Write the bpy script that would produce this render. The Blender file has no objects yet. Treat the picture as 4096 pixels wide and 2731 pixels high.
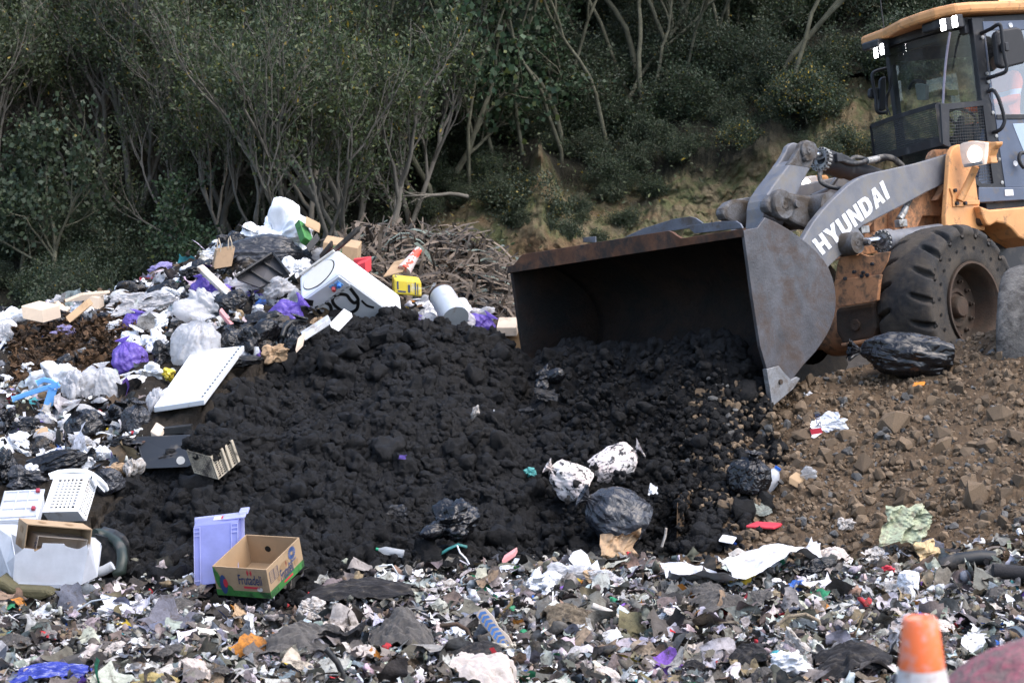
import bpy, bmesh, math, random
import numpy as np
from mathutils import Vector, Matrix
R_ = math.radians
rnd = random.Random(7)
nr = np.random.RandomState(11)
scene = bpy.context.scene
COL = scene.collection

# ---------------------------------------------------------------- camera model
FL = 70/36*4096.0
CXp, CYp = 2048.0, 1365.5
PIT = math.atan((CYp-609.5)/FL)
CAMP = np.array([0, 0, 3.0])
KD = 1.7415                      # 2352-wide picture units to 4096-wide ones
def ray(u, v):                   # a view ray through a point of the 2352 x 1568 picture
    a = (u*KD-CXp)/FL; b = (CYp-v*KD)/FL
    return np.array([a, math.cos(PIT)+b*math.sin(PIT), -math.sin(PIT)+b*math.cos(PIT)])
def at(u, v, Y):
    d = ray(u, v); return CAMP+d*(Y/d[1])
def mpp(Y): return Y*KD/FL       # metres per picture unit at depth Y

# ---------------------------------------------------------------- noise (numpy)
def _hash(ix, iy, iz, s):
    n = (ix.astype(np.int64)*374761393+iy.astype(np.int64)*668265263+iz.astype(np.int64)*1442695041+s*974634777) & 0xffffffff
    n = ((n ^ (n >> 13))*1274126177) & 0xffffffff
    n = ((n ^ (n >> 16))*2246822519) & 0xffffffff
    n = n ^ (n >> 15)
    return (n & 0xffffff)/float(0xffffff)
def vn(p, s=0):
    p = np.asarray(p, float); i = np.floor(p); f = p-i; f = f*f*(3-2*f); i = i.astype(np.int64)
    o = 0
    for dx in (0, 1):
        wx = f[:, 0] if dx else 1-f[:, 0]
        for dy in (0, 1):
            wy = f[:, 1] if dy else 1-f[:, 1]
            for dz in (0, 1):
                wz = f[:, 2] if dz else 1-f[:, 2]
                o = o+wx*wy*wz*_hash(i[:, 0]+dx, i[:, 1]+dy, i[:, 2]+dz, s)
    return o*2-1
def fbm(p, s=0, oct=4, g=.5):
    o = 0; a = 1; t = 0
    for k in range(oct):
        o = o+a*vn(p*(2.03**k)+k*7.3, s+k); t += a; a *= g
    return o/t
def worley(p, s=0):
    p = np.asarray(p, float); i = np.floor(p).astype(np.int64); f1 = np.full(len(p), 9.0); f2 = np.full(len(p), 9.0)
    for dx in (-1, 0, 1):
        for dy in (-1, 0, 1):
            for dz in (-1, 0, 1):
                c = i+np.array([dx, dy, dz])
                q = np.stack([c[:, k]+_hash(c[:, 0], c[:, 1], c[:, 2], s+11*k) for k in range(3)], 1)
                d = np.sqrt(((q-p)**2).sum(1))
                f2 = np.minimum(f2, np.maximum(f1, d)); f1 = np.minimum(f1, d)
    return f1, f2
def tri(x): return np.abs((x % 2)-1)*2-1
def creases(p, s, n=7, f0=.8, g=1.5, a=.6):      # sharp random folds: triangle waves in random directions
    r = np.random.RandomState(s); o = np.zeros(len(p)); amp = 1; f = f0
    w = p+.18*np.stack([vn(p*1.7, s), vn(p*1.7, s+5), vn(p*1.7, s+9)], 1)
    for k in range(n):
        d = r.normal(size=3); d /= np.linalg.norm(d)
        o += amp*tri(w@d*f+r.rand()*2); f *= g; amp *= a
    return o

# ---------------------------------------------------------------- objects
def tag(o, label=None, cat=None, group=None, kind=None):
    if label: o['label'] = label
    if cat: o['category'] = cat
    if group: o['group'] = group
    if kind: o['kind'] = kind
    return o
def np_mesh(name, V, F, mat, smooth=True, cols=None, F3=None):
    V = np.asarray(V, np.float32); me = bpy.data.meshes.new(name)
    me.vertices.add(len(V)); me.vertices.foreach_set('co', V.ravel())
    parts = [np.asarray(f, np.int32) for f in ((F,) if F3 is None else (F, F3)) if len(f)]
    tot = sum(f.size for f in parts); nf = sum(len(f) for f in parts)
    me.loops.add(tot); me.polygons.add(nf)
    me.loops.foreach_set('vertex_index', np.concatenate([f.ravel() for f in parts]))
    cnt = np.concatenate([np.full(len(f), f.shape[1], np.int32) for f in parts])
    me.polygons.foreach_set('loop_start', np.concatenate([[0], np.cumsum(cnt)[:-1]]).astype(np.int32))
    me.polygons.foreach_set('use_smooth', np.full(nf, smooth, bool))
    if cols is not None:
        a = me.color_attributes.new('Col', 'FLOAT_COLOR', 'POINT')
        c = np.ones((len(V), 4), np.float32); c[:, :3] = cols; a.data.foreach_set('color', c.ravel())
    me.update(calc_edges=True); me.validate()
    for m in (mat if isinstance(mat, (list, tuple)) else [mat]): me.materials.append(m)
    return me
def link(name, me, parent=None, mw=None):
    o = bpy.data.objects.new(name, me); COL.objects.link(o)
    if parent is not None: o.parent = parent
    if mw is not None: o.matrix_local = mw
    return o
def empty(name, mw=None):
    o = bpy.data.objects.new(name, None); COL.objects.link(o); o.empty_display_size = .1
    if mw is not None: o.matrix_world = mw
    return o
def grid_faces(nx, ny, wrap=False):      # index = j*nx+i
    i = np.arange(nx if wrap else nx-1); j = np.arange(ny-1)
    I, J = np.meshgrid(i, j); I2 = (I+1) % nx
    return np.stack([J*nx+I, J*nx+I2, (J+1)*nx+I2, (J+1)*nx+I], -1).reshape(-1, 4)
_ico = {}
def ico(sub):
    if sub not in _ico:
        bm = bmesh.new(); bmesh.ops.create_icosphere(bm, subdivisions=sub, radius=1)
        _ico[sub] = (np.array([v.co[:] for v in bm.verts]), np.array([[v.index for v in f.verts] for f in bm.faces])); bm.free()
    V, F = _ico[sub]; return V.copy(), F
class MB:
    """collects shapes, then links them as ONE mesh object"""
    def __init__(s): s.v = []; s.f = []; s.sm = []
    def add(s, V, F, sm=False):
        b = len(s.v); s.v += [tuple(map(float, p)) for p in V]
        for f in F: s.f.append(tuple(int(i)+b for i in f)); s.sm.append(sm)
        return s
    def box(s, c, d, M=None):
        c = np.array(c, float); h = np.array(d, float)/2
        P = [c+h*np.array(q) for q in ((-1,-1,-1),(1,-1,-1),(1,1,-1),(-1,1,-1),(-1,-1,1),(1,-1,1),(1,1,1),(-1,1,1))]
        if M is not None: P = [np.array(M @ Vector(p)) for p in P]
        return s.add(P, ((0,3,2,1),(4,5,6,7),(0,1,5,4),(1,2,6,5),(2,3,7,6),(3,0,4,7)))
    def par(s, o, a, b, c):              # parallelepiped
        o, a, b, c = [np.array(q, float) for q in (o, a, b, c)]
        P = [o, o+a, o+a+b, o+b, o+c, o+a+c, o+a+b+c, o+b+c]
        F = ((0,3,2,1),(4,5,6,7),(0,1,5,4),(1,2,6,5),(2,3,7,6),(3,0,4,7))
        if np.dot(np.cross(a, b), c) < 0: F = [f[::-1] for f in F]
        return s.add(P, F)
    def prism(s, poly, off, sm=False):   # extrude a polygon of 3d points by a vector
        P = [np.array(p, float) for p in poly]; off = np.array(off, float); n = len(P)
        nrm = sum((np.cross(P[i], P[(i+1) % n]) for i in range(n)), np.zeros(3))
        if np.dot(nrm, off) > 0: P = P[::-1]
        V = P+[p+off for p in P]
        F = [tuple(range(n)), tuple(range(2*n-1, n-1, -1))]+[((i+1) % n, i, i+n, (i+1) % n+n) for i in range(n)]
        return s.add(V, F, sm)
    def tube(s, pts, r, n=10, caps=True, sm=True):
        pts = [np.array(p, float) for p in pts]; m = len(pts); r = [r]*m if np.isscalar(r) else r
        V = []; up = None
        for i in range(m):
            t = pts[min(i+1, m-1)]-pts[max(i-1, 0)]; t = t/(np.linalg.norm(t)+1e-9)
            if up is None: up = np.array([0, 0, 1.]) if abs(t[2]) < .9 else np.array([1., 0, 0])
            a = np.cross(t, up); a /= np.linalg.norm(a)+1e-9; b = np.cross(a, t); up = b
            for k in range(n):
                w = 2*math.pi*k/n; V.append(pts[i]+r[i]*(math.cos(w)*a+math.sin(w)*b))
        F = [(i*n+k, i*n+(k+1) % n, (i+1)*n+(k+1) % n, (i+1)*n+k) for i in range(m-1) for k in range(n)]
        s.add(V, F, sm)
        if caps: s.add([V[k] for k in range(n)], [tuple(range(n-1, -1, -1))]); s.add(V[-n:], [tuple(range(n))])
        return s
    def lathe(s, prof, o, ax, n=32, sm=True, ref=None):   # prof: (distance along axis, radius)
        o = np.array(o, float); ax = np.array(ax, float); ax /= np.linalg.norm(ax)
        e = np.array([0, 0, 1.]) if abs(ax[2]) < .9 else np.array([1., 0, 0])
        a = np.cross(ax, e); a /= np.linalg.norm(a); b = np.cross(ax, a)
        cut = [0]
        for i in range(1, len(prof)-1):          # sharp corners of the profile keep a hard edge
            u = np.subtract(prof[i], prof[i-1]); w = np.subtract(prof[i+1], prof[i]); c = np.dot(u, w)/((np.linalg.norm(u)*np.linalg.norm(w))+1e-12)
            if c < .75: cut.append(i)
        cut.append(len(prof)-1)
        for i0, i1 in zip(cut[:-1], cut[1:]):
            q = prof[i0:i1+1]; V = [o+ax*h+rr*(math.cos(2*math.pi*k/n)*a+math.sin(2*math.pi*k/n)*b) for h, rr in q for k in range(n)]
            s.add(V, [(i*n+k, i*n+(k+1) % n, (i+1)*n+(k+1) % n, (i+1)*n+k) for i in range(len(q)-1) for k in range(n)], sm)
        return s
    def build(s, name, mat, parent=None, bevel=0, solid=0, sub=0):
        me = bpy.data.meshes.new(name); me.from_pydata(s.v, [], s.f)
        me.polygons.foreach_set('use_smooth', s.sm); me.materials.append(mat); me.update()
        o = link(name, me, parent)
        if solid: m = o.modifiers.new('solid', 'SOLIDIFY'); m.thickness = solid; m.offset = 0
        if bevel: m = o.modifiers.new('bevel', 'BEVEL'); m.width = bevel; m.segments = 2; m.limit_method = 'ANGLE'; m.angle_limit = R_(35)
        if sub: m = o.modifiers.new('sub', 'SUBSURF'); m.levels = sub; m.render_levels = sub
        return o

# ---------------------------------------------------------------- materials
class NT:
    def __init__(s, name):
        s.m = bpy.data.materials.new(name); s.m.use_nodes = True; s.t = s.m.node_tree
        s.b = s.t.nodes['Principled BSDF']; s.out = s.t.nodes['Material Output']
        s.tc = s.t.nodes.new('ShaderNodeTexCoord')
    def n(s, t, **k):
        o = s.t.nodes.new('ShaderNode'+t)
        for a, b in k.items(): setattr(o, a, b)
        return o
    def l(s, a, b): s.t.links.new(a, b)
    def noise(s, scale, det=4, rough=.55, co='Object', dist=0):
        o = s.n('TexNoise'); o.inputs['Scale'].default_value = scale; o.inputs['Detail'].default_value = det
        o.inputs['Roughness'].default_value = rough; o.inputs['Distortion'].default_value = dist
        s.l(s.tc.outputs[co], o.inputs['Vector']); return o.outputs['Fac']
    def ramp(s, fac, stops, interp='LINEAR'):
        o = s.n('ValToRGB'); r = o.color_ramp; r.interpolation = interp
        while len(r.elements) < len(stops): r.elements.new(.5)
        for e, (p, c) in zip(r.elements, stops): e.position = p; e.color = (*c, 1) if not np.isscalar(c) else (c, c, c, 1)
        s.l(fac, o.inputs['Fac']); return o.outputs['Color']
    def mix(s, fac, a, b, mode='MIX'):
        o = s.n('Mix', data_type='RGBA', blend_type=mode)
        for i, x in ((0, fac), (6, a), (7, b)):
            if isinstance(x, bpy.types.NodeSocket): s.l(x, o.inputs[i])
            elif i == 0: o.inputs[i].default_value = x
            else: o.inputs[i].default_value = (*x, 1)
        return o.outputs[2]
    def bump(s, h, dist, strength=1, prev=None):
        o = s.n('Bump'); o.inputs['Distance'].default_value = dist; o.inputs['Strength'].default_value = strength
        s.l(h, o.inputs['Height'])
        if prev is not None: s.l(prev, o.inputs['Normal'])
        return o.outputs['Normal']
    def set(s, **k):
        for a, b in k.items():
            i = s.b.inputs[{'col': 'Base Color', 'rough': 'Roughness', 'metal': 'Metallic', 'nrm': 'Normal', 'spec': 'Specular IOR Level', 'trans': 'Transmission Weight', 'coat': 'Coat Weight', 'alpha': 'Alpha', 'em': 'Emission Color', 'ems': 'Emission Strength', 'sub': 'Subsurface Weight'}[a]]
            if isinstance(b, bpy.types.NodeSocket): s.l(b, i)
            elif isinstance(b, (tuple, list)): i.default_value = (*b, 1)
            else: i.default_value = b
        return s.m
_mats = {}
def mat(name, c, rough=.6, metal=0, var=.25, sc=9, bump=0, bsc=70, dirt=None, damt=.5, dsc=6, spec=.4, coat=0, sub=0):
    """painted / worn surface: colour breaks up with noise, an optional second coat of dirt, fine bump"""
    if name in _mats: return _mats[name]
    t = NT(name); c = np.array(c, float)
    col = t.ramp(t.noise(sc, 6, .65), ((.3, tuple(np.clip(c*(1-var), 0, 1))), (.7, tuple(np.clip(c*(1+var*.6), 0, 1)))))
    rg = rough
    if dirt is not None:
        k = t.ramp(t.noise(dsc, 8, .7, dist=.4), ((.62-damt*.35, 0.), (.72-damt*.2, 1.)))
        col = t.mix(k, col, dirt)
        rg = t.ramp(k, ((0, rough), (1, min(1, max(rough, .85)))))
    kw = {}
    if bump: kw['nrm'] = t.bump(t.noise(bsc, 6, .65), bump)
    _mats[name] = t.set(col=col, rough=rg, metal=metal, spec=spec, coat=coat, **kw); return _mats[name]
def film(name, c, alpha=.55, rough=.3, dirt=None, tl=.5, nb=.012):
    """thin plastic film: part see-through, part translucent, glossy"""
    if name in _mats: return _mats[name]
    t = NT(name); col = t.ramp(t.noise(7, 5, .7), ((.3, tuple(np.array(c)*.8)), (.7, c)))
    if dirt is not None: col = t.mix(t.ramp(t.noise(5, 7, .7), ((.52, 0.), (.68, 1.))), col, dirt)
    t.set(col=col, rough=rough, spec=.55, **({'nrm': t.bump(t.noise(9, 3, .5, dist=1.2), nb)} if nb else {}))
    tr = t.n('BsdfTranslucent'); t.l(col, tr.inputs['Color'])
    m1 = t.n('MixShader'); m1.inputs[0].default_value = tl; t.l(t.b.outputs[0], m1.inputs[1]); t.l(tr.outputs[0], m1.inputs[2])
    tp = t.n('BsdfTransparent'); tp.inputs['Color'].default_value = (*[min(1, .55+.45*x) for x in c], 1)
    m2 = t.n('MixShader'); m2.inputs[0].default_value = alpha; t.l(tp.outputs[0], m2.inputs[1]); t.l(m1.outputs[0], m2.inputs[2])
    t.l(m2.outputs[0], t.out.inputs['Surface']); _mats[name] = t.m; return t.m
def bagmat(name, c, rough=.28, dirt=None, damt=.3):
    if name in _mats: return _mats[name]
    t = NT(name); c = np.array(c, float); col = t.ramp(t.noise(5, 5), ((.3, tuple(c*.7)), (.7, tuple(c*1.3))))
    rg = t.ramp(t.noise(9, 4), ((.3, rough*.8), (.75, rough*1.5)))
    if dirt is not None:
        k = t.ramp(t.noise(4, 8, .72, dist=.5), ((.66-damt*.4, 0.), (.74-damt*.25, 1.))); col = t.mix(k, col, dirt); rg = t.ramp(k, ((0, rough), (1, .9)))
    b2 = t.bump(t.noise(5, 2, .5, dist=1.5), .03, .7)
    _mats[name] = t.set(col=col, rough=rg, spec=.45, nrm=b2); return _mats[name]
def emit(name, c, s):
    if name in _mats: return _mats[name]
    t = NT(name); _mats[name] = t.set(col=c, em=c, ems=s, rough=.3); return _mats[name]
def glass(name, c, g=.12, rough=.03):
    t = NT(name); tp = t.n('BsdfTransparent'); tp.inputs['Color'].default_value = (*c, 1)
    gl = t.n('BsdfGlossy'); gl.inputs['Roughness'].default_value = rough
    df = t.n('BsdfDiffuse'); df.inputs['Color'].default_value = (.35, .37, .36, 1)
    lw = t.n('LayerWeight'); lw.inputs['Blend'].default_value = .25
    mr = t.n('MapRange'); mr.inputs[3].default_value = g; mr.inputs[4].default_value = .7; t.l(lw.outputs['Fresnel'], mr.inputs[0])
    mx = t.n('MixShader'); t.l(mr.outputs[0], mx.inputs[0]); t.l(tp.outputs[0], mx.inputs[1]); t.l(gl.outputs[0], mx.inputs[2])
    k = t.ramp(t.noise(3.5, 6, .7), ((.45, .02), (.8, .16)))      # dust film on the pane
    m2 = t.n('MixShader'); t.l(k, m2.inputs[0]); t.l(mx.outputs[0], m2.inputs[1]); t.l(df.outputs[0], m2.inputs[2])
    t.l(m2.outputs[0], t.out.inputs['Surface']); return t.m
def colmat(name, rough=.75, var=.5, sc=30, spec=.3, trans=0, bump=.004, dirt=(.06, .05, .042), dlo=.5):
    """colour comes per piece from the mesh, with dirt over it"""
    t = NT(name); a = t.n('VertexColor', layer_name='Col')
    col = t.mix(t.ramp(t.noise(sc, 5, .7), ((.3, 1-var), (.7, 1.))), (0, 0, 0), a.outputs['Color'])
    col = t.mix(t.ramp(t.noise(sc*.6, 7, .75), ((dlo, 0.), (dlo+.14, .9))), col, dirt) if dirt else col
    t.set(col=col, rough=rough, spec=spec, nrm=t.bump(t.noise(sc*3, 4), bump))
    if trans:
        tr = t.n('BsdfTranslucent'); t.l(col, tr.inputs['Color']); mx = t.n('MixShader'); mx.inputs[0].default_value = trans
        t.l(t.b.outputs[0], mx.inputs[1]); t.l(tr.outputs[0], mx.inputs[2]); t.l(mx.outputs[0], t.out.inputs['Surface'])
    return t.m
# ================================================================ the setting
def ip(x, xs, ys): return np.interp(x, xs, ys)
def sstep(a, b, x): t = np.clip((x-a)/(b-a), 0, 1); return t*t*(3-2*t)
def ucol(x, Y): return 1176+4573*np.asarray(x)/np.asarray(Y)
def zat(v, Y): return CAMP[2]+(np.tan(np.arctan((784-np.asarray(v))/4573)-PIT))*np.asarray(Y)
def ytoe(v): return (CAMP[2]-0.02)/np.tan(PIT-np.arctan((784-np.asarray(v))/4573))
# --- flat tip floor, with a rise towards the camera
def h_ground(x, Y): return 1.38*sstep(9.2, 5.0, Y)*np.ones_like(x*1.0)
# --- black soil pile: crest line and toe line per picture column
PU = [150, 180, 220, 260, 320, 430, 500, 560, 640, 690, 770, 850, 885, 910, 940, 1040, 1140, 1180, 1215, 1250, 1330, 1400, 1500, 1640, 1700, 1750, 1790, 1830]
PC = [1335, 1255, 1175, 1120, 1085, 985, 905, 862, 840, 785, 742, 735, 702, 700, 715, 742, 782, 826, 850, 815, 785, 800, 796, 790, 800, 880, 990, 1100]
PY = [13.7, 14.1, 14.5, 14.9, 15.3, 16.0, 16.5, 17.0, 17.5, 17.8, 18.2, 18.5, 18.6, 18.6, 18.6, 18.6, 18.6, 18.5, 18.5, 18.6, 18.5, 18.3, 17.9, 17.4, 17.2, 16.9, 16.3, 15.8]
TU = [150, 300, 450, 700, 870, 1000, 1150, 1300, 1500, 1650, 1830]
TV = [1350, 1352, 1345, 1352, 1310, 1300, 1295, 1265, 1250, 1215, 1180]
def pile_prof(u, s):             # s: 0 toe, 1 crest, >1 behind
    Yc = ip(u, PU, PY); zc = zat(ip(u, PU, PC), Yc); Yt = ytoe(ip(u, TU, TV)); Yt = np.minimum(Yt, Yc-.4)
    Y = Yt+(Yc-Yt)*s
    z = np.where(s < 1, zc*np.clip(s, 0, 1)**.92+np.minimum(s, 0)*.8, zc-(Y-Yc)*.75)
    return Y, z
def h_pile(x, Y):
    u = ucol(x, Y); Yc = ip(u, PU, PY); zc = zat(ip(u, PU, PC), Yc); Yt = np.minimum(ytoe(ip(u, TU, TV)), Yc-.4)
    s = (Y-Yt)/(Yc-Yt)
    z = np.where(s < 1, zc*np.clip(s, 0, 1)**.92+np.minimum(s, 0)*.8, zc-(Y-Yc)*.75)
    return np.where((u < 150) | (u > 1830), -1, z)
# --- brown stony bank on the right
BU = [1560, 1590, 1640, 1705, 1780, 1850, 1950, 2080, 2200, 2300, 2360, 2460, 3000]
BC = [1270, 1185, 1030, 925, 932, 880, 850, 822, 786, 752, 738, 715, 690]
BY = [14.9, 15.5, 16.3, 17.0, 17.3, 17.5, 17.7, 17.8, 17.9, 17.8, 17.7, 17.6, 17.6]
BT = [1285, 1280, 1272, 1268, 1275, 1290, 1300, 1315, 1325, 1335, 1340, 1345, 1345]
def bank_prof(u, s):
    Yc = ip(u, BU, BY); zc = zat(ip(u, BU, BC), Yc); Yt = ytoe(ip(u, BU, BT))
    Y = Yt+(Yc-Yt)*s
    z = np.where(s < 1, zc*np.clip(s, 0, 1)**.95+np.minimum(s, 0)*.8, np.maximum(zc-(Y-Yc)*.55, .35))
    return Y, z
def h_bank(x, Y):
    u = ucol(x, Y); Yc = ip(u, BU, BY); zc = zat(ip(u, BU, BC), Yc); Yt = ytoe(ip(u, BU, BT)); s = (Y-Yt)/(Yc-Yt)
    z = np.where(s < 1, zc*np.clip(s, 0, 1)**.95+np.minimum(s, 0)*.8, np.maximum(zc-(Y-Yc)*.55, .35))
    return np.where(u < 1560, -1, z)
# --- rubbish mound on the left
RU = [-400, -100, 0, 60, 150, 240, 300, 400, 480, 560, 640, 700, 760, 850, 950, 1050, 1150, 1250, 1400]
RC = [760, 748, 742, 735, 712, 698, 672, 630, 598, 580, 572, 572, 590, 612, 655, 700, 745, 800, 900]
RT = ytoe(np.array(1372.))
def mound_prof(u, s):
    Yc = ip(u, [-400, 200, 640, 1400], [20, 20.3, 21, 20.6]); zc = zat(ip(u, RU, RC), Yc)
    Y = RT+(Yc-RT)*s; return Y, h_mound((u-1176)/4573*Y, Y)
def h_mound(x, Y):
    u = ucol(x, Y); Yc = ip(u, [-400, 200, 640, 1400], [20, 20.3, 21, 20.6]); zc = zat(ip(u, RU, RC), Yc); s = (Y-RT)/(Yc-RT)
    z = np.where(s < 1, zc*np.clip(s, 0, 1)**.95+np.minimum(s, 0)*.8, zc-(Y-Yc)*.6)
    Yp = ip(u, PU, PY); Yq = np.minimum(ytoe(ip(u, TU, TV)), Yp-.4)      # never over the front of the soil heap
    zp = h_pile(x, Y); z = np.where((u > 150) & (Y < Yp+.15), np.minimum(z, np.where(Y < Yq, -.2, zp-.4*sstep(150, 260, u)*sstep(Yp+.15, Yp-.3, Y))), z)
    return np.where(u > 1400, -1, z)
# --- hillside
HU = [-600, 700, 900, 1000, 1100, 1180, 1240, 1300, 1400, 1550, 1650, 1850, 1950, 2100, 2800]
HL = [1.0, 1.0, 1.3, 1.9, 2.4, 2.6, 3.05, 2.5, 2.3, 2.75, 2.8, 3.3, 4.1, 4.4, 4.6]
HS = [1.0, 1.0, 1.3, 1.9, 2.3, 2.4, 2.5, 2.5, 2.5, 2.7, 2.85, 3.4, 3.9, 4.3, 4.6]
HY = [31.5, 31.5, 32.5, 33.0, 33.3, 33.4, 33.2, 33.6, 33.8, 33.6, 33.6, 33.8, 34.2, 34.4, 34.4]
def hill_key(u):
    return ip(u, HU, HL), ip(u, HU, HY), ip(u, [-600, 800, 1050, 2800], [27.5, 27.5, 29.6, 30.2]), ip(u, [-600, 900, 1200, 2800], [.36, .36, .5, .5])
def h_hill(x, Y):
    zl, Yl, Yt, sl = hill_key(ucol(x, np.asarray(Y)*0+33.0)*1.0)
    zs = ip(ucol(x, np.asarray(Y)*0+33.0), HU, HS); zm = zl+(zs-zl)*sstep(0, 1.2, Y-Yl)
    return np.where(Y < Yl, .1+(zl-.1)*np.clip((Y-Yt)/(Yl-Yt), 0, 1)**1.15, zm+(Y-Yl)*sl)
def height(x, Y):
    x = np.asarray(x, float); Y = np.asarray(Y, float)
    return np.maximum.reduce([h_ground(x, Y), h_pile(x, Y), h_bank(x, Y), h_mound(x, Y), h_hill(x, Y)])
def height_low(x, Y): return np.maximum.reduce([h_ground(x, Y), h_pile(x, Y), h_bank(x, Y), h_mound(x, Y)])
def hit(u, v, f=height, Y0=9.0, Y1=46.0):      # where a view ray meets the terrain
    d = ray(u, v); Y = np.arange(Y0, Y1, .02); P = CAMP[None]+d[None]*(Y/d[1])[:, None]
    k = np.nonzero(P[:, 2] < f(P[:, 0], Y))[0]
    return P[k[0]] if len(k) else P[-1]

def lumpy(P, N, amp, seed, sizes=(.16, .075, .036), bias=.45):
    d = 0; vary = np.clip(.75+.9*fbm(P*2.3, seed+90, 3), .15, 1.6)
    for i, c in enumerate(sizes):
        f1, f2 = worley(P/c+.55*np.stack([fbm(P/c*.7, seed+40+i, 3), fbm(P/c*.7, seed+50+i, 3), fbm(P/c*.7, seed+45+i, 3)], 1), seed+i)
        b = np.sqrt(np.clip(1-(f1/.95)**2, 0, 1)); d = d+c*amp*(b-bias)*(vary if i == 0 else 1.6-.6*vary)
    d = d+.012*fbm(P*45, seed+95, 2)*min(1, amp*1.4)
    return P+N*d[:, None]
def lowdisp(P, low, seed): return low*fbm(P*1.1, seed+60, 4)+low*.6*(np.abs(fbm(P*3.1, seed+70, 3))-.3)
def prof_mesh(name, prof, u0, u1, nu, s0, s1, ns, m, seed, kind, amp=1, low=.05, sizes=(.16, .075, .036), label=None, cat=None, bias=.45):
    u = np.linspace(u0, u1, nu); s = np.linspace(s0, s1, ns); U, S = np.meshgrid(u, s)
    U = U.ravel(); S = S.ravel(); Y, z = prof(U, S); X = (U-1176)/4573*Y
    P = np.stack([X, Y, z], 1)
    P[:, 2] += lowdisp(P, low, seed)
    N = np.tile(np.array([[0, -.55, .83]]), (len(P), 1)); N += .35*np.stack([fbm(P*6, seed+80, 2), fbm(P*6, seed+81, 2), fbm(P*6, seed+82, 2)], 1)
    N /= np.linalg.norm(N, axis=1)[:, None]
    P = lumpy(P, N, amp, seed, sizes, bias)
    o = link(name, np_mesh(name, P, grid_faces(nu, ns), m, smooth=True)); tag(o, label, cat, None, kind); return o

# soil: nearly black, damp
t = NT('black_soil'); g = t.noise(60, 6, .7)
soil_col = t.ramp(t.noise(5, 8, .72), ((.3, (.0036, .0036, .004)), (.6, (.0082, .0082, .009)), (.78, (.020, .0187, .0185))))
soil_col = t.mix(t.ramp(t.noise(1.1, 7, .7), ((.52, 0.), (.7, .4))), soil_col, (.022, .019, .016))
M_soil = t.set(col=soil_col, rough=t.ramp(t.noise(14, 4), ((.3, .5), (.7, .85))), spec=.25, nrm=t.bump(t.noise(150, 6, .75), .010, 1, t.bump(t.noise(48, 6, .7), .022)))
t = NT('brown_earth'); 
earth_col = t.ramp(t.noise(3.2, 9, .74), ((.28, (.05, .033, .02)), (.55, (.105, .071, .043)), (.78, (.165, .117, .075))))
M_earth = t.set(col=earth_col, rough=.92, spec=.2, nrm=t.bump(t.noise(140, 5, .7), .006, 1, t.bump(t.noise(45, 6, .7), .014)))
t = NT('stone'); a = t.n('VertexColor', layer_name='Col')
st = t.mix(t.ramp(t.noise(22, 7, .7), ((.35, .45), (.7, 1.))), (.03, .022, .015), a.outputs['Color'])
M_stone = t.set(col=st, rough=.85, spec=.3, nrm=t.bump(t.noise(70, 6, .7), .008))
t = NT('tip_floor'); M_floor = t.set(col=t.ramp(t.noise(9, 9, .75), ((.3, (.02, .017, .014)), (.55, (.06, .051, .043)), (.75, (.12, .108, .095)))), rough=.9, spec=.2, nrm=t.bump(t.noise(40, 7, .75), .03))
t = NT('mound_base'); M_mbase = t.set(col=t.ramp(t.noise(6, 9, .75), ((.3, (.010, .009, .008)), (.55, (.03, .024, .018)), (.75, (.07, .056, .042)))), rough=.9, spec=.2, nrm=t.bump(t.noise(40, 7, .75), .03))

# floor sheet out to the horizon, fine where it is seen
gx = np.concatenate([np.linspace(-400, -9, 14), np.linspace(-8, 8, 300), np.linspace(9, 400, 14)])
gy = np.concatenate([np.linspace(-60, 3.5, 10), np.linspace(4, 16, 260), np.linspace(17, 400, 24)])
X, Y = np.meshgrid(gx, gy); P = np.stack([X.ravel(), Y.ravel(), h_ground(X.ravel(), Y.ravel())], 1)
w = sstep(3, 5, P[:, 1])*sstep(18, 15, P[:, 1])
P[:, 2] += w*(.07*fbm(P*1.5, 3, 4)+.05*fbm(P*6, 4, 3))-.03
tag(link('ground', np_mesh('ground', P, grid_faces(len(gx), len(gy)), M_floor)), kind='structure')

prof_mesh('soil_heap', pile_prof, 152, 1826, 1150, -.22, 1.45, 520, M_soil, 20, 'structure', amp=.6, low=.19, sizes=(.14, .06, .028), bias=.75)
prof_mesh('earth_bank', bank_prof, 1560, 2960, 860, -.25, 1.9, 340, M_earth, 30, 'structure', amp=.4, low=.06, sizes=(.2, .08, .035), bias=.9)
prof_mesh('rubbish_ground', mound_prof, -380, 1300, 420, -.15, 1.5, 320, M_mbase, 40, 'structure', amp=.5, low=.12, sizes=(.3, .12, .06))

# hillside with a bare rock cut on the right
hx = np.linspace(-17, 18, 760); hs = np.concatenate([np.linspace(0, 1, 230), np.linspace(1.02, 4.5, 110)])
X, S = np.meshgrid(hx, hs); X = X.ravel(); S = S.ravel(); u = ucol(X, 33.0); zl, Yl, Yt, sl = hill_key(u)
Y = np.where(S < 1, Yt+(Yl-Yt)*S, Yl+(S-1)*5.5); z = np.where(S < 1, .1+(zl-.1)*np.clip(S, 0, 1)**1.15, zl+(ip(u, HU, HS)-zl)*sstep(0, 1.2, Y-Yl)+(Y-Yl)*sl)
P = np.stack([X, Y, z], 1); rk = sstep(930, 1080, u)*(S < 1.1)
q = P*np.array([1., .6, .9]); rock = creases(q*1.1, 5, 7, .7, 1.8, .62)
fb = fbm(P*.8, 61, 5)
P[:, 1] -= rk*(.18*rock+.4*fb+.1*fbm(P*5, 63, 4)); P[:, 2] += rk*.12*creases(q*1.7+4, 8, 5, 1, 1.9, .6)+.22*fb
X2 = np.sin(X*1.9+fbm(P*.7, 66, 3)*2); P[:, 1] -= rk*.22*X2*np.clip(S, 0, 1)
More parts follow.
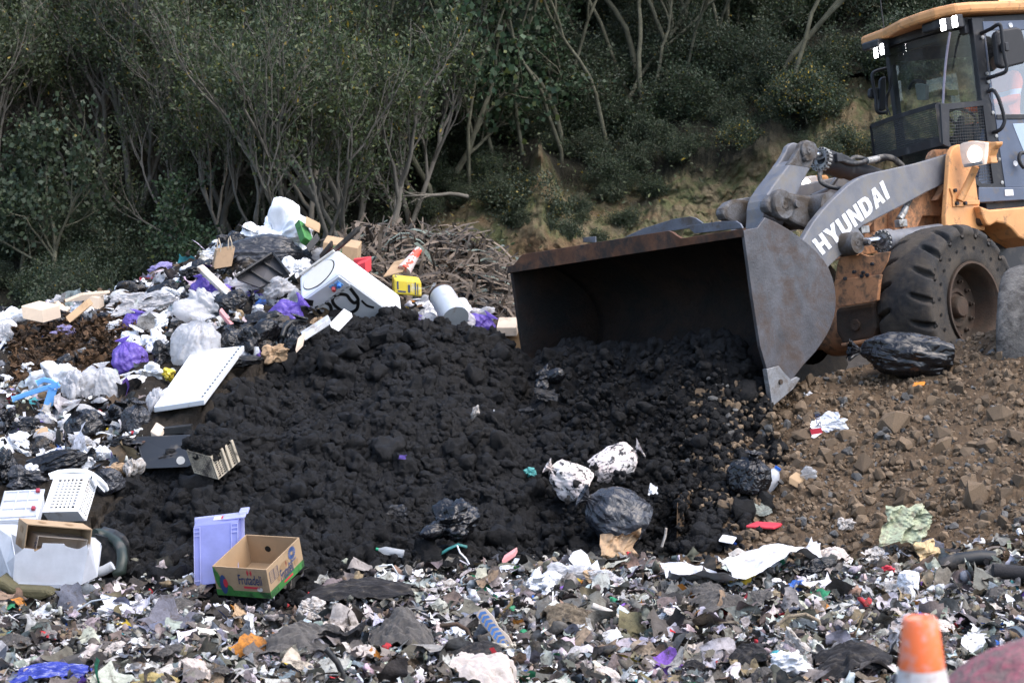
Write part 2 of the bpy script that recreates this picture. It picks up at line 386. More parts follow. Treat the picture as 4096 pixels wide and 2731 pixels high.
t = NT('hillside_earth'); geo = t.n('NewGeometry'); sx = t.n('SeparateXYZ'); t.l(geo.outputs['True Normal'], sx.inputs[0])
base = t.ramp(t.noise(1.3, 9, .72), ((.3, (.09, .072, .042)), (.5, (.20, .16, .095)), (.72, (.30, .24, .155))))
moss = t.ramp(t.noise(2.2, 8, .75, dist=.6), ((.46, 0.), (.58, 1.)))
c1 = t.mix(moss, base, (.125, .135, .062)); c2 = t.mix(t.ramp(t.noise(.9, 6, .7), ((.52, 0.), (.66, .8))), c1, (.19, .115, .065))
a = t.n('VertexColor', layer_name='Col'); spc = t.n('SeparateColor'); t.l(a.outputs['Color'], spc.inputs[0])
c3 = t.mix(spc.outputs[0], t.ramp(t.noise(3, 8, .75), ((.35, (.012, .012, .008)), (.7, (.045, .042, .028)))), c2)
M_hill = t.set(col=c3, rough=.95, spec=.15, nrm=t.bump(t.noise(30, 7, .75), .05, 1, t.bump(t.noise(7, 6, .7, dist=.6), .12)))
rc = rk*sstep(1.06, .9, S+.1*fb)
tag(link('hillside', np_mesh('hillside', P, grid_faces(760, len(hs)), M_hill, smooth=False, cols=np.stack([rc, rc, rc], 1))), kind='structure')

# ---------------------------------------------------------------- loose stuff on the heaps
def unit_rand(n, r):
    q = r.normal(size=(n, 4)); q /= np.linalg.norm(q, axis=1)[:, None]
    w, x, y, z = q.T
    return np.stack([np.stack([1-2*(y*y+z*z), 2*(x*y-z*w), 2*(x*z+y*w)], -1), np.stack([2*(x*y+z*w), 1-2*(x*x+z*z), 2*(y*z-x*w)], -1), np.stack([2*(x*z-y*w), 2*(y*z+x*w), 1-2*(x*x+y*y)], -1)], 1)
def scatter(name, protos, P, size, m, r, cols=None, smooth=True, rot=None, kind='stuff', label=None, cat=None, aniso=None):
    k = r.randint(len(protos), size=len(P)); R = unit_rand(len(P), r) if rot is None else rot
    Vs = []; Fs = []; Cs = []; b = 0
    for j, (V, F) in enumerate(protos):
        i = np.nonzero(k == j)[0]
        if not len(i): continue
        sc = size[i][:, None, None] if aniso is None else size[i][:, None, None]*aniso[i][:, None, :]
        W = np.einsum('nij,nvj->nvi', R[i], V[None]*sc)+P[i][:, None]
        Vs.append(W.reshape(-1, 3)); Fs.append((F[None]+b+(np.arange(len(i))*len(V))[:, None, None]).reshape(-1, F.shape[1])); b += len(i)*len(V)
        if cols is not None: Cs.append(np.repeat(cols[i], len(V), 0))
    o = link(name, np_mesh(name, np.concatenate(Vs), np.concatenate(Fs), m, smooth, np.concatenate(Cs) if cols is not None else None))
    return tag(o, label, cat, None, kind)
def clod(seed, sub):
    V, F = ico(sub); p = V*1.0
    f1, _ = worley(V*1.9+seed*3.1, seed); f2, _ = worley(V*4.3+seed, seed+3)
    d = .36+.36*np.sqrt(np.clip(1-f1**2, 0, 1))+.3*np.sqrt(np.clip(1-f2**2, 0, 1))+.75*fbm(V*1.1+seed, seed, 2)+.3*fbm(V*4.5+seed, seed+5, 2); d = np.maximum(d, .15)
    return V*d[:, None]*np.array([1, .7+.4*rnd.random(), .7]), F
r = np.random.RandomState(5)
def on_prof(prof, n, u0, u1, s0, s1, r, ubias=None):
    u = r.uniform(u0, u1, n); s = r.uniform(s0, s1, n); Y, z = prof(u, s); return np.stack([(u-1176)/4573*Y, Y, z], 1), u, s
P, u, s = on_prof(pile_prof, 17000, 156, 1800, -.03, 1.1, r); hi = lowdisp(P, .19, 20); pm = fbm(P*1.7, 77, 3)
sz = np.clip(np.exp(np.where(r.rand(len(P)) < .24+.3*pm, r.normal(-3.05, .45, len(P)), r.normal(-4.0, .38, len(P)))), .009, .15); P[:, 2] += hi+sz*.1
for nm, lo, hi_, sub, nn_, lb in (('soil_lumps', .062, 9, 3, 6, 'big black lumps of soil lying on the heap'), ('soil_clods', .03, .062, 2, 7, 'black damp clods of soil heaped over the slope'), ('soil_crumbs', 0, .03, 1, 7, 'fine black soil crumbs on the heap')):
    m = (sz >= lo) & (sz < hi_); scatter(nm, [clod(i+7*sub, sub) for i in range(nn_)], P[m], sz[m], M_soil, r, label=lb, cat='soil')
# toe and edge crumbs spread over the litter, and clods tumbling in front of the bucket
P, u, s = on_prof(pile_prof, 900, 160, 1700, -.12, .05, r); P[:, 2] = np.maximum(P[:, 2], 0)+.01
sz = np.exp(r.normal(-3.6, .45, len(P)))
scatter('spilled_soil', [clod(i+17, 2) for i in range(4)], P, sz, M_soil, r, label='loose black soil spilled at the foot of the heap', cat='soil')
n = 900; u = r.uniform(1290, 1660, n); v = r.uniform(830, 1240, n); P = np.array([hit(a, b, h_pile) for a, b in zip(u, v)]); P += r.uniform(0, .38, (n, 1))*np.array([[0, -.75, .45]])
scatter('falling_soil', [clod(i+27, 2) for i in range(5)], P, np.exp(r.normal(-3.75, .5, n)), M_soil, r, label='black clods tumbling from the raised bucket', cat='soil')
n = 1500; u = r.normal(1625, 48, n); v = r.uniform(900, 1275, n); u = u-(v-1080)*.1; P = np.array([hit(a, b, height_low) for a, b in zip(u, v)])+np.array([0, -.03, .04])
scatter('mixed_soil', [clod(33+i, 2) for i in range(5)], P, np.exp(r.normal(-3.75, .5, n)), M_soil, r, label='black clods spilling over the edge of the brown bank', cat='soil')
def stone(seed):
    q = np.random.RandomState(seed); bm = bmesh.new()
    for p in q.normal(size=(17, 3)): 
        p = p/np.linalg.norm(p)*q.uniform(.82, 1.0)*np.array([1, .82, .66]); bm.verts.new(p)
    h = bmesh.ops.convex_hull(bm, input=bm.verts); bmesh.ops.triangulate(bm, faces=bm.faces)
    bm.verts.index_update(); V = np.array([v.co[:] for v in bm.verts]); F = np.array([[v.index for v in f.verts] for f in bm.faces]); bm.free(); return V, F
STONES = [stone(100+i) for i in range(14)]
def stone_cols(n, r):
    c = np.array([.19, .135, .086])[None]*r.uniform(.55, 1.35, (n, 1)); g = r.rand(n) < .1; c[g] = c[g].mean(1, keepdims=True)*np.array([.95, .95, .93]); return c
P, u, s = on_prof(bank_prof, 19000, 1600, 2750, -.02, 1.3, r)
keep = (u > 1690-140*(r.rand(len(u)))); P = P[keep]; n = len(P)
sz = np.clip(np.exp(r.normal(-4.4, .72, n)), .005, .07); P[:, 2] += lowdisp(P, .06, 30)+sz*.25-.012
scatter('bank_gravel', STONES, P, sz, M_stone, r, cols=stone_cols(n, r), smooth=False, label='small broken brown stones covering the bank', cat='gravel')
n = 330; u = r.uniform(1560, 1800, n); v = r.uniform(880, 1180, n); P = np.array([hit(a, b) for a, b in zip(u, v)])+np.array([0, -.05, .05])
scatter('stones_in_soil', STONES, P, np.exp(r.normal(-3.7, .5, n)), M_stone, r, cols=stone_cols(n, r), smooth=False, label='brown stones mixed into the edge of the black soil', cat='gravel')
# larger stones, each a thing of its own
stone_me = [np_mesh('rock', *stone(300+i), M_stone, False, cols=np.tile(stone_cols(1, r), (len(stone(300+i)[0]), 1))) for i in range(12)]
for i in range(110):
    u = r.uniform(1700, 2400); v = r.uniform(ip(u, BU, BC)+12, 1240); p = hit(u, v); s_ = float(np.exp(r.normal(-2.62, .3)))
    if i < 6: u, v, s_ = [(2055, 985, .17), (2170, 1005, .12), (2345, 1010, .13), (1985, 1075, .13), (2300, 960, .14), (2165, 1035, .13)][i]; p = hit(u, v)
    m = Matrix.Translation(Vector(p)+Vector((0, 0, s_*.15))) @ Matrix(unit_rand(1, r)[0].tolist()).to_4x4() @ Matrix.Scale(s_, 4)
    o = link('rock', stone_me[i % 12], None, m); z = 'near the top of' if v < 930 else ('halfway down' if v < 1080 else 'low on')
    tag(o, 'large angular brown stone, %s the brown bank%s' % (z, ' at the right edge' if u > 2250 else (' in the middle' if u > 1950 else ' near the soil')), 'rock', 'larger stones on the brown bank')
# ================================================================ vegetation on the hillside
class Tree:
    def __init__(s, seed):
        s.r = random.Random(seed); s.n = np.random.RandomState(seed); s.WV = []; s.WF = []; s.b = 0; s.tips = []
    def limb(s, p, d, L, r0, r1, nseg, sides, up=.12, wob=.22):
        P = [np.array(p)]; d = np.array(d, float); d /= np.linalg.norm(d)
        for i in range(nseg):
            d = d+np.array([s.r.gauss(0, wob), s.r.gauss(0, wob), s.r.gauss(0, wob*.6)+up]); d /= np.linalg.norm(d)
            P.append(P[-1]+d*L/nseg)
        rr = np.linspace(r0, r1, nseg+1); V = []
        for i, q in enumerate(P):
            t = P[min(i+1, nseg)]-P[max(i-1, 0)]; t /= np.linalg.norm(t)+1e-9
            a = np.cross(t, [.31, .95, .05]); a /= np.linalg.norm(a)+1e-9; b = np.cross(t, a)
            for k in range(sides): w = 6.2832*k/sides; V.append(q+rr[i]*(math.cos(w)*a+math.sin(w)*b))
        F = [(s.b+i*sides+k, s.b+i*sides+(k+1) % sides, s.b+(i+1)*sides+(k+1) % sides, s.b+(i+1)*sides+k) for i in range(nseg) for k in range(sides)]
        s.WV += V; s.WF += F; s.b += len(V); return P, d
    def grow(s, p, d, L, rad, lev, cfg):
        P, d1 = s.limb(p, d, L, rad, rad*cfg['tap'], cfg['seg'][lev], cfg['sides'][lev], cfg['up'][lev], cfg['wob'])
        if lev+1 >= len(cfg['n']):
            s.tips.append((P[-1], d1)); 
            if len(P) > 2: s.tips.append((P[-2], d1))
            return
        for i in range(cfg['n'][lev]):
            f = s.r.uniform(cfg['from'][lev], 1) if i else 1.0
            x = f*(len(P)-1); j = min(int(x), len(P)-2); q = P[j]+(P[j+1]-P[j])*(x-j)
            dd = P[j+1]-P[j]; dd = dd/np.linalg.norm(dd)
            v = np.array([s.r.gauss(0, 1), s.r.gauss(0, 1), s.r.gauss(0, .7)]); v -= dd*np.dot(v, dd); v /= np.linalg.norm(v)+1e-9
            a = cfg['ang'][lev]*s.r.uniform(.6, 1.3)
            s.grow(q, dd*math.cos(a)+v*math.sin(a), L*cfg['len'][lev]*s.r.uniform(.7, 1.25), max(rad*cfg['rad'][lev], .0045), lev+1, cfg)
    def leaves(s, per, spread, size, asp=.42, keep=1.0, tilt=.6, curl=0):
        T = np.array([t[0] for t in s.tips]); D = np.array([t[1] for t in s.tips])
        k = s.n.rand(len(T)) < keep; T = T[k]; D = D[k]; n = len(T)*per
        C = np.repeat(T, per, 0)+s.n.normal(size=(n, 3))*spread
        d = np.repeat(D, per, 0)*.5+s.n.normal(size=(n, 3))*tilt; d /= np.linalg.norm(d, axis=1)[:, None]
        w = s.n.normal(size=(n, 3)); w -= d*(w*d).sum(1)[:, None]; w /= np.linalg.norm(w, axis=1)[:, None]
        nn = np.cross(d, w); L = size*s.n.uniform(.6, 1.35, (n, 1))
        V = np.stack([C, C+d*L*.5+w*L*asp*.5+nn*L*.08, C+d*L, C+d*L*.5-w*L*asp*.5+nn*L*.08], 1).reshape(-1, 3)
        F = np.arange(n*4).reshape(-1, 4); return V, F, n
LEAFC = np.array([.049, .068, .030])
def leafcols(n, r, base=LEAFC, yellow=.012, young=.06):
    c = base[None]*r.uniform(.55, 1.5, (n, 1))*np.array([1, 1, 1])[None]+r.normal(size=(n, 3))*.003
    y = r.rand(n) < young; c[y] = np.array([.085, .105, .03])*r.uniform(.7, 1.3, (y.sum(), 1))
    y = r.rand(n) < yellow; c[y] = np.array([.38, .27, .03])*r.uniform(.5, 1.1, (y.sum(), 1))
    return np.repeat(np.clip(c, .005, 1), 4, 0)
t = NT('leaf'); a = t.n('VertexColor', layer_name='Col'); oi = t.n('ObjectInfo')
lc = t.mix(t.ramp(oi.outputs['Random'], ((0, .0), (1, .55))), a.outputs['Color'], (.05, .062, .038))
lc = t.mix(1.0, lc, a.outputs['Color'], 'MIX') if False else lc
t.set(col=lc, rough=.5, spec=.3); tr = t.n('BsdfTranslucent'); t.l(lc, tr.inputs['Color']); mx = t.n('MixShader'); mx.inputs[0].default_value = .25
t.l(t.b.outputs[0], mx.inputs[1]); t.l(tr.outputs[0], mx.inputs[2]); t.l(mx.outputs[0], t.out.inputs['Surface']); M_leaf = t.m
t = NT('bark'); M_bark = t.set(col=t.ramp(t.noise(6, 7, .7), ((.3, (.045, .043, .03)), (.55, (.10, .097, .066)), (.75, (.16, .155, .11)))), rough=.9, spec=.2, nrm=t.bump(t.noise(60, 5), .01))
t = NT('twig'); M_twig = t.set(col=t.ramp(t.noise(3, 5, .7), ((.3, (.085, .077, .062)), (.7, (.185, .17, .145)))), rough=.9, spec=.2)

def make_tree(name, seed, kind):
    T = Tree(seed); r = T.r
    if kind == 'scrub':      # many stems, broom of grey twigs, leaves at the ends
        cfg = dict(n=[4, 5, 5, 4], **{'from': [.45, .35, .3, .2]}, len=[.62, .6, .55, .5], rad=[.6, .5, .45, .5], ang=[.5, .5, .45, .5], seg=[6, 5, 4, 3, 2], sides=[6, 5, 4, 3, 3], up=[.1, .17, .2, .16, .1], wob=.17, tap=.6)
        cfg['n'] = [4, 5, 4, 3]; cfg['n'].append(0)
        for k in range(r.choice((2, 3, 3))):
            a = r.uniform(0, 6.28); T.grow((r.gauss(0, .12), r.gauss(0, .12), -.3), (.55*math.cos(a), .55*math.sin(a), 1), r.uniform(1.6, 2.2), r.uniform(.04, .062), 0, cfg)
        V, F, n = T.leaves(10, .10, .068, keep=.74)
        cols = leafcols(n, T.n, young=.13)
    elif kind == 'slender':  # tall thin stems, light crown high up
        cfg = dict(n=[3, 4, 4, 3, 0], **{'from': [.6, .35, .3, .2]}, len=[.55, .55, .55, .5], rad=[.62, .5, .5, .6], ang=[.38, .42, .45, .5], seg=[9, 5, 4, 3, 2], sides=[7, 5, 4, 3, 3], up=[.09, .16, .16, .1, .1], wob=.17, tap=.6)
        for k in range(r.choice((1, 2, 2))):
            a = r.uniform(0, 6.28); T.grow((r.gauss(0, .1), r.gauss(0, .1), -.3), (.22*math.cos(a), .22*math.sin(a), 1), r.uniform(2.6, 3.4), r.uniform(.03, .055), 0, cfg)
        V, F, n = T.leaves(8, .10, .07, keep=.75); cols = leafcols(n, T.n)
    elif kind == 'broadleaf':
        cfg = dict(n=[5, 5, 4, 0], **{'from': [.35, .3, .2]}, len=[.5, .6, .6], rad=[.55, .5, .5], ang=[.8, .8, .7], seg=[7, 4, 3, 2], sides=[6, 4, 3, 3], up=[.12, .08, .06, .05], wob=.18, tap=.55)
        T.grow((0, 0, -.3), (r.gauss(0, .15), r.gauss(0, .1), 1), 2.2, .06, 0, cfg)
        V, F, n = T.leaves(13, .13, .10, asp=.8, tilt=.8); cols = leafcols(n, T.n, np.array([.036, .062, .030]), .004, .05)
    else:                    # bush
        cfg = dict(n=[6, 5, 4, 0], **{'from': [.2, .2, .2]}, len=[.75, .7, .6], rad=[.6, .5, .5], ang=[.8, .75, .7], seg=[4, 3, 3, 2], sides=[4, 3, 3, 3], up=[.12, .1, .06, .05], wob=.2, tap=.5)
        for k in range(5):
            a = r.uniform(0, 6.28); T.grow((r.gauss(0, .28), r.gauss(0, .28), -.1), (.9*math.cos(a), .9*math.sin(a), 1), r.uniform(.26, .62), .018, 0, cfg)
        V, F, n = T.leaves(9, .085, .058, asp=.5, tilt=.8); cols = leafcols(n, T.n, np.array([.036, .052, .028]), .05 if kind == 'flower' else .004, .03)
    wood = np_mesh('wood', T.WV, np.array(T.WF), M_twig if kind == 'scrub' else M_bark, True)
    crown = np_mesh('crown', V, F, M_leaf, True, cols)
    return wood, crown
KIN = {'scrub': [make_tree('t', 50+i, 'scrub') for i in range(6)], 'slender': [make_tree('t', 70+i, 'slender') for i in range(5)],
       'broadleaf': [make_tree('t', 80+i, 'broadleaf') for i in range(2)], 'bush': [make_tree('t', 90+i, 'bush') for i in range(4)], 'flower': [make_tree('t', 97+i, 'flower') for i in range(1)]}
NAME = {'scrub': 'scrub_tree', 'slender': 'slender_tree', 'broadleaf': 'broadleaf_tree', 'bush': 'bush', 'flower': 'flowering_bush'}
tr_r = random.Random(3)
def plant(kind, u, Y, sc=1.0, label=None, cat='tree', group=None, z=None, rz=None, dz=0):
    x = (u-1176)/4573*Y; z = float(h_hill(np.array([x]), np.array([Y]))[0]) if z is None else z
    e = empty(NAME[kind], Matrix.Translation((x, Y, z+dz)) @ Matrix.Rotation(tr_r.uniform(0, 6.28) if rz is None else rz, 4, 'Z') @ Matrix.Diagonal((sc, sc, sc*tr_r.uniform(.9, 1.15), 1)))
    w, c = KIN[kind][tr_r.randrange(len(KIN[kind]))]
    link('stems' if 'bush' in NAME[kind] else 'trunk', w, e); link('foliage' if 'bush' in NAME[kind] else 'crown', c, e)
    return tag(e, label, cat, group)
G1 = 'grey twiggy trees on the left hillside'
for row, (Y, du, jit) in enumerate(((31.8, 125, 45), (33.4, 108, 45), (35.2, 100, 40), (37.4, 100, 40), (40.0, 100, 40), (43, 100, 40), (46.5, 100, 40))):
    u = -400+row*37 % 90
    while u < (980 if row < 3 else 1090 if row < 5 else 1300):
        uu = u+tr_r.uniform(-jit, jit); 
        if not (row == 0 and (uu < 330 or uu > 900)) and not (row == 1 and 60 < uu < 260):
            pos = 'at the left end' if uu < 300 else ('in the middle' if uu < 700 else 'at the right end')
            plant('scrub', uu, Y+tr_r.uniform(-.6, .6), tr_r.uniform(.85, 1.2), 'twiggy scrub tree with sparse leaves, %s row on the left slope, %s' % (('front', 'second', 'third', 'fourth', 'fifth', 'sixth', 'highest')[row], pos), group=G1)
        u += du
G2 = 'slender trees rooted above the rock cut'
for i, (u, Y) in enumerate(((1085, 33.7), (1148, 34.3), (1005, 33.4), (1212, 34.4), (1290, 34.6), (1388, 34.8), (1460, 36.5), (1480, 35.4), (1100, 35.5), (1240, 36.5), (1740, 34.6), (1560, 36), (1620, 36.5), (1560, 40), (1500, 38.4), (1640, 39.6), (1700, 41.5), (1760, 41), (1840, 43), (1600, 42.5), (1920, 43), (1330, 38.5), (1250, 39), (1180, 40), (1400, 41), (2000, 44), (1050, 35.2), (1120, 35.0), (1350, 35.4), (1425, 35.8), (1545, 37.0), (1610, 36.4), (1680, 37.5), (1740, 38.5), (1265, 37.2), (1190, 37.6), (1790, 39.2), (1510, 41.5), (1650, 42), (1310, 41), (1110, 38.5), (1530, 44), (1690, 45))):
    plant('slender', u, Y, tr_r.uniform(.95, 1.25), 'slender bare-stemmed tree with a thin crown, %s' % ('standing near the lip of the rock cut' if Y < 37 else ('halfway up the right slope' if Y < 41 else 'high on the right slope')), group=G2)
plant('broadleaf', 1030, 33.9, 1.05, 'dark round-leaved tree beside the slender pale trunks', rz=1)
plant('broadleaf', 1225, 35.4, .8, 'small broad-leaved tree with a leafy head above a thin stem', rz=2)
plant('broadleaf', 110, 30.6, .82, 'pale green broad-leaved sapling in front of the dark left wood', rz=3)
plant('broadleaf', 40, 31.5, .7, 'low broad-leaved tree at the left edge of the wood', rz=4)
plant('broadleaf', 470, 30.9, .62, 'young broad-leaved sapling behind the left rubbish mound', rz=5)
G3 = 'bushes covering the hillside'; nb = 0
def bush(u, Y, sc, where, kind='bush'):
    plant(kind, u, Y, sc, ('yellow-flowered bush ' if kind == 'flower' else 'dark leafy bush ')+where, 'bush', G3, dz=-.08)
for Y, du in ((34.3, 50), (35.3, 60), (36.6, 66), (38, 66), (39.6, 66), (41.4, 68), (43.5, 68), (46, 66), (49, 64)):
    u = 940 if Y > 34.5 else 1000
    while u < 2480:
        if not (1900 < u < 2010 and Y < 38.2) and not (Y < 35 and 1190 < u < 1260):
            bush(u+tr_r.uniform(-26, 26), Y+tr_r.uniform(-.5, .5), tr_r.uniform(.75, 1.2)*(.48 if Y < 35 else (.72 if Y < 36 else 1)), 'on the right slope, %s' % ('just above the bare rock' if Y < 36 else ('halfway up' if Y < 41 else 'near the top of the picture')))
        u += du
for u, v in ((1330, 470), (1390, 440), (1355, 500), (1420, 500), (1300, 530), (1120, 440), (1060, 450), (990, 490), (1020, 420), (960, 470), (1480, 430), (1370, 545), (920, 520), (1850, 345), (2020, 330), (1180, 500), (1145, 425)):
    p = hit(u, v, h_hill, 28); bush(u, p[1]-.12, tr_r.uniform(.28, .48), 'growing out of the bare rock cut')
for u, v in ((1890, 200), (1875, 250), (1900, 330), (1180, 480), (1740, 330), (1840, 235), (1920, 130), (2340, 100)):
    p = hit(u, v, h_hill, 28); bush(u, p[1]-.2, tr_r.uniform(.55, .8), 'in the open part of the right slope' if u > 1500 else 'at the foot of the pale rock spur', 'flower')
for i in range(46):
    u = tr_r.uniform(-40, 760); Y = tr_r.uniform(28.6, 33.5); bush(u, Y, tr_r.uniform(.45, .8), 'in the shade under the left trees')
# leaf litter and low herbs under the trees
rl = np.random.RandomState(12); n = 30000
x = rl.uniform(-9.5, 12.5, n); Y = rl.uniform(28.5, 47, n); uu = ucol(x, Y)
ok = ~((uu > 1000) & (h_hill(x, Y) < hill_key(ucol(x, 33.0))[0]-.3) & (rl.rand(n) > .4)); x = x[ok]; Y = Y[ok]; n = len(x)
lp = [(np.array([[0, 0, 0], [.5, .24, .12], [1, 0, 0], [.5, -.24, .12]]), np.array([[0, 1, 2, 3]]))]
tag(scatter('ground_cover', lp, np.stack([x, Y, h_hill(x, Y)+rl.uniform(.02, .3, n)], 1), rl.uniform(.04, .11, n), M_leaf, rl, cols=leafcols(n, rl, np.array([.05, .062, .03]))[::4], smooth=False), 'low herbs and leaves on the hillside', 'ground cover')
# fallen dead branch over the rock, and an orange bag caught in a tree
T = Tree(400); cfgd = dict(n=[5, 4, 3, 0], **{'from': [.3, .2, .2]}, len=[.5, .55, .6], rad=[.5, .5, .5], ang=[.5, .6, .6], seg=[8, 5, 4, 3], sides=[6, 4, 3, 3], up=[.0, .03, .02, 0], wob=.14, tap=.4)
p0 = at(1075, 452, 32.4); p1 = at(945, 428, 32.0)
T.grow(p0, p1-p0, 1.25, .035, 0, cfgd)
tag(link('dead_branch', np_mesh('dead_branch', T.WV, np.array(T.WF), M_twig, True)), 'pale fallen dead branch lying across the foot of the bank', 'branch')
# ================================================================ the wheel loader
def frame(az, roll, pitch):
    az, roll, pitch = [R_(q) for q in (az, roll, pitch)]
    lh = np.array([math.sin(az), -math.cos(az), 0]); fh = np.array([-math.cos(az), -math.sin(az), 0]); z = np.array([0, 0, 1.])
    l = math.cos(roll)*lh+math.sin(roll)*z; u0 = math.cos(roll)*z-math.sin(roll)*lh
    return np.array([math.cos(pitch)*fh-math.sin(pitch)*u0, l, math.cos(pitch)*u0+math.sin(pitch)*fh])
RM = frame(43, 8.5, 2)                       # rows: forward, left, up of the front frame
OM = at(3899/KD, 1221/KD, 19.2)-RM[1]*1.32   # middle of the front axle
cy_, sy_ = math.cos(R_(17)), math.sin(R_(17))
RC_ = np.array([cy_*RM[0]-sy_*RM[1], cy_*RM[1]+sy_*RM[0], RM[2]])    # the cab is steered 17 degrees at the hinge
C2M = RM @ RC_.T
def c2m(p): return C2M @ np.array(p, float)
_Z = {'1': (3400, 0, 3.379), '2': (3400, 400, 3.379), '3': (2900, 540, 3.357), '4': (3200, 600, 3.357), '5': (3300, 850, 2.2726), 'b': (1950, 800, 1.622)}
def S_(z, x, y): a = _Z[z]; return ((a[0]+x/a[2])/KD, (a[1]+y/a[2])/KD)
def tr1(z, x, y, ax, val, cab=False):
    d = ray(*S_(z, x, y)); R = RC_ if cab else RM; n = R[ax]
    p = CAMP+d*((val+n@OM-n@CAMP)/(n@d)); return RM @ (p-OM)
def T(z, pts, ax, val, cab=False): return [tr1(z, x, y, ax, val, cab) for x, y in pts]
AX = {0: np.array([1., 0, 0]), 1: np.array([0, 1., 0]), 2: np.array([0, 0, 1.])}
CAX = {k: C2M @ v for k, v in AX.items()}

dirt_br = (.07, .052, .036)
m_or = mat('loader_orange', (.62, .30, .115), .5, 0, .14, 5, .002, 40, (.27, .16, .085), .2, 11)
m_or2 = mat('loader_orange_worn', (.50, .235, .11), .65, 0, .25, 7, .004, 40, (.13, .085, .055), .42, 9)
m_gr = mat('boom_grey', (.145, .15, .168), .48, .25, .25, 5, .0025, 90, (.19, .18, .165), .42, 5)
m_grd = mat('boom_grey_muddy', (.12, .122, .13), .55, .2, .3, 6, .006, 60, (.055, .043, .032), .62, 4)
m_dk = mat('dark_paint', (.018, .019, .023), .5, 0, .2, 6, .001, 60, (.07, .068, .065), .25, 6)
m_bl = mat('cab_blue_grey', (.085, .105, .15), .42, .2, .15, 5, .001, 60, (.14, .13, .12), .25, 6)
m_st = mat('bucket_steel', (.085, .083, .09), .42, .5, .45, 4, .004, 50, (.075, .058, .05), .5, 3.2)
m_rust_shade = mat('bucket_rust_shade', (.026, .0145, .0095), .8, .1, .6, 4, .02, 22, (.009, .0085, .0085), .62, 3)  # rust and stuck soil, darkened to put the bucket's inner shade into the colour
m_rim = mat('rusty_rim', (.07, .043, .028), .75, .2, .4, 6, .005, 60, (.05, .038, .028), .5, 5)
m_worn = mat('worn_steel', (.30, .30, .31), .38, .8, .3, 8, .003, 80, (.13, .115, .10), .42, 6)
m_chrome = mat('chrome_rod', (.7, .7, .72), .12, 1, .05, 5)
m_hose = mat('hydraulic_hose', (.022, .023, .026), .5, 0, .3, 20, .002, 200, (.15, .14, .125), .4, 7)
m_fit = mat('hose_fitting', (.33, .33, .32), .5, .5, .3, 20, .002, 90, dirt_br, .3, 12)
m_rub = mat('tyre_rubber', (.02, .0195, .02), .78, 0, .35, 7, .006, 80, (.06, .048, .036), .62, 3.5, spec=.35)
m_hole = mat('hole_black', (.004, .004, .004), .95)
m_wht = mat('lettering_white', (.72, .73, .75), .5, 0, .06, 12, 0, 50, (.18, .18, .18), .2, 14)
m_mir = mat('mirror_black', (.016, .016, .018), .55, 0, .2, 10, .0015, 200)
m_glass = glass('cab_glass', (.72, .8, .76), .06)
m_gdoor = glass('door_glass', (.66, .73, .82), .2, .05)
m_lampw = emit('work_light', (1, .98, .97), 9.0)
m_lamph = emit('headlamp_glow', (1, .93, .86), 3.5)
m_lens = film('headlamp_lens', (.78, .74, .70), .8, .25); 
m_amb = emit('beacon_amber', (1, .42, .06), 3.0)

MW = Matrix(((RM[0][0], RM[1][0], RM[2][0], OM[0]), (RM[0][1], RM[1][1], RM[2][1], OM[1]), (RM[0][2], RM[1][2], RM[2][2], OM[2]), (0, 0, 0, 1)))
LD = tag(empty('wheel_loader', MW), 'orange and grey wheel loader tipping black soil from its raised bucket', 'loader')
def P_(z, pts, ax, val, off, name, m, parent=None, cab=False, bevel=.008):
    return MB().prism(T(z, pts, ax, val, cab), np.array(off, float), False).build(name, m, parent or LD, bevel)
lm = np.array([1, -1., 1])
def mirror(o, name=None):             # the same part on the machine's far side
    me = o.data.copy()
    for v in me.vertices: v.co.y = -v.co.y
    me.flip_normals(); q = link(name or o.name.split('.')[0], me, o.parent)
    for md in o.modifiers:
        n = q.modifiers.new(md.name, md.type)
        if md.type == 'BEVEL': n.width = md.width; n.segments = 2; n.limit_method = 'ANGLE'; n.angle_limit = md.angle_limit
    return q
# ---- bucket
m_guard = mat('guard_steel', (.13, .14, .17), .42, .3, .35, 5, .004, 50, (.10, .085, .075), .4, 4)
chk = [(1662, 195), (1752, 178), (1800, 112), (1868, 140), (1950, 188), (2020, 236), (2085, 286), (2135, 333), (2180, 385), (2215, 440), (2240, 505), (2256, 570), (2262, 640), (2260, 700), (2250, 760), (2230, 820), (2203, 875), (2168, 932), (2130, 985), (2050, 1072), (1990, 1150), (1900, 1270), (1820, 1362), (1848, 1312), (1812, 1090), (1770, 950), (1722, 640)]
ck = P_('b', chk, 1, 1.47, (0, -.035, 0), 'bucket', m_st, None); BK = ck
c2 = mirror(ck, 'cheek_plate'); c2.parent = BK; c2.data.materials[0] = m_rust_shade
shp = [(1662, 200), (1760, 190), (1860, 180), (1945, 205), (2020, 255), (2080, 302), (2165, 395), (2225, 510), (2244, 640), (2234, 750), (2190, 870), (2115, 985), (2040, 1068), (1985, 1140), (1900, 1255), (1835, 1338)]
sp = T('b', shp, 1, 1.47); V = []; n = 25
ls = np.linspace(-1.45, 1.45, n)
for p in sp:
    for a in ls: V.append((p[0], a, p[2]))
sh = link('shell', np_mesh('shell', V, grid_faces(n, len(sp)), m_rust_shade), BK); md = sh.modifiers.new('solid', 'SOLIDIFY'); md.thickness = .03; md.offset = 0
p0 = sp[0]; V = []; F = []
ls = np.linspace(-1.475, 1.475, 60)
for a in ls:
    h = .018+.085*float(sstep(-1.40, -1.22, a)*sstep(.80, .62, a)); w_ = .012*math.sin(a*9)*math.sin(a*3.1)
    V += [(p0[0]+.015, a, p0[2]-.05), (p0[0]+.02+w_, a, p0[2]+h), (p0[0]-.015+w_, a, p0[2]+h), (p0[0]-.02, a, p0[2]-.05)]
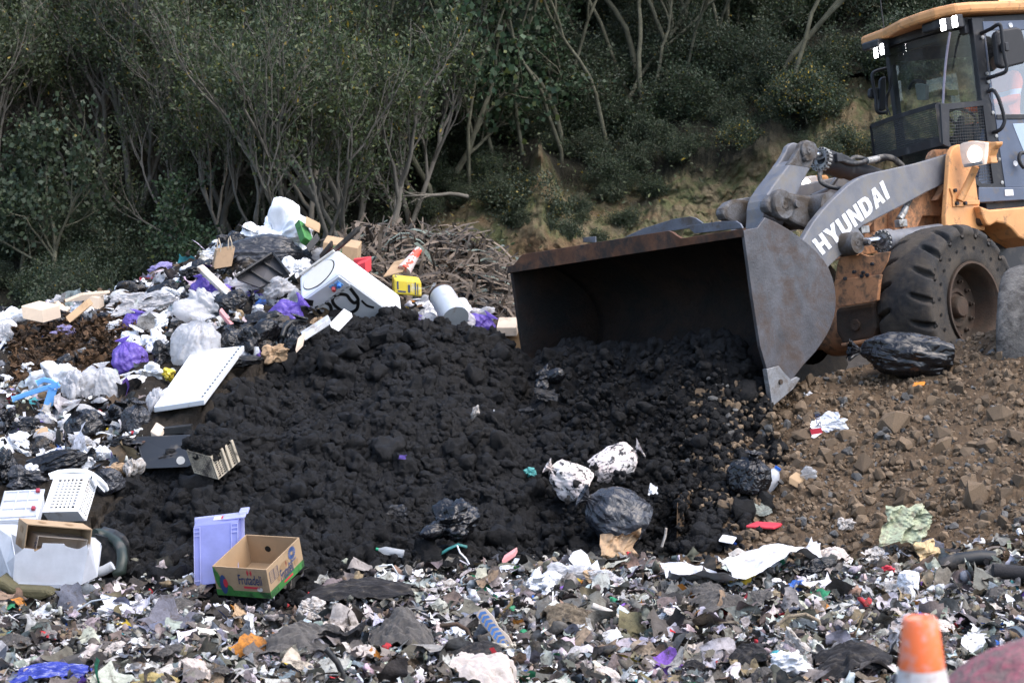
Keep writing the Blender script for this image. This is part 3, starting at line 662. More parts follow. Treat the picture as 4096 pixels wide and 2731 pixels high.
F = [(i*4+k, i*4+(k+1) % 4, i*4+4+(k+1) % 4, i*4+4+k) for i in range(59) for k in range(4)]+[(0, 1, 2, 3), (239, 238, 237, 236)]
MB().add(V, F).build('top_lip', mat('lip_rust', (.13, .058, .03), .75, .2, .5, 5, .004, 60, (.035, .028, .024), .5, 4), BK, .004)
for q in ([(1290, 168), (1345, 218), (1655, 183), (1640, 155), (1610, 137), (1500, 140)], [(885, 243), (1010, 185), (1200, 125), (1310, 107), (1350, 118), (1395, 150), (1300, 185)], [(618, 275), (618, 243), (698, 238), (698, 275)]):
    P_('b', q, 0, 3.2 if q[0][0] > 1000 else 3.08, (-.02, 0, 0), 'spill_guard', m_guard, BK, bevel=.003)
P_('b', [(1662, 197), (1750, 180), (1890, 1072), (1812, 1092), (1770, 950), (1722, 640)], 1, 1.484, (0, -.013, 0), 'side_cutter', m_st, BK, bevel=.004)
P_('b', [(1812, 1094), (1890, 1074), (1926, 1120), (1970, 1165), (2006, 1145), (2030, 1157), (1985, 1225), (1820, 1364), (1846, 1310)], 1, 1.492, (0, -.05, 0), 'corner_edge', m_worn, BK, bevel=.004)
tip = tr1('b', 1835, 1338, 1, 1.47); bk_ = tr1('b', 1985, 1140, 1, 1.47)
MB().par((tip[0]+.03, -1.46, tip[2]-.035), (0, 2.9, 0), (bk_-tip)*np.array([.5, 0, .5]), (0, 0, .03)).build('cutting_edge', m_worn, BK, .004)
MB().lathe([(0, .024), (.012, .022), (.012, 0)], tr1('b', 1900, 1179, 1, 1.494), (0, 1, 0), 12).build('edge_bolt', m_rim, BK)
# ---- boom
bo = [(2060, 30), (2010, 45), (1600, 170), (1330, 230), (1080, 285), (985, 305), (900, 330), (830, 358), (760, 392), (695, 432), (640, 475), (540, 568), (440, 662), (370, 735), (300, 812), (180, 962), (40, 1195), (-40, 1400), (20, 1600), (200, 1720), (320, 1660), (395, 1562), (480, 1480), (560, 1410), (700, 1390), (790, 1360), (880, 1280), (860, 1150), (790, 1065), (860, 1010), (1000, 940), (1400, 733), (1700, 566), (1990, 430), (2080, 400)]
boom = P_('4', bo, 1, .55, (0, -.07, 0), 'boom_arm', m_gr, bevel=.012); boom2 = mirror(boom)
LET = {'H': (.74, [[(0,0),(.25,0),(.25,1),(0,1)], [(.49,0),(.74,0),(.74,1),(.49,1)], [(.25,.4),(.49,.4),(.49,.62),(.25,.62)]]),
 'Y': (.78, [[(.26,0),(.52,0),(.52,.44),(.26,.44)], [(.26,.44),(.39,.44),(.39,.7),(.25,1),(-.02,1)], [(.39,.44),(.52,.44),(.8,1),(.53,1),(.39,.7)]]),
 'U': (.74, [[(0,.25),(.25,.25),(.25,1),(0,1)], [(.49,.25),(.74,.25),(.74,1),(.49,1)], [(0,.25),(.06,.1),(.2,.01),(.37,-.02),(.37,.19),(.28,.2),(.25,.25)], [(.37,-.02),(.54,.01),(.68,.1),(.74,.25),(.49,.25),(.46,.2),(.37,.19)]]),
 'N': (.76, [[(0,0),(.24,0),(.24,1),(0,1)], [(.52,0),(.76,0),(.76,1),(.52,1)], [(.24,1),(.24,.56),(.52,0),(.52,.44)]]),
 'D': (.76, [[(0,0),(.25,0),(.25,1),(0,1)], [(.25,.8),(.36,.8),(.36,1),(.25,1)], [(.25,0),(.36,0),(.36,.2),(.25,.2)], [(.36,1),(.36,.8),(.46,.73),(.5,.5),(.76,.5),(.72,.76),(.58,.95)], [(.5,.5),(.46,.27),(.36,.2),(.36,0),(.58,.05),(.72,.24),(.76,.5)]]),
 'A': (.80, [[(0,0),(.25,0),(.4,.7),(.4,1),(.27,1)], [(.55,0),(.8,0),(.53,1),(.4,1),(.4,.7)], [(.292,.2),(.508,.2),(.463,.4),(.337,.4)]]),
 'I': (.26, [[(0,0),(.26,0),(.26,1),(0,1)]])}
TL, BL, TR_, BR = T('4', [(160, 1222), (302, 1412), (1112, 408), (1208, 640)], 1, .5545)
tw = sum(LET[c][0]+.10 for c in 'HYUNDAI')-.10; b = MB(); x0 = 0
for c in 'HYUNDAI':
    w_, polys = LET[c]
    for q in polys:
        pts = []
        for x, y in q:
            a_ = (x0+x)/tw; pts.append((BL*(1-a_)+BR*a_)*(1-y)+(TL*(1-a_)+TR_*a_)*y)
        b.prism(pts, np.array([0, -.004, 0]))
    x0 += w_+.10
b.build('lettering', m_wht, boom)
def boss(name, z, x, y, l0, l1, r, m, parent=None, lobe=None, n=32):
    p = tr1(z, x, y, 1, l1); d = l1-l0; b = MB()
    b.lathe([(0, 0), (0, r), (d*.75, r), (d, r*.9), (d, r*.3), (d+.004, r*.28), (d+.004, r*.12), (d-.01, .0)], (p[0], l0, p[2]), (0, 1, 0), n)
    if lobe is not None:
        q = tr1(z, lobe[0], lobe[1], 1, l1); b.lathe([(0, 0), (0, r*.3), (d*.9, r*.28), (d*1.25, r*.22), (d*1.25, 0)], (q[0], l0+.01, q[2]), (0, 1, 0), 16)
        b.prism([np.array([p[0], l1, p[2]])+np.array([q[0]-p[0], 0, q[2]-p[2]])*t_+s_*r*.5*(1-t_*.5)*np.array([-(q[2]-p[2]), 0, q[0]-p[0]])/np.hypot(q[0]-p[0], q[2]-p[2]) for t_, s_ in ((0, 1), (1.1, 1), (1.1, -1), (0, -1))], (0, -.03, 0))
    return b.build(name, m, parent or LD, .004)
# cross tube casting that carries the bell crank
cast = [(560, 960), (575, 880), (640, 800), (740, 757), (850, 765), (950, 785), (1150, 820), (1400, 828), (1475, 822), (1400, 930), (1290, 1050), (1170, 1270), (1100, 1260), (960, 1195), (850, 1130), (690, 1080), (600, 1030)]
cs = P_('3', cast, 1, .33, (0, -.11, 0), 'pivot_bracket', m_grd, bevel=.03); mirror(cs)
c_ = tr1('3', 1250, 1010, 1, .33)
MB().lathe([(-.49, 0), (-.49, .155), (.49, .155), (.49, 0)], (c_[0], 0, c_[2]), (0, 1, 0), 28).build('cross_tube', m_grd, LD)
boss('pivot_pin', '3', 800, 930, .30, .375, .15, m_grd, None, (950, 930))
# bell crank
bc = [(512, 1110), (514, 980), (532, 880), (572, 790), (650, 672), (760, 530), (850, 405), (930, 335), (1010, 330), (1150, 452), (1100, 530), (1040, 650), (980, 780), (860, 1000), (740, 1330), (480, 1420)]
BCK = P_('3', bc, 1, .11, (0, -.22, 0), 'bell_crank', m_gr, bevel=.014)
ear = [(850, 406), (915, 320), (985, 205), (1020, 115), (1065, 78), (1110, 66), (1170, 85), (1210, 150), (1222, 230), (1205, 310), (1150, 453)]
P_('3', ear, 1, .112, (0, -.06, 0), 'clevis_ear', m_grd, BCK, bevel=.012)
MB().prism([np.array(p)*lm for p in T('3', ear, 1, .112)], (0, .06, 0)).build('clevis_ear', m_gr, BCK, .012)
boss('clevis_pin', '3', 1130, 210, .11, .145, .1, m_grd, BCK, (1090, 320))
b = MB(); p = tr1('3', 1120, 215, 1, 0); b.lathe([(-.05, 0), (-.05, .085), (.05, .085), (.05, 0)], (p[0], 0, p[2]), (0, 1, 0), 20).build('rod_eye', m_grd, BCK)
P_('3', [(395, 825), (250, 848), (185, 868), (165, 920), (158, 1000), (170, 1120), (185, 1215), (240, 1240), (360, 1225)], 1, -.30, (0, -.10, 0), 'coupler_hook', m_gr, BCK, bevel=.008)
# dump cylinder
a0, a1, a2 = T('3', [(1150, 245), (1300, 335), (2150, 590)], 1, 0); ax_ = a2-a0; ax_ /= np.linalg.norm(ax_)
DC = MB().lathe([(0, 0), (0, .10), (.02, .122), (.34, .122), (.36, .108), (1.3, .108), (1.3, 0)], a1, ax_, 30).build('dump_cylinder', m_dk, LD)
MB().lathe([(0, 0), (0, .048), (np.linalg.norm(a1-a0)+.02, .048)], a0, ax_, 20).build('piston_rod', m_chrome, DC)
b = MB(); e1 = np.cross(ax_, AX[1]); e1 /= np.linalg.norm(e1); e2_ = np.cross(ax_, e1)
for k in range(18):
    w_ = 2*math.pi*k/18; b.lathe([(0, .012), (0, .019), (.05, .019)], a1-ax_*.035+.108*(math.cos(w_)*e1+math.sin(w_)*e2_), ax_, 8)
b.lathe([(-.012, .05), (-.015, .09), (.01, .1)], a1, ax_, 24)
b.build('gland', m_fit, DC)
def hose(name, z, pts, ax, vals, r, m, parent=None, cab=False):
    vals = [vals]*len(pts) if np.isscalar(vals) else vals
    P = [tr1(z, x, y, ax, v, cab) for (x, y), v in zip(pts, vals)]; Q = []
    for i in range(len(P)-1):            # catmull-rom
        p0, p1, p2, p3 = P[max(i-1, 0)], P[i], P[i+1], P[min(i+2, len(P)-1)]
        for k in range(6):
            t_ = k/6; Q.append(.5*((2*p1)+(p2-p0)*t_+(2*p0-5*p1+4*p2-p3)*t_**2+(3*p1-p0-3*p2+p3)*t_**3))
    Q.append(P[-1]); return MB().tube(Q, r, 10).build(name, m, parent or LD)
hose('hose', '3', [(1500, 320), (1580, 350), (1700, 385), (1830, 370), (1920, 340)], 1, .13, .024, m_hose, DC)
hose('hose', '3', [(2040, 315), (2130, 300), (2230, 310), (2300, 350), (2380, 420)], 1, .13, .034, m_hose, DC)
hose('hose_fitting', '3', [(1900, 350), (1960, 340), (2050, 318)], 1, .13, .036, m_fit, DC)
hose('hose', '3', [(1680, 340), (1740, 300), (1830, 310), (1900, 330)], 1, .02, .022, m_hose, DC)
hose('hose', '3', [(1285, 500), (1270, 560), (1300, 640), (1390, 690), (1500, 715), (1570, 720)], 1, [.05, .1, .15, .2, .25, .3], .024, m_hose, DC)
MB().box(tr1('3', 1510, 310, 1, .12), (.10, .08, .09)).build('port_block', m_dk, DC, .01)
hose('cross_pipe', '3', [(1160, 825), (1360, 735), (1440, 660), (1510, 560)], 1, -.2, .022, m_gr)
# lift cylinders
c0, c1, c2_ = T('4', [(790, 1245), (1110, 1230), (1900, 1085)], 1, .635); ax2 = c2_-c0; ax2 /= np.linalg.norm(ax2)
LC = MB().lathe([(0, 0), (0, .118), (.10, .118), (.11, .098), (.95, .098), (.95, 0)], c1, ax2, 28).build('lift_cylinder', m_gr, LD)
MB().lathe([(0, 0), (0, .042), (np.linalg.norm(c1-c0), .042)], c0, ax2, 18).build('piston_rod', m_chrome, LC)
b = MB(); e1 = np.cross(ax2, AX[1]); e1 /= np.linalg.norm(e1); e2_ = np.cross(ax2, e1)
for k in range(14): w_ = 2*math.pi*k/14; b.lathe([(0, .01), (0, .016), (.04, .016)], c1-ax2*.022+.1*(math.cos(w_)*e1+math.sin(w_)*e2_), ax2, 8)
b.lathe([(-.01, .045), (-.012, .075), (.01, .085)], c1, ax2, 20); b.build('gland', m_fit, LC)
boss('lift_pin', '4', 775, 1245, .5, .70, .115, m_grd, LC, (868, 1240))
mirror(LC)
# ---- front frame, tower and axle
fr = [(700, 1180), (780, 1070), (1000, 945), (1480, 690), (1990, 430), (2020, 1000), (1600, 1060), (1240, 1095), (1170, 1360), (560, 1470)]
FR = P_('4', fr, 1, .3, (0, -.6, 0), 'front_frame', m_or2, bevel=.012)
for q in ([(1235, 800), (1262, 790), (1262, 1085), (1235, 1090)], [(996, 930), (1024, 920), (1024, 1095), (1000, 1100)]): P_('4', q, 1, .36, (0, -.06, 0), 'rib', m_or2, FR)
P_('4', [(1490, 690), (1710, 565), (1690, 740), (1640, 900), (1570, 1060), (1400, 1075), (1400, 950)], 1, .40, (0, -.03, 0), 'side_plate', m_or2, FR)
P_('5', [(140, 392), (296, 388), (318, 372), (395, 395), (450, 392), (452, 372), (590, 355), (565, 450), (500, 566), (90, 615), (110, 470)], 0, .80, (-.02, 0, 0), 'front_cover', m_or2, FR, bevel=.005)
P_('5', [(88, 612), (500, 564), (488, 640), (472, 800), (440, 812), (108, 862), (60, 700)], 0, .84, (-.05, 0, 0), 'lower_cover', m_or2, FR, bevel=.008)
for x, y in ((185, 600), (335, 577), (348, 545), (385, 569), (430, 468), (265, 540)): MB().lathe([(-.01, .018), (.015, .018), (.018, .0)], tr1('5', x, y, 0, .845), (1, 0, 0), 8).build('cover_bolt', m_dk, FR)
AXL = MB().lathe([(-.8, 0), (-.8, .2), (-.4, .24), (-.3, .31), (.3, .31), (.42, .27), (.55, .2), (.8, .19), (.8, 0)], (0.15, 0, -.05), (0, 1, 0), 28).build('front_axle', m_or2, LD)
P_('5', [(85, 880), (120, 862), (440, 812), (468, 900), (470, 1050), (425, 1165), (150, 1215), (140, 1170), (95, 1090)], 0, .74, (-.3, 0, 0), 'axle_housing', m_rim, AXL, bevel=.05)
P_('5', [(140, 1190), (430, 1140), (420, 1180), (150, 1220)], 0, .80, (-.1, 0, 0), 'axle_flange', m_or2, AXL, bevel=.01)
MB().lathe([(-.01, .055), (.02, .055), (.022, .02), (.012, 0)], tr1('5', 280, 1020, 0, .75), (1, 0, 0), 16).build('axle_plug', m_rim, AXL)
tw_ = [(1295, 1568), (1310, 1350), (1335, 1000), (1352, 750), (1375, 680), (1410, 625), (1470, 600), (1630, 600), (1665, 900), (1692, 1000), (1740, 1380), (1775, 1520), (1810, 1590), (1830, 1760), (1300, 1740)]
TW = P_('2', tw_, 1, .68, (0, -.06, 0), 'lift_tower', m_or, bevel=.012); mirror(TW)
P_('2', [(1075, 790), (1090, 740), (1115, 700), (1160, 668), (1360, 662), (1375, 690), (1355, 1400), (1310, 1568), (880, 1568), (985, 1520), (1030, 1380), (1045, 1240)], 1, .40, (0, -.06, 0), 'inner_tower', m_or2, bevel=.012)
P_('2', [(1170, 1350), (1230, 1260), (1310, 1120), (1315, 1240), (1200, 1360)], 1, .5, (0, -.08, 0), 'stop_block', m_or2)
b = MB(); b.lathe([(-.03, 0), (-.03, .05), (.03, .05), (.03, 0)], tr1('5', 1410, 78, 1, .70), (0, 1, 0), 16); b.build('tower_pin', m_rim, TW)
P_('2', [(1575, 1358), (1755, 1352), (1758, 1415), (1580, 1420)], 1, .70, (0, -.03, 0), 'cable_block', m_or, TW)
for zz, pts, rr in (('4', [(1290, 1090), (1340, 940), (1400, 790)], .03), ('4', [(830, 1150), (870, 1060), (950, 960)], .026)):
    hose('pipe', zz, pts, 1, .44, rr, m_or2, FR)
for x, y in ((1355, 985), (845, 1070)): MB().box(tr1('4', x, y, 1, .47), (.13, .07, .075)).build('pipe_clamp', m_fit, FR, .008)
hose('hose_fitting', '4', [(1335, 930), (1380, 860), (1420, 770)], 1, .45, .036, m_fit, FR)
hose('hose', '4', [(1420, 770), (1460, 690), (1500, 600)], 1, .45, .03, m_hose, FR)
# headlamps on the tower
HL_ = P_('2', [(1830, 582), (1660, 560), (1590, 552), (1980, 566), (1978, 612), (1920, 680), (1890, 770), (1912, 855), (1800, 868)][2:] if False else [(1590, 556), (1830, 575), (1982, 568), (1978, 612), (1925, 670), (1893, 760), (1915, 856), (1800, 868), (1700, 880)], 0, -.98, (-.12, 0, 0), 'headlight', m_or, bevel=.01)
P_('2', [(1475, 605), (1520, 580), (1660, 556), (1828, 580), (1822, 700), (1800, 870), (1680, 895), (1535, 916), (1510, 850), (1490, 740)], 0, -.90, (-.075, 0, 0), 'lens', m_lens, HL_, bevel=.01)
c_ = tr1('2', 1690, 735, 0, -.905); b = MB(); b.lathe([(0, 0), (.006, .05), (0, .085)], c_, (1, 0, 0), 24)
b.build('lamp', m_lamph, HL_)
P_('2', [(1535, 872), (1780, 825), (1790, 870), (1545, 912)], 0, -.892, (-.02, 0, 0), 'lens_clamp', m_fit, HL_, bevel=.004)
hose('lamp_stay', '2', [(1485, 1360), (1560, 1200), (1640, 1040), (1700, 900)], 1, [.73, .77, .83, .9], .038, m_or, HL_)
P_('2', [(1355, 1190), (1480, 1188), (1500, 1390), (1575, 1400), (1570, 1440), (1400, 1442), (1395, 1310)], 1, .70, (0, -.02, 0), 'stay_foot', m_or, HL_, bevel=.006)
for x, y in ((1412, 1225), (1436, 1400), (1550, 1398)): MB().lathe([(-.01, .02), (.022, .02), (.025, 0)], tr1('2', x, y, 1, .705), (0, 1, 0), 8).build('foot_bolt', m_dk, HL_)
H2 = P_('3', [(1235, 542), (1370, 535), (1398, 560), (1402, 612), (1270, 650)], 1, -.78, (0, -.2, 0), 'headlight', m_or, bevel=.02)
P_('3', [(985, 740), (1055, 585), (1110, 560), (1180, 545), (1238, 542), (1275, 650)], 1, -.78, (0, -.2, 0), 'lens', m_lens, H2, bevel=.02)
c_ = tr1('3', 1100, 690, 1, -.772); MB().lathe([(0, 0), (.005, .05), (0, .08)], c_, (0, 1, 0), 20).build('lamp', m_lamph, H2)
# ---- wheels
def tyre_mesh(name, seed=0, plain=0):
    na, nw = 352, 42
    prof = [(-.29, .43), (-.3, .55), (-.3, .70)]+[(w_, .745+.058*(1-abs(w_/.3)**5)) for w_ in np.linspace(-.3, .3, 30)]+[(.304, .72), (.306, .69), (.298, .68), (.300, .62), (.292, .60), (.300, .52), (.296, .46), (.282, .42), (.25, .405)]
    prof = np.array(prof); nw = len(prof); A = np.linspace(0, 2*np.pi, na, endpoint=False)
    AA, K = np.meshgrid(A, np.arange(nw)); W = prof[K, 0]; Rr = prof[K, 1]
    pitch = 2*np.pi/19
    ph = AA+np.where(W > 0, 0, pitch/2)+np.abs(W)*.55*np.sign(W)*0+np.abs(W)*.5
    d = np.abs(((ph/pitch) % 1)-.5)*pitch*.8       # metres from a groove's middle
    gw = .010+.036*np.clip(np.abs(W)/.3, 0, 1)
    g = sstep(gw, gw*.45, d)*sstep(.09, .17, np.abs(W))*(Rr > .712)*(1-plain)
    Rr = Rr-g*.07
    V = np.stack([Rr*np.cos(AA), W, Rr*np.sin(AA)], -1).reshape(-1, 3)
    V += (V/np.linalg.norm(V, axis=1)[:, None])*(.007*fbm(V*9, seed, 4)+.004*fbm(V*30, seed+3, 2))[:, None]
    return np_mesh(name, V, grid_faces(na, nw, True)[:, ::-1], m_rub)
tyre_me = tyre_mesh('tyre')
def wheel(l, sgn, spin):
    root = MB().lathe([(.30, .40), (.315, .408), (.315, .43), (.30, .432), (.27, .42)][::1], (0, 0, 0), (0, 1, 0), 48).build('wheel', m_rim, LD)
    root.matrix_local = Matrix.Translation((0, l, 0)) @ (Matrix.Rotation(math.pi, 4, 'Z') if sgn < 0 else Matrix.Identity(4)) @ Matrix.Rotation(spin, 4, 'Y')
    link('tyre', tyre_me, root)
    MB().lathe([(.30, .403), (.27, .385), (.22, .375), (.12, .365), (.06, .35), (.055, .2), (.06, .19), (.10, .185), (.105, .15), (.085, .14), (.085, .11), (.15, .105), (.165, .09), (.17, 0)], (0, 0, 0), (0, 1, 0), 48).build('rim', m_rim, root)
    for k in range(12):
        w_ = 2*math.pi*(k+.3)/12; MB().lathe([(.05, .022), (.085, .022), (.09, .014), (.11, .013), (.11, 0)], (.275*math.cos(w_), 0, .275*math.sin(w_)), (0, 1, 0), 8).build('wheel_nut', m_rim, root)
    b = MB()
    for k in range(24):
        for rr, o in ((.70, 0), (.565, .5)):
            w_ = 2*math.pi*(k+o)/24; b.lathe([(.302, .017), (.3055 if rr > .6 else .3035, .0165), (.304 if rr > .6 else .3025, 0)], (rr*math.cos(w_), 0, rr*math.sin(w_)), (0, 1, 0), 10)
    b.build('painted_sidewall_hole', m_hole, root)  # flat near-black discs, the shade inside the holes put into their colour
    return root
wheel(1.02, 1, .2); wheel(-1.02, -1, .5)
# ---- cab
CAB = MB()
def cbox(b, f0, f1, l0, l1, u0, u1):
    return b.par(c2m((f0, l0, u0)), c2m((f1-f0, 0, 0)), c2m((0, l1-l0, 0)), c2m((0, 0, u1-u0)))
cbox(CAB, -3.2, -1.55, -1.2, .2, .85, 1.55); cbox(CAB, -3.2, -1.66, -1.22, .22, 1.55, 1.6)
CAB = CAB.build('cab', m_dk, LD, .01)
b = MB()                                                # posts and window frames
cbox(b, -1.78, -1.62, .16, .255, 1.0, 2.93); cbox(b, -1.68, -1.60, -1.24, -1.17, 1.5, 2.93); cbox(b, -3.0, -2.9, -1.24, -1.14, 1.5, 2.93); cbox(b, -3.0, -2.88, .12, .25, 1.5, 2.93)
cbox(b, -3.0, -2.94, -1.14, .12, 2.62, 2.93); cbox(b, -3.0, -2.94, -1.14, .12, 1.55, 2.0); cbox(b, -3.0, -1.62, -1.24, -1.2, 2.72, 2.93); cbox(b, -3.0, -1.6, -1.24, -1.2, 1.55, 1.85)
cbox(b, -3.0, -2.94, -1.14, -.72, 2.0, 2.62)
cbox(b, -3.0, -1.45, -1.2, .2, 2.86, 2.95)
b.build('cab_frame', m_dk, CAB, .008)
# roof: plan outline in cab axes
rp = [(-1.50, -1.30), (-1.36, -1.34), (-1.34, -.9), (-1.22, -.45), (-1.22, -.1), (-1.26, .12), (-1.38, .30), (-1.55, .345), (-2.3, .345), (-3.2, .33), (-3.3, .2), (-3.3, -1.2), (-3.2, -1.35)]
z0 = lambda f, l: 2.965+.0*f
RF = MB().prism([c2m((f, l, 2.95+.03*(l+.5)+.02*min(0, f+1.7))) for f, l in rp], c2m((0, 0, .115))).build('roof', m_or, CAB, .035)
for q in ((-1.52, -1.28, -1.22, -.92, 2.86, 2.95), (-1.52, -1.3, -.18, .2, 2.86, 2.96)): b = MB(); cbox(b, *q); b.build('lamp_bracket', m_dk, RF, .02)
hdr = MB(); cbox(hdr, -1.64, -1.56, -1.2, .2, 2.78, 2.95); hdr.build('header', m_dk, CAB, .01)
gp = [(-1.61, -1.19), (-1.5, -.98), (-1.43, -.7), (-1.41, -.45), (-1.44, -.15), (-1.52, .06), (-1.63, .2)]
V = [c2m((f-.03*(k == 1)*0+(.06 if k else 0)*0, l, u_)) for k, u_ in enumerate((1.55, 2.84)) for f, l in gp]
link('windscreen', np_mesh('windscreen', V, grid_faces(len(gp), 2), m_glass), CAB)
V = [c2m((-2.97, l, u_)) for l, u_ in ((-.72, 2.0), (.12, 2.0), (.12, 2.62), (-.72, 2.62))]; link('rear_window', np_mesh('rear_window', V, [(0, 1, 2, 3)], m_glass), CAB)
V = [c2m((f, -1.22, u_)) for f, u_ in ((-1.7, 1.85), (-2.9, 1.85), (-2.9, 2.72), (-1.7, 2.72))]; link('side_window', np_mesh('side_window', V, [(0, 1, 2, 3)], m_glass), CAB)
# door with its glass on the near side
DR = P_('2', [(1905, 0), (1960, 150), (2000, 500), (2100, 1180), (2352, 1180), (2700, 1180), (2700, 260), (2352, 262), (1985, 268)], 1, .262, -CAX[1]*.04, 'door', m_bl, CAB, True, .006)
P_('1', [(1795, 292), (2700, 262), (2700, 402), (1830, 415), (1968, 1545), (1925, 1500)], 1, .262, -CAX[1]*.04, 'door_frame', m_bl, DR, True, .006)
P_('2', [(1985, 195), (2700, 190), (2700, 258), (1988, 264)], 1, .27, -CAX[1]*.04, 'door_rail', m_dk, DR, True, .006)
link('door_glass', np_mesh('door_glass', T('1', [(1832, 417), (2700, 404), (2700, 1590), (1970, 1590)], 1, .25, True), [(0, 1, 2, 3)], m_gdoor), DR)
P_('2', [(2200, 322), (2700, 300), (2700, 900), (2352, 700), (2240, 430)], 1, .266, -CAX[1]*.004, 'lower_glass', mat('lower_glass_sky_tone', (.34, .40, .47), .12, .3, .1, 4), DR, True, .001)  # opaque pane, the pale sky reflection is put into its colour
hose('door_handle', '2', [(2352, 715), (2300, 730), (2285, 800), (2310, 870), (2352, 920)], 1, .33, .02, m_mir, DR, True)
P_('2', [(2095, 1212), (2205, 1208), (2213, 1292), (2100, 1297)], 1, .30, -CAX[1]*.03, 'sticker', m_wht, CAB, True, .001)
MB().lathe([(0, 0), (.004, .028), (0, .03)], tr1('2', 2236, 860, 1, .264, True), CAX[1], 20).build('round_sticker', m_wht, CAB)
MB().lathe([(0, 0), (.01, .025), (0, .028)], tr1('1', 2167, 345, 1, .264, True), CAX[1], 20).build('lock', m_wht, DR)
P_('2', [(1860, 0), (1905, 0), (1965, 200), (1990, 480), (2080, 1195), (2040, 1390), (1760, 1390), (1720, 1200)], 1, .235, -CAX[1]*.05, 'corner_panel', m_bl, CAB, True, .006)
P_('2', [(1740, 1180), (2700, 1180), (2700, 1330), (1740, 1385)], 1, .29, -CAX[1]*.1, 'sill', m_bl, CAB, True, .006)
for z, x, y in (('2', 1925, 175), ('2', 1972, 490), ('2', 2007, 805), ('2', 2048, 1118), ('1', 1850, 1000), ('1', 1866, 1110), ('1', 1896, 1212), ('1', 1785, 510)): MB().lathe([(0, .02), (.015, .02), (.018, 0)], tr1(z, x, y, 1, .262, True), CAX[1], 8).build('panel_bolt', m_fit, CAB)
hose('grab_rail', '2', [(1870, -110), (1930, -130), (1990, -60), (2035, 60), (2075, 200), (2088, 290), (2050, 380), (1990, 425), (1945, 437)], 1, [.27, .33, .38, .4, .4, .4, .38, .33, .27], .02, m_mir, CAB, True)
# stone guard
G_ = empty('stone_guard'); G_.parent = CAB
top = T('2', [(290, 355), (450, 290), (600, 237), (750, 188), (900, 143), (1040, 100), (1180, 60), (1230, 58)], 2, 2.085, True)
fu = CAX[2]; dn = .40
b = MB(); n = len(top)
for t0, t1, w_ in ((0.02, -.03, .02), (-dn+.06, -dn-.03, .02)):
    P = [p+fu*t0 for p in top]; Q = [p+fu*t1 for p in top]; of = CAX[0]*.012
    b.add([q for pr in zip(P, Q) for q in pr]+[q+of for pr in zip(P, Q) for q in pr], [(2*i, 2*i+2, 2*i+3, 2*i+1) for i in range(n-1)]+[(2*n+2*i+1, 2*n+2*i+3, 2*n+2*i+2, 2*n+2*i) for i in range(n-1)]+[(2*i, 2*n+2*i, 2*n+2*i+2, 2*i+2) for i in range(n-1)]+[(2*i+3, 2*n+2*i+3, 2*n+2*i+1, 2*i+1) for i in range(n-1)])
for k, wd in ((0, .015), (n-2, .05)): b.par(top[k]-fu*(dn), fu*dn, (top[min(k+1, n-1)]-top[k])/np.linalg.norm(top[min(k+1, n-1)]-top[k])*wd, CAX[0]*.03)
side = [(1215, 58), (1870, 0), (1905, 110), (1930, 300), (2080, 1195), (1850, 1222), (1770, 1200), (1720, 1150), (1700, 1000)]
st = T('2', [(1225, 58), (1880, 0), (1940, 420), (2080, 1200), (1800, 1225), (1720, 1150), (1370, 650), (1260, 600)], 1, .27, True)
it = T('2', [(1345, 130), (1800, 78), (1858, 540), (1940, 1130), (1790, 1140), (1720, 1060), (1380, 640), (1345, 560)], 1, .27, True)
m_ = len(st); of = -CAX[1]*.03
b.add(st+it+[p+of for p in st]+[p+of for p in it], [(i, (i+1) % m_, m_+(i+1) % m_, m_+i) for i in range(m_)]+[(3*m_+i, 3*m_+(i+1) % m_, 2*m_+(i+1) % m_, 2*m_+i) for i in range(m_)]+[(i, 2*m_+i, 2*m_+(i+1) % m_, (i+1) % m_) for i in range(m_)]+[(m_+i, m_+(i+1) % m_, 3*m_+(i+1) % m_, 3*m_+i) for i in range(m_)])
b.build('guard_frame', m_dk, G_, .003)
m_wire = mat('guard_wire', (.06, .062, .066), .5, .4, .2)
b = MB(); Q = []
seg = np.array(top[:-1]); L = np.concatenate([[0], np.cumsum(np.linalg.norm(np.diff(seg, axis=0), axis=1))])
def along(s): return np.array([np.interp(s, L, seg[:, k]) for k in range(3)])
for k in range(17): b.tube([along(s)-fu*(.02+(dn-.03)*k/16) for s in np.linspace(.01, L[-1]-.05, 16)], .0035, 4, False)
for s in np.arange(.02, L[-1]-.05, .026): b.tube([along(s)-fu*.02, along(s)-fu*(dn-.01)], .003, 4, False)
b.build('guard_mesh', m_wire, G_)
b = MB()
for k in range(27):
    t_ = k/26; y_ = 90+1030*t_; xl = np.interp(y_, [100, 560, 640, 1060, 1130], [1345, 1345, 1380, 1720, 1790]); xr = np.interp(y_, [78, 540, 1130], [1800, 1858, 1940])
    b.tube(T('2', [(xl, y_+16), (xr, y_-16)], 1, .255, True), .0032, 4, False)
for k in range(15):
    x_ = 1370+k*32; xb = np.interp(x_, [1345, 1380, 1720, 1800], [560, 640, 1060, 1130])
    b.tube(T('2', [(x_, 125-(x_-1345)*.11), (x_+ (xb-100)*.075, xb)], 1, .252, True), .0028, 4, False)
b.build('side_mesh', m_wire, G_)
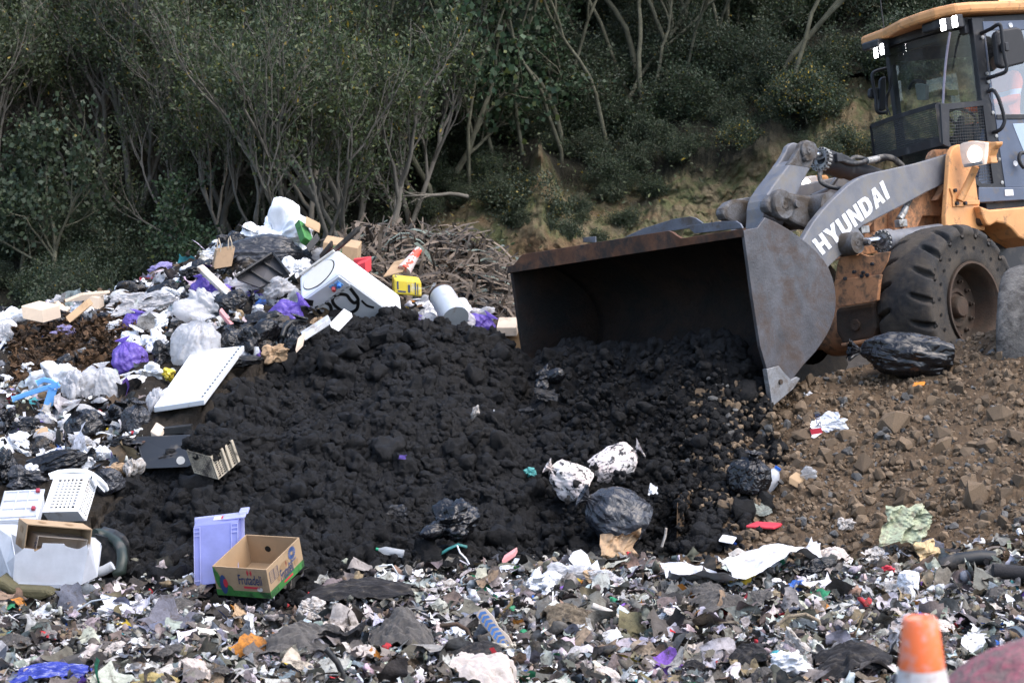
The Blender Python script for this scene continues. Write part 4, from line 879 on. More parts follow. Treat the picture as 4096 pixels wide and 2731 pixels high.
# mirrors
MR = P_('1', [(1958, 470), (1985, 425), (2060, 400), (2255, 368), (2320, 385), (2352, 480), (2420, 800), (2352, 858), (2090, 925), (2040, 915), (2005, 870)], 1, .52, -CAX[1]*.07, 'mirror', m_mir, CAB, True, .02)
hose('mirror_arm', '1', [(1770, 455), (1900, 395), (2000, 335), (2040, 370), (2065, 560), (2090, 760), (2118, 900), (2095, 975), (2000, 1015), (1860, 1062)], 1, [.27, .42, .55, .57, .57, .57, .57, .55, .45, .27], .02, m_mir, MR, True)
MB().box(tr1('1', 2090, 640, 1, .56, True), (.06, .07, .09)).build('mirror_clamp', m_mir, MR, .01)
MR2 = P_('1', [(412, 1090), (440, 1045), (492, 1030), (492, 1480), (430, 1510), (395, 1470)], 1, -1.45, -CAX[1]*.05, 'mirror', m_mir, CAB, True, .015)
P_('1', [(275, 1215), (290, 1190), (410, 1190), (405, 1345), (285, 1325), (272, 1290)], 1, -1.47, -CAX[1]*.06, 'small_mirror', m_mir, MR2, True, .015)
hose('mirror_arm', '1', [(490, 930), (380, 955), (305, 1005), (310, 1130), (345, 1300), (355, 1450), (390, 1525), (495, 1520)], 1, -1.42, .02, m_mir, MR2, True)
# lamps, beacon, aerial, wipers
for x, y, w_, h_ in ((1262, 338, .095, .13), (1418, 295, .095, .13), (352, 712, .075, .13), (434, 668, .075, .13)):
    c_ = tr1('1', x, y, 0, -1.24 if x > 1000 else -1.32, True); wl = MB(); q = MB(); f_, l_, u_ = CAX[0], CAX[1], CAX[2]
    wl.par(c_-l_*w_/2-u_*h_/2-f_*.07, l_*w_, u_*h_, f_*.07); wl = wl.build('work_light', m_dk, RF, .008)
    for s_ in (-1, 1): q.prism([c_+l_*a_*w_*.43+u_*(s_*.235+b_*.21)*h_+f_*.001 for a_, b_ in ((-.8, -1), (.8, -1), (1, -.6), (1, .6), (.8, 1), (-.8, 1), (-1, .6), (-1, -.6))], f_*.004)
    q.build('lens', m_lampw, wl)
c_ = tr1('1', 2130, 78, 1, .0, True); BC_ = MB().lathe([(-.05, .10), (.0, .10), (.005, .09)], c_, CAX[2], 24).build('beacon', m_dk, RF)
MB().lathe([(0, .085), (.06, .083), (.10, .07), (.12, .04), (.125, 0)], c_, CAX[2], 24).build('dome', m_amb, BC_)
hose('aerial', '1', [(466, 482), (455, 350), (430, 170), (405, -40)], 1, -.9, .006, m_mir, RF, True)
WP = hose('wiper', '1', [(590, 880), (560, 1000), (530, 1200), (505, 1330), (500, 1560)], 0, -1.5, .01, m_mir, CAB, True)
hose('wiper', '1', [(575, 890), (560, 1150), (480, 1350), (545, 1560)], 0, -1.46, .008, m_mir, CAB, True)
hose('washer_pole', '1', [(1350, 440), (1300, 800), (1270, 1150), (1258, 1400)], 0, -1.4, .013, mat('pale_pole', (.36, .33, .40), .5), CAB, True)
# inside the cab
ring = [c2m((-1.95, -.5, 1.98))+.19*(math.cos(a_)*CAX[1]+math.sin(a_)*(CAX[0]*.55+CAX[2]*.5)) for a_ in np.linspace(0, 2*math.pi, 25)]
SWH = MB().tube(ring, .017, 8, False).tube([c2m((-1.95, -.5, 1.98)), c2m((-1.75, -.5, 1.6))], .04, 8).build('steering_wheel', m_mir, CAB)
ST = MB(); cbox(ST, -2.75, -2.3, -.75, -.25, 1.65, 1.8); cbox(ST, -2.85, -2.72, -.72, -.28, 1.8, 2.45); ST.build('seat', m_dk, CAB, .05)
mn_ = T('1', [(872, 1138), (1022, 1150), (1015, 1358), (905, 1355)], 0, -1.75, True)
MB().prism(mn_, -CAX[0]*.05).build('monitor', mat('monitor_grey', (.22, .23, .22), .4), CAB, .008)
hose('monitor_arm', '1', [(800, 1200), (840, 1130), (890, 1100), (1020, 1115)], 0, -1.78, .02, m_mir, CAB, True)
P_('1', [(1308, 1222), (1460, 1218), (1462, 1292), (1310, 1292)], 1, -1.21, CAX[1]*.004, 'label_plate', mat('label_yellow', (.6, .52, .25), .6), CAB, True, .0)
# rear body and mudguard in view behind the front wheel
RB = P_('5', [(1405, -60), (1500, -25), (1900, -60), (1900, 300), (1809, 245), (1760, 222), (1700, 150), (1640, 105), (1560, 88), (1500, 122), (1470, 110), (1440, 50)], 1, .42, -CAX[1]*.5, 'rear_body', m_or, None, True, .02)
b = MB(); cbox(b, -3.3, -1.55, -1.0, .0, .05, .95); b.build('hinge_housing', m_dk, LD, .02)
# ---- the driver
def person(root, J, R, bones, m):
    me = bpy.data.meshes.new('person'); me.from_pydata([tuple(p) for p in J], bones, []); o = link('person', me); me.materials.append(m)
    sk = o.modifiers.new('skin', 'SKIN'); me.skin_vertices.new() if not me.skin_vertices else None
    for i, q in enumerate(R): me.skin_vertices[0].data[i].radius = (q, q)
    me.skin_vertices[0].data[0].use_root = True
    o.modifiers.new('sub', 'SUBSURF').levels = 2; o.modifiers['sub'].render_levels = 2
    return o
base = np.array([-2.48, -.42, 1.83])
JN = dict(pel=(0, 0, 0), wst=(-.03, 0, .2), chs=(-.06, 0, .42), nck=(-.03, 0, .58), hd0=(.01, 0, .66), hd1=(.02, 0, .80), shL=(-.06, .19, .50), elL=(.12, .30, .26), wrL=(.36, .22, .24), hnL=(.44, .18, .26), shR=(-.06, -.19, .50), elR=(.12, -.28, .26), wrR=(.36, -.2, .24), hnR=(.44, -.17, .26), hpL=(.05, .10, -.02), knL=(.45, .14, .03), anL=(.6, .14, -.36), hpR=(.05, -.10, -.02), knR=(.45, -.14, .03), anR=(.6, -.14, -.36))
RN = dict(pel=.15, wst=.14, chs=.16, nck=.062, hd0=.085, hd1=.095, shL=.085, elL=.06, wrL=.045, hnL=.04, shR=.085, elR=.06, wrR=.045, hnR=.04, hpL=.10, knL=.075, anL=.055, hpR=.10, knR=.075, anR=.055)
kn = list(JN); ix = {k: i for i, k in enumerate(kn)}
bones = [(ix[a], ix[b_]) for a, b_ in (('pel', 'wst'), ('wst', 'chs'), ('chs', 'nck'), ('nck', 'hd0'), ('hd0', 'hd1'), ('chs', 'shL'), ('shL', 'elL'), ('elL', 'wrL'), ('wrL', 'hnL'), ('chs', 'shR'), ('shR', 'elR'), ('elR', 'wrR'), ('wrR', 'hnR'), ('pel', 'hpL'), ('hpL', 'knL'), ('knL', 'anL'), ('pel', 'hpR'), ('hpR', 'knR'), ('knR', 'anR'))]
tp = NT('hi_vis_and_skin'); sx = tp.n('SeparateXYZ'); tp.l(tp.tc.outputs['Object'], sx.inputs[0])
hv = tp.ramp(sx.outputs[2], ((0, (.02, .03, .06)), (.06, (.02, .03, .06)), (.07, (.75, .16, .06)), (.30, (.75, .16, .06)), (.31, (.55, .56, .58)), (.36, (.55, .56, .58)), (.37, (.75, .16, .06)), (.58, (.75, .16, .06)), (.60, (.36, .2, .14))), 'CONSTANT')
m_pers = tp.set(col=hv, rough=.8)
pj = [np.array(JN[k]) for k in kn]
PE = person(None, pj, [RN[k] for k in kn], bones, m_pers)
Cm = MW @ Matrix([list(r_)+[0] for r_ in C2M]+[[0, 0, 0, 1]]); 
PE.matrix_world = Cm @ Matrix.Translation(Vector(base))
tag(PE, 'driver in orange high-visibility jacket sitting in the loader cab behind the door glass', 'person')
hr = MB().lathe([(.0, .105), (.05, .108), (.09, .08), (.11, .0)], (.015, 0, .79), (0, 0, 1), 16).build('cap', mat('cap_navy', (.02, .025, .05), .8), PE)
# dusty worn tyre at the right edge
c_ = at(2396, 812, 17.75)
TY = link('worn_tyre', tyre_mesh('worn_tyre', 9, 1)); TY.data.materials[0] = mat('dusty_rubber', (.14, .13, .118), .9, 0, .45, 5, .012, 45, (.05, .045, .04), .5, 9)
TY.matrix_world = Matrix.Translation(Vector(c_)) @ Matrix.Rotation(R_(-112), 4, 'Z') @ Matrix.Rotation(R_(4), 4, 'X')
tag(TY, 'dry dusty grey tyre standing in front of the loader wheel at the right edge', 'tyre')
# ================================================================ kinds of rubbish
def unitbox(V):
    V = np.asarray(V, float); a = V.min(0); b = V.max(0); return (V-(a+b)/2)/(b-a)
def k_bag(seed, pf=1.0):                     # tied bag, knot and tuft at the top
    r = np.random.RandomState(seed); nph, nt = 132, 84; ph = np.linspace(0, 2*np.pi, nph, endpoint=False); t = np.linspace(0, 1, nt)
    rr = np.interp(t, [0, .06, .16, .3, .48, .62, .72, .79, .84, .92, 1], [.02, .22, .40, .49, .5, .43, .31, .16, .055, .12, .19+.08*r.rand()])
    zz = np.interp(t, [0, .06, .16, .3, .48, .62, .72, .79, .84, .92, 1], [-.5, -.49, -.43, -.28, -.02, .18, .29, .35, .39, .45, .5])
    PH, Tt = np.meshgrid(ph, t); Rr = np.repeat(rr[:, None], nph, 1); Z = np.repeat(zz[:, None], nph, 1)
    w = .5*np.sin(PH*2+r.rand()*6)+.7*vn(np.stack([np.cos(PH)*2, np.sin(PH)*2, Tt*3], -1).reshape(-1, 3), seed).reshape(PH.shape)
    pl = tri(PH*9/np.pi+w*1.3)+.6*tri(PH*17/np.pi+w*2+1)
    amp = np.interp(Tt, [0, .3, .6, .8, 1], [.02, .03, .09, .2, .3]); Rr = Rr*(1+amp*pl*.55*np.where(Tt > .74, 1, pf))
    V = np.stack([Rr*np.cos(PH)*(1+.25*r.rand()), Rr*np.sin(PH), Z], -1).reshape(-1, 3)
    n = V/np.maximum(np.linalg.norm(V, axis=1), .05)[:, None]; body = np.interp(Tt.ravel(), [0, .7, .85], [1, .8, .2])
    V = V+n*(body*(.045*creases(V*2.4, seed, 7, 1.0, 1.6, .66)+.09*fbm(V*2.2, seed, 3)))[:, None]
    V[:, 0] += .22*r.normal()*np.clip(V[:, 2], 0, 1); V[:, 1] += .2*r.normal()*np.clip(V[:, 2], 0, 1); V[:, 2] = np.maximum(V[:, 2], -.42+.03*fbm(V*3, seed, 2))
    return unitbox(V), grid_faces(nph, nt, True), None, True
def k_lump(seed):                    # crumpled film: long sharp wrinkles, flaps and corners
    r = np.random.RandomState(seed); V, F = ico(5); q = unit_rand(1, r)[0]; p = V@q.T*np.array([1.0, 1.9, .75])
    ridge = (1-np.abs(fbm(p*1.9+seed, seed, 2)))**3; ridge2 = (1-np.abs(fbm(p*4.2+seed+9, seed+3, 2)))**3
    d = .45+.11*creases(p*1.3, seed, 7, .9, 1.6, .66)+.3*fbm(V*1.1+seed, seed+6, 3)+.20*ridge+.10*ridge2
    for k in range(6):
        a = r.normal(size=3); a /= np.linalg.norm(a); c = V@a; d += r.uniform(.25, .75)*np.clip((c-.78)/.22, 0, 1)**1.6
    return unitbox(V*np.maximum(d, .1)[:, None]), F, None, True
def k_paper(seed):                   # crushed paper, sharp facets
    V, F = ico(4); d = .55+.2*creases(V*1.5, seed, 6, .8, 1.7, .66)+.12*fbm(V*1.6+seed, seed, 2); return unitbox(V*np.maximum(d, .1)[:, None]), F, None, False
def k_sheet(seed):                   # creased sheet, leaning back
    r = np.random.RandomState(seed); n = 46; g = np.linspace(-.5, .5, n); X, Z = np.meshgrid(g, g); X = X.ravel(); Z = Z.ravel(); p = np.stack([X, Z*0, Z], 1)
    ed = 1+.4*fbm(np.stack([np.arctan2(Z, X)*1.2, X*0, X*0+seed], 1)*2, seed, 3); sk = r.normal(size=2)*.25
    V = np.stack([(X+sk[0]*Z)*ed, .55*Z+.13*creases(p*2.2, seed, 7, .8, 1.7, .62)+.18*fbm(p*2.2, seed, 2), (Z+sk[1]*X)*ed], 1); return unitbox(V), grid_faces(n, n), None, True
def k_rag(seed):                     # heap of folded cloth
    n = 84; g = np.linspace(-1, 1, n); X, Y = np.meshgrid(g, g); X = X.ravel(); Y = Y.ravel(); p = np.stack([X, Y, X*0], 1)
    ed = 1+.3*fbm(np.stack([np.arctan2(Y, X)*1.1, X*0, X*0+seed], 1)*2, seed, 3); rr = np.sqrt(X*X+Y*Y)
    fold = np.abs(fbm(p*np.array([1.2, 3.4, 1]), seed+2, 4)); h = np.clip(1-rr**2*.8, 0, 1)*.7+.75*fold+.1*creases(p*1.5, seed, 5, 1, 1.7, .6)-.3*np.clip(rr-.9, 0, 1)
    return unitbox(np.stack([X*ed, Y*ed, h], 1)), grid_faces(n, n), None, True
def k_dome(seed): V, F = ico(5); return unitbox(V*(1+.10*fbm(V*1.6, seed, 4)+.02*creases(V*3, seed, 4))[:, None]), F, None, True
KF = {'dome': k_dome, 'bag': k_bag, 'sack': lambda s: k_bag(s, .25), 'lump': k_lump, 'paper': k_paper, 'sheet': k_sheet, 'rag': k_rag}
_base = {}; _km = {}
def kmesh(kind, seed, m):
    key = (kind, seed, m.name)
    if key not in _km:
        if (kind, seed) not in _base: _base[(kind, seed)] = KF[kind](seed*13+5)
        V, F, _, sm = _base[(kind, seed)]; _km[key] = np_mesh(kind, V, F, m, sm)
    return _km[key]
def spot(u, v, h):
    p = hit(u, v+.32*h, height_low, 9, 21.6); return p if p[1] < 21.55 else at(u, v, 20.8)
def put(name, kind, seed, u, v, w, h, m, label, cat, rot=0, dep=.8, yaw=0, tilt=0, group=None, fwd=.0, Yv=None):
    Y = (spot(u, v, h)[1] if Yv is None else Yv)-fwd; k = mpp(Y); c = at(u, v, Y)
    M = Matrix.Translation(Vector(c)) @ Matrix.Rotation(R_(rot), 4, 'Y') @ Matrix.Rotation(R_(tilt), 4, 'X') @ Matrix.Rotation(R_(yaw), 4, 'Z')
    W_, H_ = (w*k, h*k) if abs(math.sin(R_(rot))) < .72 else (h*k, w*k)
    if kind == 'rag':                # cloth lies on the ground
        p = hit(u, v+.25*h) if Yv is None else c; M = Matrix.Translation(Vector(p)+Vector((0, .08, h*k*.2))) @ Matrix.Rotation(R_(rot), 4, 'Y') @ Matrix.Rotation(R_(yaw), 4, 'Z')
        H_ = h*k*.6; dep = min(w*k*.9, max(h*k*1.9, .1))/(min(W_, H_)*1.15)
    M = M @ Matrix.Diagonal((W_, dep*min(W_, H_)*1.15 if dep < 5 else dep, H_, 1))
    o = link(name, kmesh(kind, seed, m), None, M); return tag(o, label, cat, group)

mud = (.055, .045, .035)
B_blk = bagmat('bag_black', (.008, .008, .0095), .2); B_dir = bagmat('bag_black_muddy', (.010, .0095, .0095), .25, (.06, .045, .03), .35)
B_gry = bagmat('bag_grey', (.03, .031, .036), .26, (.09, .078, .062), .15); B_wht = bagmat('bag_white', (.74, .74, .76), .4, (.36, .31, .26), .18)
B_foam = mat('white_fill', (.86, .87, .9), .8, 0, .05, 8, .004, 40); B_pur = film('bag_purple', (.23, .15, .62), .86, .3, None, .35); B_lil = film('bag_lilac', (.50, .45, .78), .8, .35, None, .4)
F_wht = film('film_white', (.80, .80, .82), .72, .33, (.5, .45, .4), .4); F_clr = film('film_clear', (.72, .73, .74), .5, .22, None, .35); F_dirty = film('film_dirty', (.55, .50, .46), .82, .45, (.16, .12, .09), .25)
P_wht = mat('paper_white', (.70, .71, .73), .8, 0, .08, 7, .004, 30, (.40, .35, .30), .22, 6); P_dirt = mat('paper_dirty', (.50, .47, .44), .85, 0, .2, 7, .003, 60, (.15, .12, .095), .5, 6)
P_brn = mat('kraft_paper', (.36, .24, .14), .8, 0, .12, 9, .002, 60, (.2, .13, .08), .25, 6); C_brn = mat('cardboard', (.37, .255, .15), .85, 0, .1, 6, .001, 120, (.26, .175, .10), .2, 4)
C_bei = mat('cardboard_beige', (.56, .46, .36), .85, 0, .1, 6, .001, 120, (.35, .27, .2), .25, 5); C_in = mat('cardboard_inside', (.33, .20, .105), .88, 0, .1, 5)
R_gry = mat('felt_grey', (.12, .112, .107), .95, 0, .35, 8, .012, 70, (.15, .135, .12), .4, 7); R_dk = mat('cloth_dark', (.022, .021, .023), .92, 0, .3, 8, .006, 70, (.07, .06, .05), .3, 6)
R_bei = mat('cloth_beige', (.50, .44, .40), .9, 0, .12, 8, .004, 60, (.3, .25, .2), .2, 5); R_tan = mat('fibre_tan', (.25, .20, .14), .95, 0, .4, 14, .014, 60, (.09, .07, .05), .45, 6)
R_blue = mat('cloth_blue', (.03, .05, .34), .75, 0, .35, 9, .004, 60, (.35, .36, .45), .3, 9); R_navy = mat('cloth_navy', (.02, .028, .075), .9, 0, .3); R_pink = mat('dusty_pink', (.36, .10, .135), .95, 0, .45, 14, .03, 14, (.17, .12, .115), .7, 17)
PL_w = mat('plastic_white', (.80, .81, .82), .38, 0, .03, 8, 0, 60, (.45, .40, .35), .14, 5); PL_g = mat('plastic_grey', (.42, .44, .46), .5, 0, .1, 8, .001, 60, (.2, .17, .14), .3, 6)
PL_k = mat('plastic_black', (.014, .015, .016), .45, 0, .2, 8, .001, 90, (.08, .07, .06), .3, 6); PL_tan = mat('plastic_tan', (.42, .36, .27), .5, 0, .12, 8, 0, 60, (.06, .05, .045), .35, 6)
PL_green = mat('bin_green', (.02, .03, .024), .45, 0, .2, 8, .001, 60, (.1, .09, .08), .3, 6); FM = mat('polystyrene', (.82, .83, .85), .9, 0, .04, 9, .003, 150)
C_red = mat('foam_red', (.62, .05, .06), .85, 0, .1, 9, .002, 90); C_pink = mat('foam_pink', (.58, .25, .25), .85, 0, .15, 7, .002, 90, (.3, .2, .17), .2, 6); C_yel = mat('yellow_print', (.62, .47, .04), .6, 0, .1, 8, 0, 60, (.6, .6, .6), .15, 8)
C_grn = mat('green_print', (.05, .20, .045), .6, 0, .3, 8, 0, 60, (.02, .05, .02), .35, 7); C_teal = mat('teal_plastic', (.07, .30, .28), .5, 0, .2, 9, 0, 60, (.03, .03, .03), .35, 9); WD = mat('old_board', (.52, .48, .43), .9, 0, .25, 10, .005, 50, (.2, .13, .08), .45, 5)
C_lblue = mat('strap_blue', (.13, .36, .74), .55, 0, .1); C_blue = mat('blue_print', (.03, .12, .55), .5, 0, .1); C_redp = mat('red_print', (.5, .03, .05), .55, 0, .15); C_org = mat('orange_bits', (.62, .22, .03), .6, 0, .3, 12, 0, 60, (.2, .09, .03), .3, 9)
FOIL = mat('foil', (.75, .75, .77), .3, .9, .1, 20); MTL = mat('galvanised', (.50, .53, .55), .5, .4, .12, 6, .001, 60, (.28, .17, .10), .22, 6)

# ---- named bags and lumps: name, kind, seed, u, v, w, h, material, rot, label, category
ITEMS = [
 ('stuffing_bag','lump',6,642,528,140,128,B_foam,0,'big white bag of stuffing at the very top of the rubbish mound','bag'),
 ('stuffing','lump',2,600,545,80,60,B_foam,0,'loose white stuffing spilling beside the big white bag','stuffing'),
 ('rubbish_bag','bag',1,622,590,170,92,B_gry,82,'large dark grey bag lying below the white bag of stuffing','bag'),
 ('rubbish_bag','lump',3,515,560,72,44,B_blk,0,'glossy black bag on the skyline left of the white stuffing','bag'),
 ('beige_sheet','rag',1,425,602,130,38,R_bei,-6,'crumpled beige cloth on the left crest of the mound','cloth'),
 ('plastic_bag','lump',4,368,622,52,36,B_lil,0,'lilac bag below the beige cloth on the left crest','bag'),
 ('plastic_bag','bag',2,466,664,52,58,B_pur,-10,'purple tied bag on the upper left slope, under the weathered board','bag'),
 ('rubbish_bag','bag',3,385,668,76,40,B_blk,70,'black bag left of the upper purple tied bag','bag'),
 ('rubbish_bag','lump',5,446,634,62,40,B_blk,0,'crumpled black bag above the upper purple tied bag','bag'),
 ('rubbish_bag','lump',6,285,672,95,46,B_dir,-12,'dusty black bag on the left skyline between cardboard and clothes','bag'),
 ('plastic_film','sheet',1,335,700,120,62,F_wht,8,'broad sheet of translucent white film on the left slope','film'),
 ('rubbish_bag','lump',1,222,734,82,36,B_blk,4,'black bag under the translucent film on the left slope','bag'),
 ('rubbish_bag','bag',4,126,738,54,52,B_blk,25,'black bag beside the cut carton at the far left','bag'),
 ('plastic_bag','bag',5,315,742,60,48,B_pur,12,'purple bag in the middle of the left slope beside white papers','bag'),
 ('plastic_bag','bag',6,294,818,72,74,B_pur,-20,'large round purple bag above the brown mulch','bag'),
 ('plastic_bag','lump',7,145,762,52,28,B_lil,0,'pale lilac bag on top of the brown mulch','bag'),
 ('plastic_bag','bag',1,452,782,104,106,F_wht,10,'large translucent white bag with a pulled-up neck in the middle of the mound','bag'),
 ('rubbish_bag','lump',2,381,815,52,60,B_blk,0,'narrow black bag between the round purple bag and the translucent white bag','bag'),
 ('rubbish_bag','bag',2,524,780,58,58,B_blk,-30,'black bag right of the translucent white bag','bag'),
 ('rubbish_bag','lump',8,586,780,104,66,B_blk,-20,'glossy creased black bag with a blue scrap on it, middle of the mound','bag'),
 ('rubbish_bag','bag',3,541,697,78,54,B_blk,80,'black tied bag with a grey tag below the dark trunk','bag'),
 ('plastic_film','lump',4,552,662,96,48,F_wht,-8,'sheet of white film draped above the tagged black bag','film'),
 ('plastic_bag','lump',5,645,672,74,66,F_wht,0,'dirty white plastic bag hanging left of the washing machine','bag'),
 ('plastic_bag','lump',6,672,690,60,50,F_clr,20,'clear plastic bag with green packs left of the washing machine','bag'),
 ('rubbish_bag','lump',7,600,745,120,52,B_dir,-6,'long muddy black bag below the washing machine','bag'),
 ('rubbish_bag','bag',5,680,770,64,76,B_blk,15,'black bag leaning on the grey slotted rail','bag'),
 ('rubbish_bag','lump',8,540,832,110,30,B_blk,0,'flat black bag just above the white appliance panel','bag'),
 ('blue_cloth','rag',2,606,758,44,14,C_lblue,0,'light blue cloth on the creased black bag','cloth'),
 ('plastic_bag','lump',1,40,733,98,50,B_wht,0,'big white bag at the far left of the crest','bag'),
 ('plastic_film','lump',2,12,772,36,62,F_wht,0,'white film bag at the left edge of the picture','film'),
 ('plastic_sheet','lump',3,112,872,100,92,B_wht,18,'large bright white plastic sheet tangled with blue straps','film'),
 ('plastic_sheet','lump',8,185,890,84,84,F_wht,0,'white film hanging right of the blue straps','film'),
 ('plastic_bag','bag',4,237,880,74,82,F_wht,-8,'white translucent bag with small green print','bag'),
 ('yellow_glove','lump',5,390,860,26,34,C_yel,-30,'crumpled yellow rubber thing on the slope above the white panel','scrap'),
 ('rubbish_bag','bag',6,186,973,84,68,B_blk,-35,'black bag with a red lining under the white sheet and blue straps','bag'),
 ('rubbish_bag','bag',1,313,957,62,62,B_gry,10,'dark grey bag left of the white appliance panel','bag'),
 ('rubbish_bag','lump',6,260,957,62,52,B_blk,0,'black bag between the red-lined bag and the dark grey bag','bag'),
 ('rubbish_bag','lump',4,56,982,64,42,B_blk,0,'black bag below the hanging ends of the blue straps','bag'),
 ('rubbish_bag','lump',3,10,968,50,60,B_blk,0,'black bag at the left edge below the white film','bag'),
 ('rubbish_bag','bag',2,142,1062,134,54,B_blk,75,'long black bag behind the white laundry basket','bag'),
 ('rubbish_bag','lump',2,66,1100,84,50,B_gry,10,'greyish crumpled bag behind the white storage box','bag'),
 ('rubbish_bag','lump',7,8,1076,50,80,B_blk,0,'black bag at the left edge behind the storage boxes','bag'),
 ('rubbish_bag','bag',3,244,1098,64,62,B_gry,-25,'dark grey bag behind the right rim of the laundry basket','bag'),
 ('rubbish_bag','lump',5,290,1020,70,36,B_blk,0,'shredded black bag above the black appliance door','bag'),
 ('rubbish_bag','bag',4,1052,688,70,58,B_blk,60,'black bag behind the metal drum near the dead leaves','bag'),
 ('plastic_bag','lump',6,975,697,66,42,F_clr,0,'clear grey plastic bag left of the metal drum','bag'),
 ('rubbish_bag','lump',1,1262,872,70,74,B_blk,10,'torn black bag in the soil in front of the bucket','bag'),
 ('rubbish_bag','sheet',2,1256,906,62,30,B_blk,0,'loose black film under the torn bag in front of the bucket','film'),
 ('black_film','sheet',3,1208,944,38,18,B_blk,-10,'small strip of black film on the soil left of the bucket bag','film'),
 ('rubbish_bag','lump',7,1034,1200,150,110,B_blk,-10,'wrinkled black bag half buried low in the black soil','bag'),
 ('black_film','sheet',4,915,1172,50,30,B_blk,15,'small black film tail left of the half buried bag','film'),
 ('rubbish_bag','sack',6,1404,1178,165,140,B_gry,-60,'big grey-black bag rolling down with the tipped soil','bag'),
 ('rubbish_bag','bag',1,1722,1084,108,98,B_blk,8,'black tied bag between black soil and brown stones','bag'),
 ('rubbish_bag','sack',2,2068,815,240,112,B_blk,-82,'long full black bag lying against the loader front wheel','bag'),
 ('white_sack','sack',4,1298,1098,110,92,None,-60,'soil-spattered whitish sack, left one of two in the falling soil','sack'),
 ('white_sack','sack',5,1420,1062,128,88,None,62,'soil-spattered whitish sack, right one of two in the falling soil','sack'),
 ('brown_paper','sheet',5,1426,1266,112,92,P_brn,-8,'large crumpled brown paper at the foot of the black soil','paper'),
 ('white_sheet','sheet',6,300,1402,165,56,P_wht,6,'wide crumpled white sheet in the left foreground','sheet'),
 ('white_lump','lump',3,182,1396,56,24,B_wht,0,'white plastic lump left of the wide white sheet','film'),
 ('blue_tarp','rag',3,105,1545,200,62,R_blue,-4,'bright blue patterned cloth in the bottom left corner','cloth'),
 ('foam_piece','lump',7,350,1566,130,44,mat('foam_yellow', (.42, .33, .14), .9, 0, .2, 9, .006, 60, (.2, .15, .07), .3, 6),0,'yellowish foam block at the bottom edge, left of centre','foam'),
 ('felt_cloth','rag',4,830,1352,270,78,R_dk,-6,'long dark grey twisted cloth at the foot of the soil heap','cloth'),
 ('felt_cloth','rag',5,922,1440,158,180,R_gry,0,'big hairy grey felt blanket standing in the centre foreground','cloth'),
 ('felt_cloth','rag',6,672,1462,175,120,R_gry,-10,'crumpled grey felt blanket left of the hairy standing one','cloth'),
 ('rubber_mat','sheet',7,785,1486,130,90,R_dk,-15,'torn dark rubber mat in the centre foreground','mat'),
 ('fibre_ball','rag',7,1302,1412,124,86,R_tan,0,'matted ball of beige fibres in the right centre foreground','fibre'),
 ('fibre_ball','lump',6,1384,1390,56,50,R_gry,0,'dark grey ball of hair beside the matted beige fibres','fibre'),
 ('foil_ball','paper',3,1050,1460,62,42,FOIL,0,'crumpled silver foil in the centre foreground','foil'),
 ('plastic_film','lump',2,1310,1318,120,58,F_wht,0,'pale translucent plastic bag below the brown paper','film'),
 ('plastic_film','lump',5,1390,1330,90,54,F_wht,10,'second pale translucent bag right under the brown paper','film'),
 ('plastic_film','lump',7,1245,1345,66,46,B_wht,0,'white plastic bag in front of the pale translucent one','film'),
 ('white_bag','lump',8,1022,1348,52,40,P_dirt,0,'dirty white plastic bag right of the twisted dark cloth','film'),
 ('fabric_scrap','sheet',1,2082,1210,116,120,mat('rag_green', (.36, .40, .27), .85, 0, .25, 9, .005, 60, (.2, .17, .12), .4, 6),20,'pale green torn plastic on the brown bank','film'),
 ('paper_scrap','sheet',3,2128,1266,60,54,mat('paper_tan', (.47, .34, .18), .8, 0, .1),0,'tan paper under the pale green torn plastic','paper'),
 ('white_film','sheet',4,2010,1275,60,40,P_dirt,0,'dirty white wrapper left of the tan paper','film'),
 ('white_lump','lump',2,1945,1202,48,30,P_dirt,0,'dirty white lump on the lower brown bank','film'),
 ('white_bulb','lump',4,2022,1346,42,42,B_wht,0,'round white plastic bag, smaller one of a pair on the right','bag'),
 ('white_bulb','bag',6,2086,1350,52,76,B_wht,180,'pear-shaped white plastic bag, larger one of a pair on the right','bag'),
 ('scoop','lump',3,2140,1362,64,44,PL_g,-10,'smooth grey plastic scoop right of the pear-shaped white bag','scoop'),
 ('rubbish_bag','rag',8,1960,1510,190,120,R_dk,-8,'big black crumpled cloth beside the orange cone','cloth'),
 ('white_sheet','lump',5,1818,1532,120,84,P_wht,15,'crumpled white plastic left of the black cloth at the bottom edge','film'),
 ('red_cloth','lump',6,2035,1306,44,20,C_redp,0,'red scrap of cloth on the right litter','cloth'),
 ('rag_heap','rag',2,1718,1168,130,58,mat('rag_grey_green', (.22, .24, .21), .9, 0, .4, 10, .006, 60, (.07, .06, .05), .4, 7),-10,'grey-green rags and film below the black tied bag','rag'),
 ('white_scrap','sheet',2,1500,1128,26,32,P_wht,20,'small white scrap right of the rolling grey-black bag','scrap'),
 ('teal_scrap','paper',2,1217,1084,32,24,C_teal,0,'teal scrap left of the soil-spattered sacks','scrap'),
 ('shell_scrap','lump',5,1092,948,20,42,P_dirt,20,'pale shell-like scrap high on the black soil','scrap'),
 ('white_scrap','lump',6,1134,950,8,22,B_wht,0,'tiny white stub beside the shell-like scrap','scrap'),
 ('purple_scrap','sheet',5,925,1049,20,10,B_pur,0,'tiny purple scrap in the middle of the black soil','scrap'),
 ('brown_paper','lump',2,634,811,56,40,P_brn,-10,'crumpled brown paper at the left edge of the black soil','paper'),
 ('brown_paper','lump',4,264,1082,54,34,P_brn,0,'crumpled brown paper behind the laundry basket','paper'),
 ('brown_scrap','lump',8,306,1076,44,46,P_dirt,10,'dirty crumpled wrapper left of the buried tan crate','paper'),
 ('white_paper','paper',4,40,1016,58,44,P_wht,0,'crushed white paper left of the small opened carton','paper'),
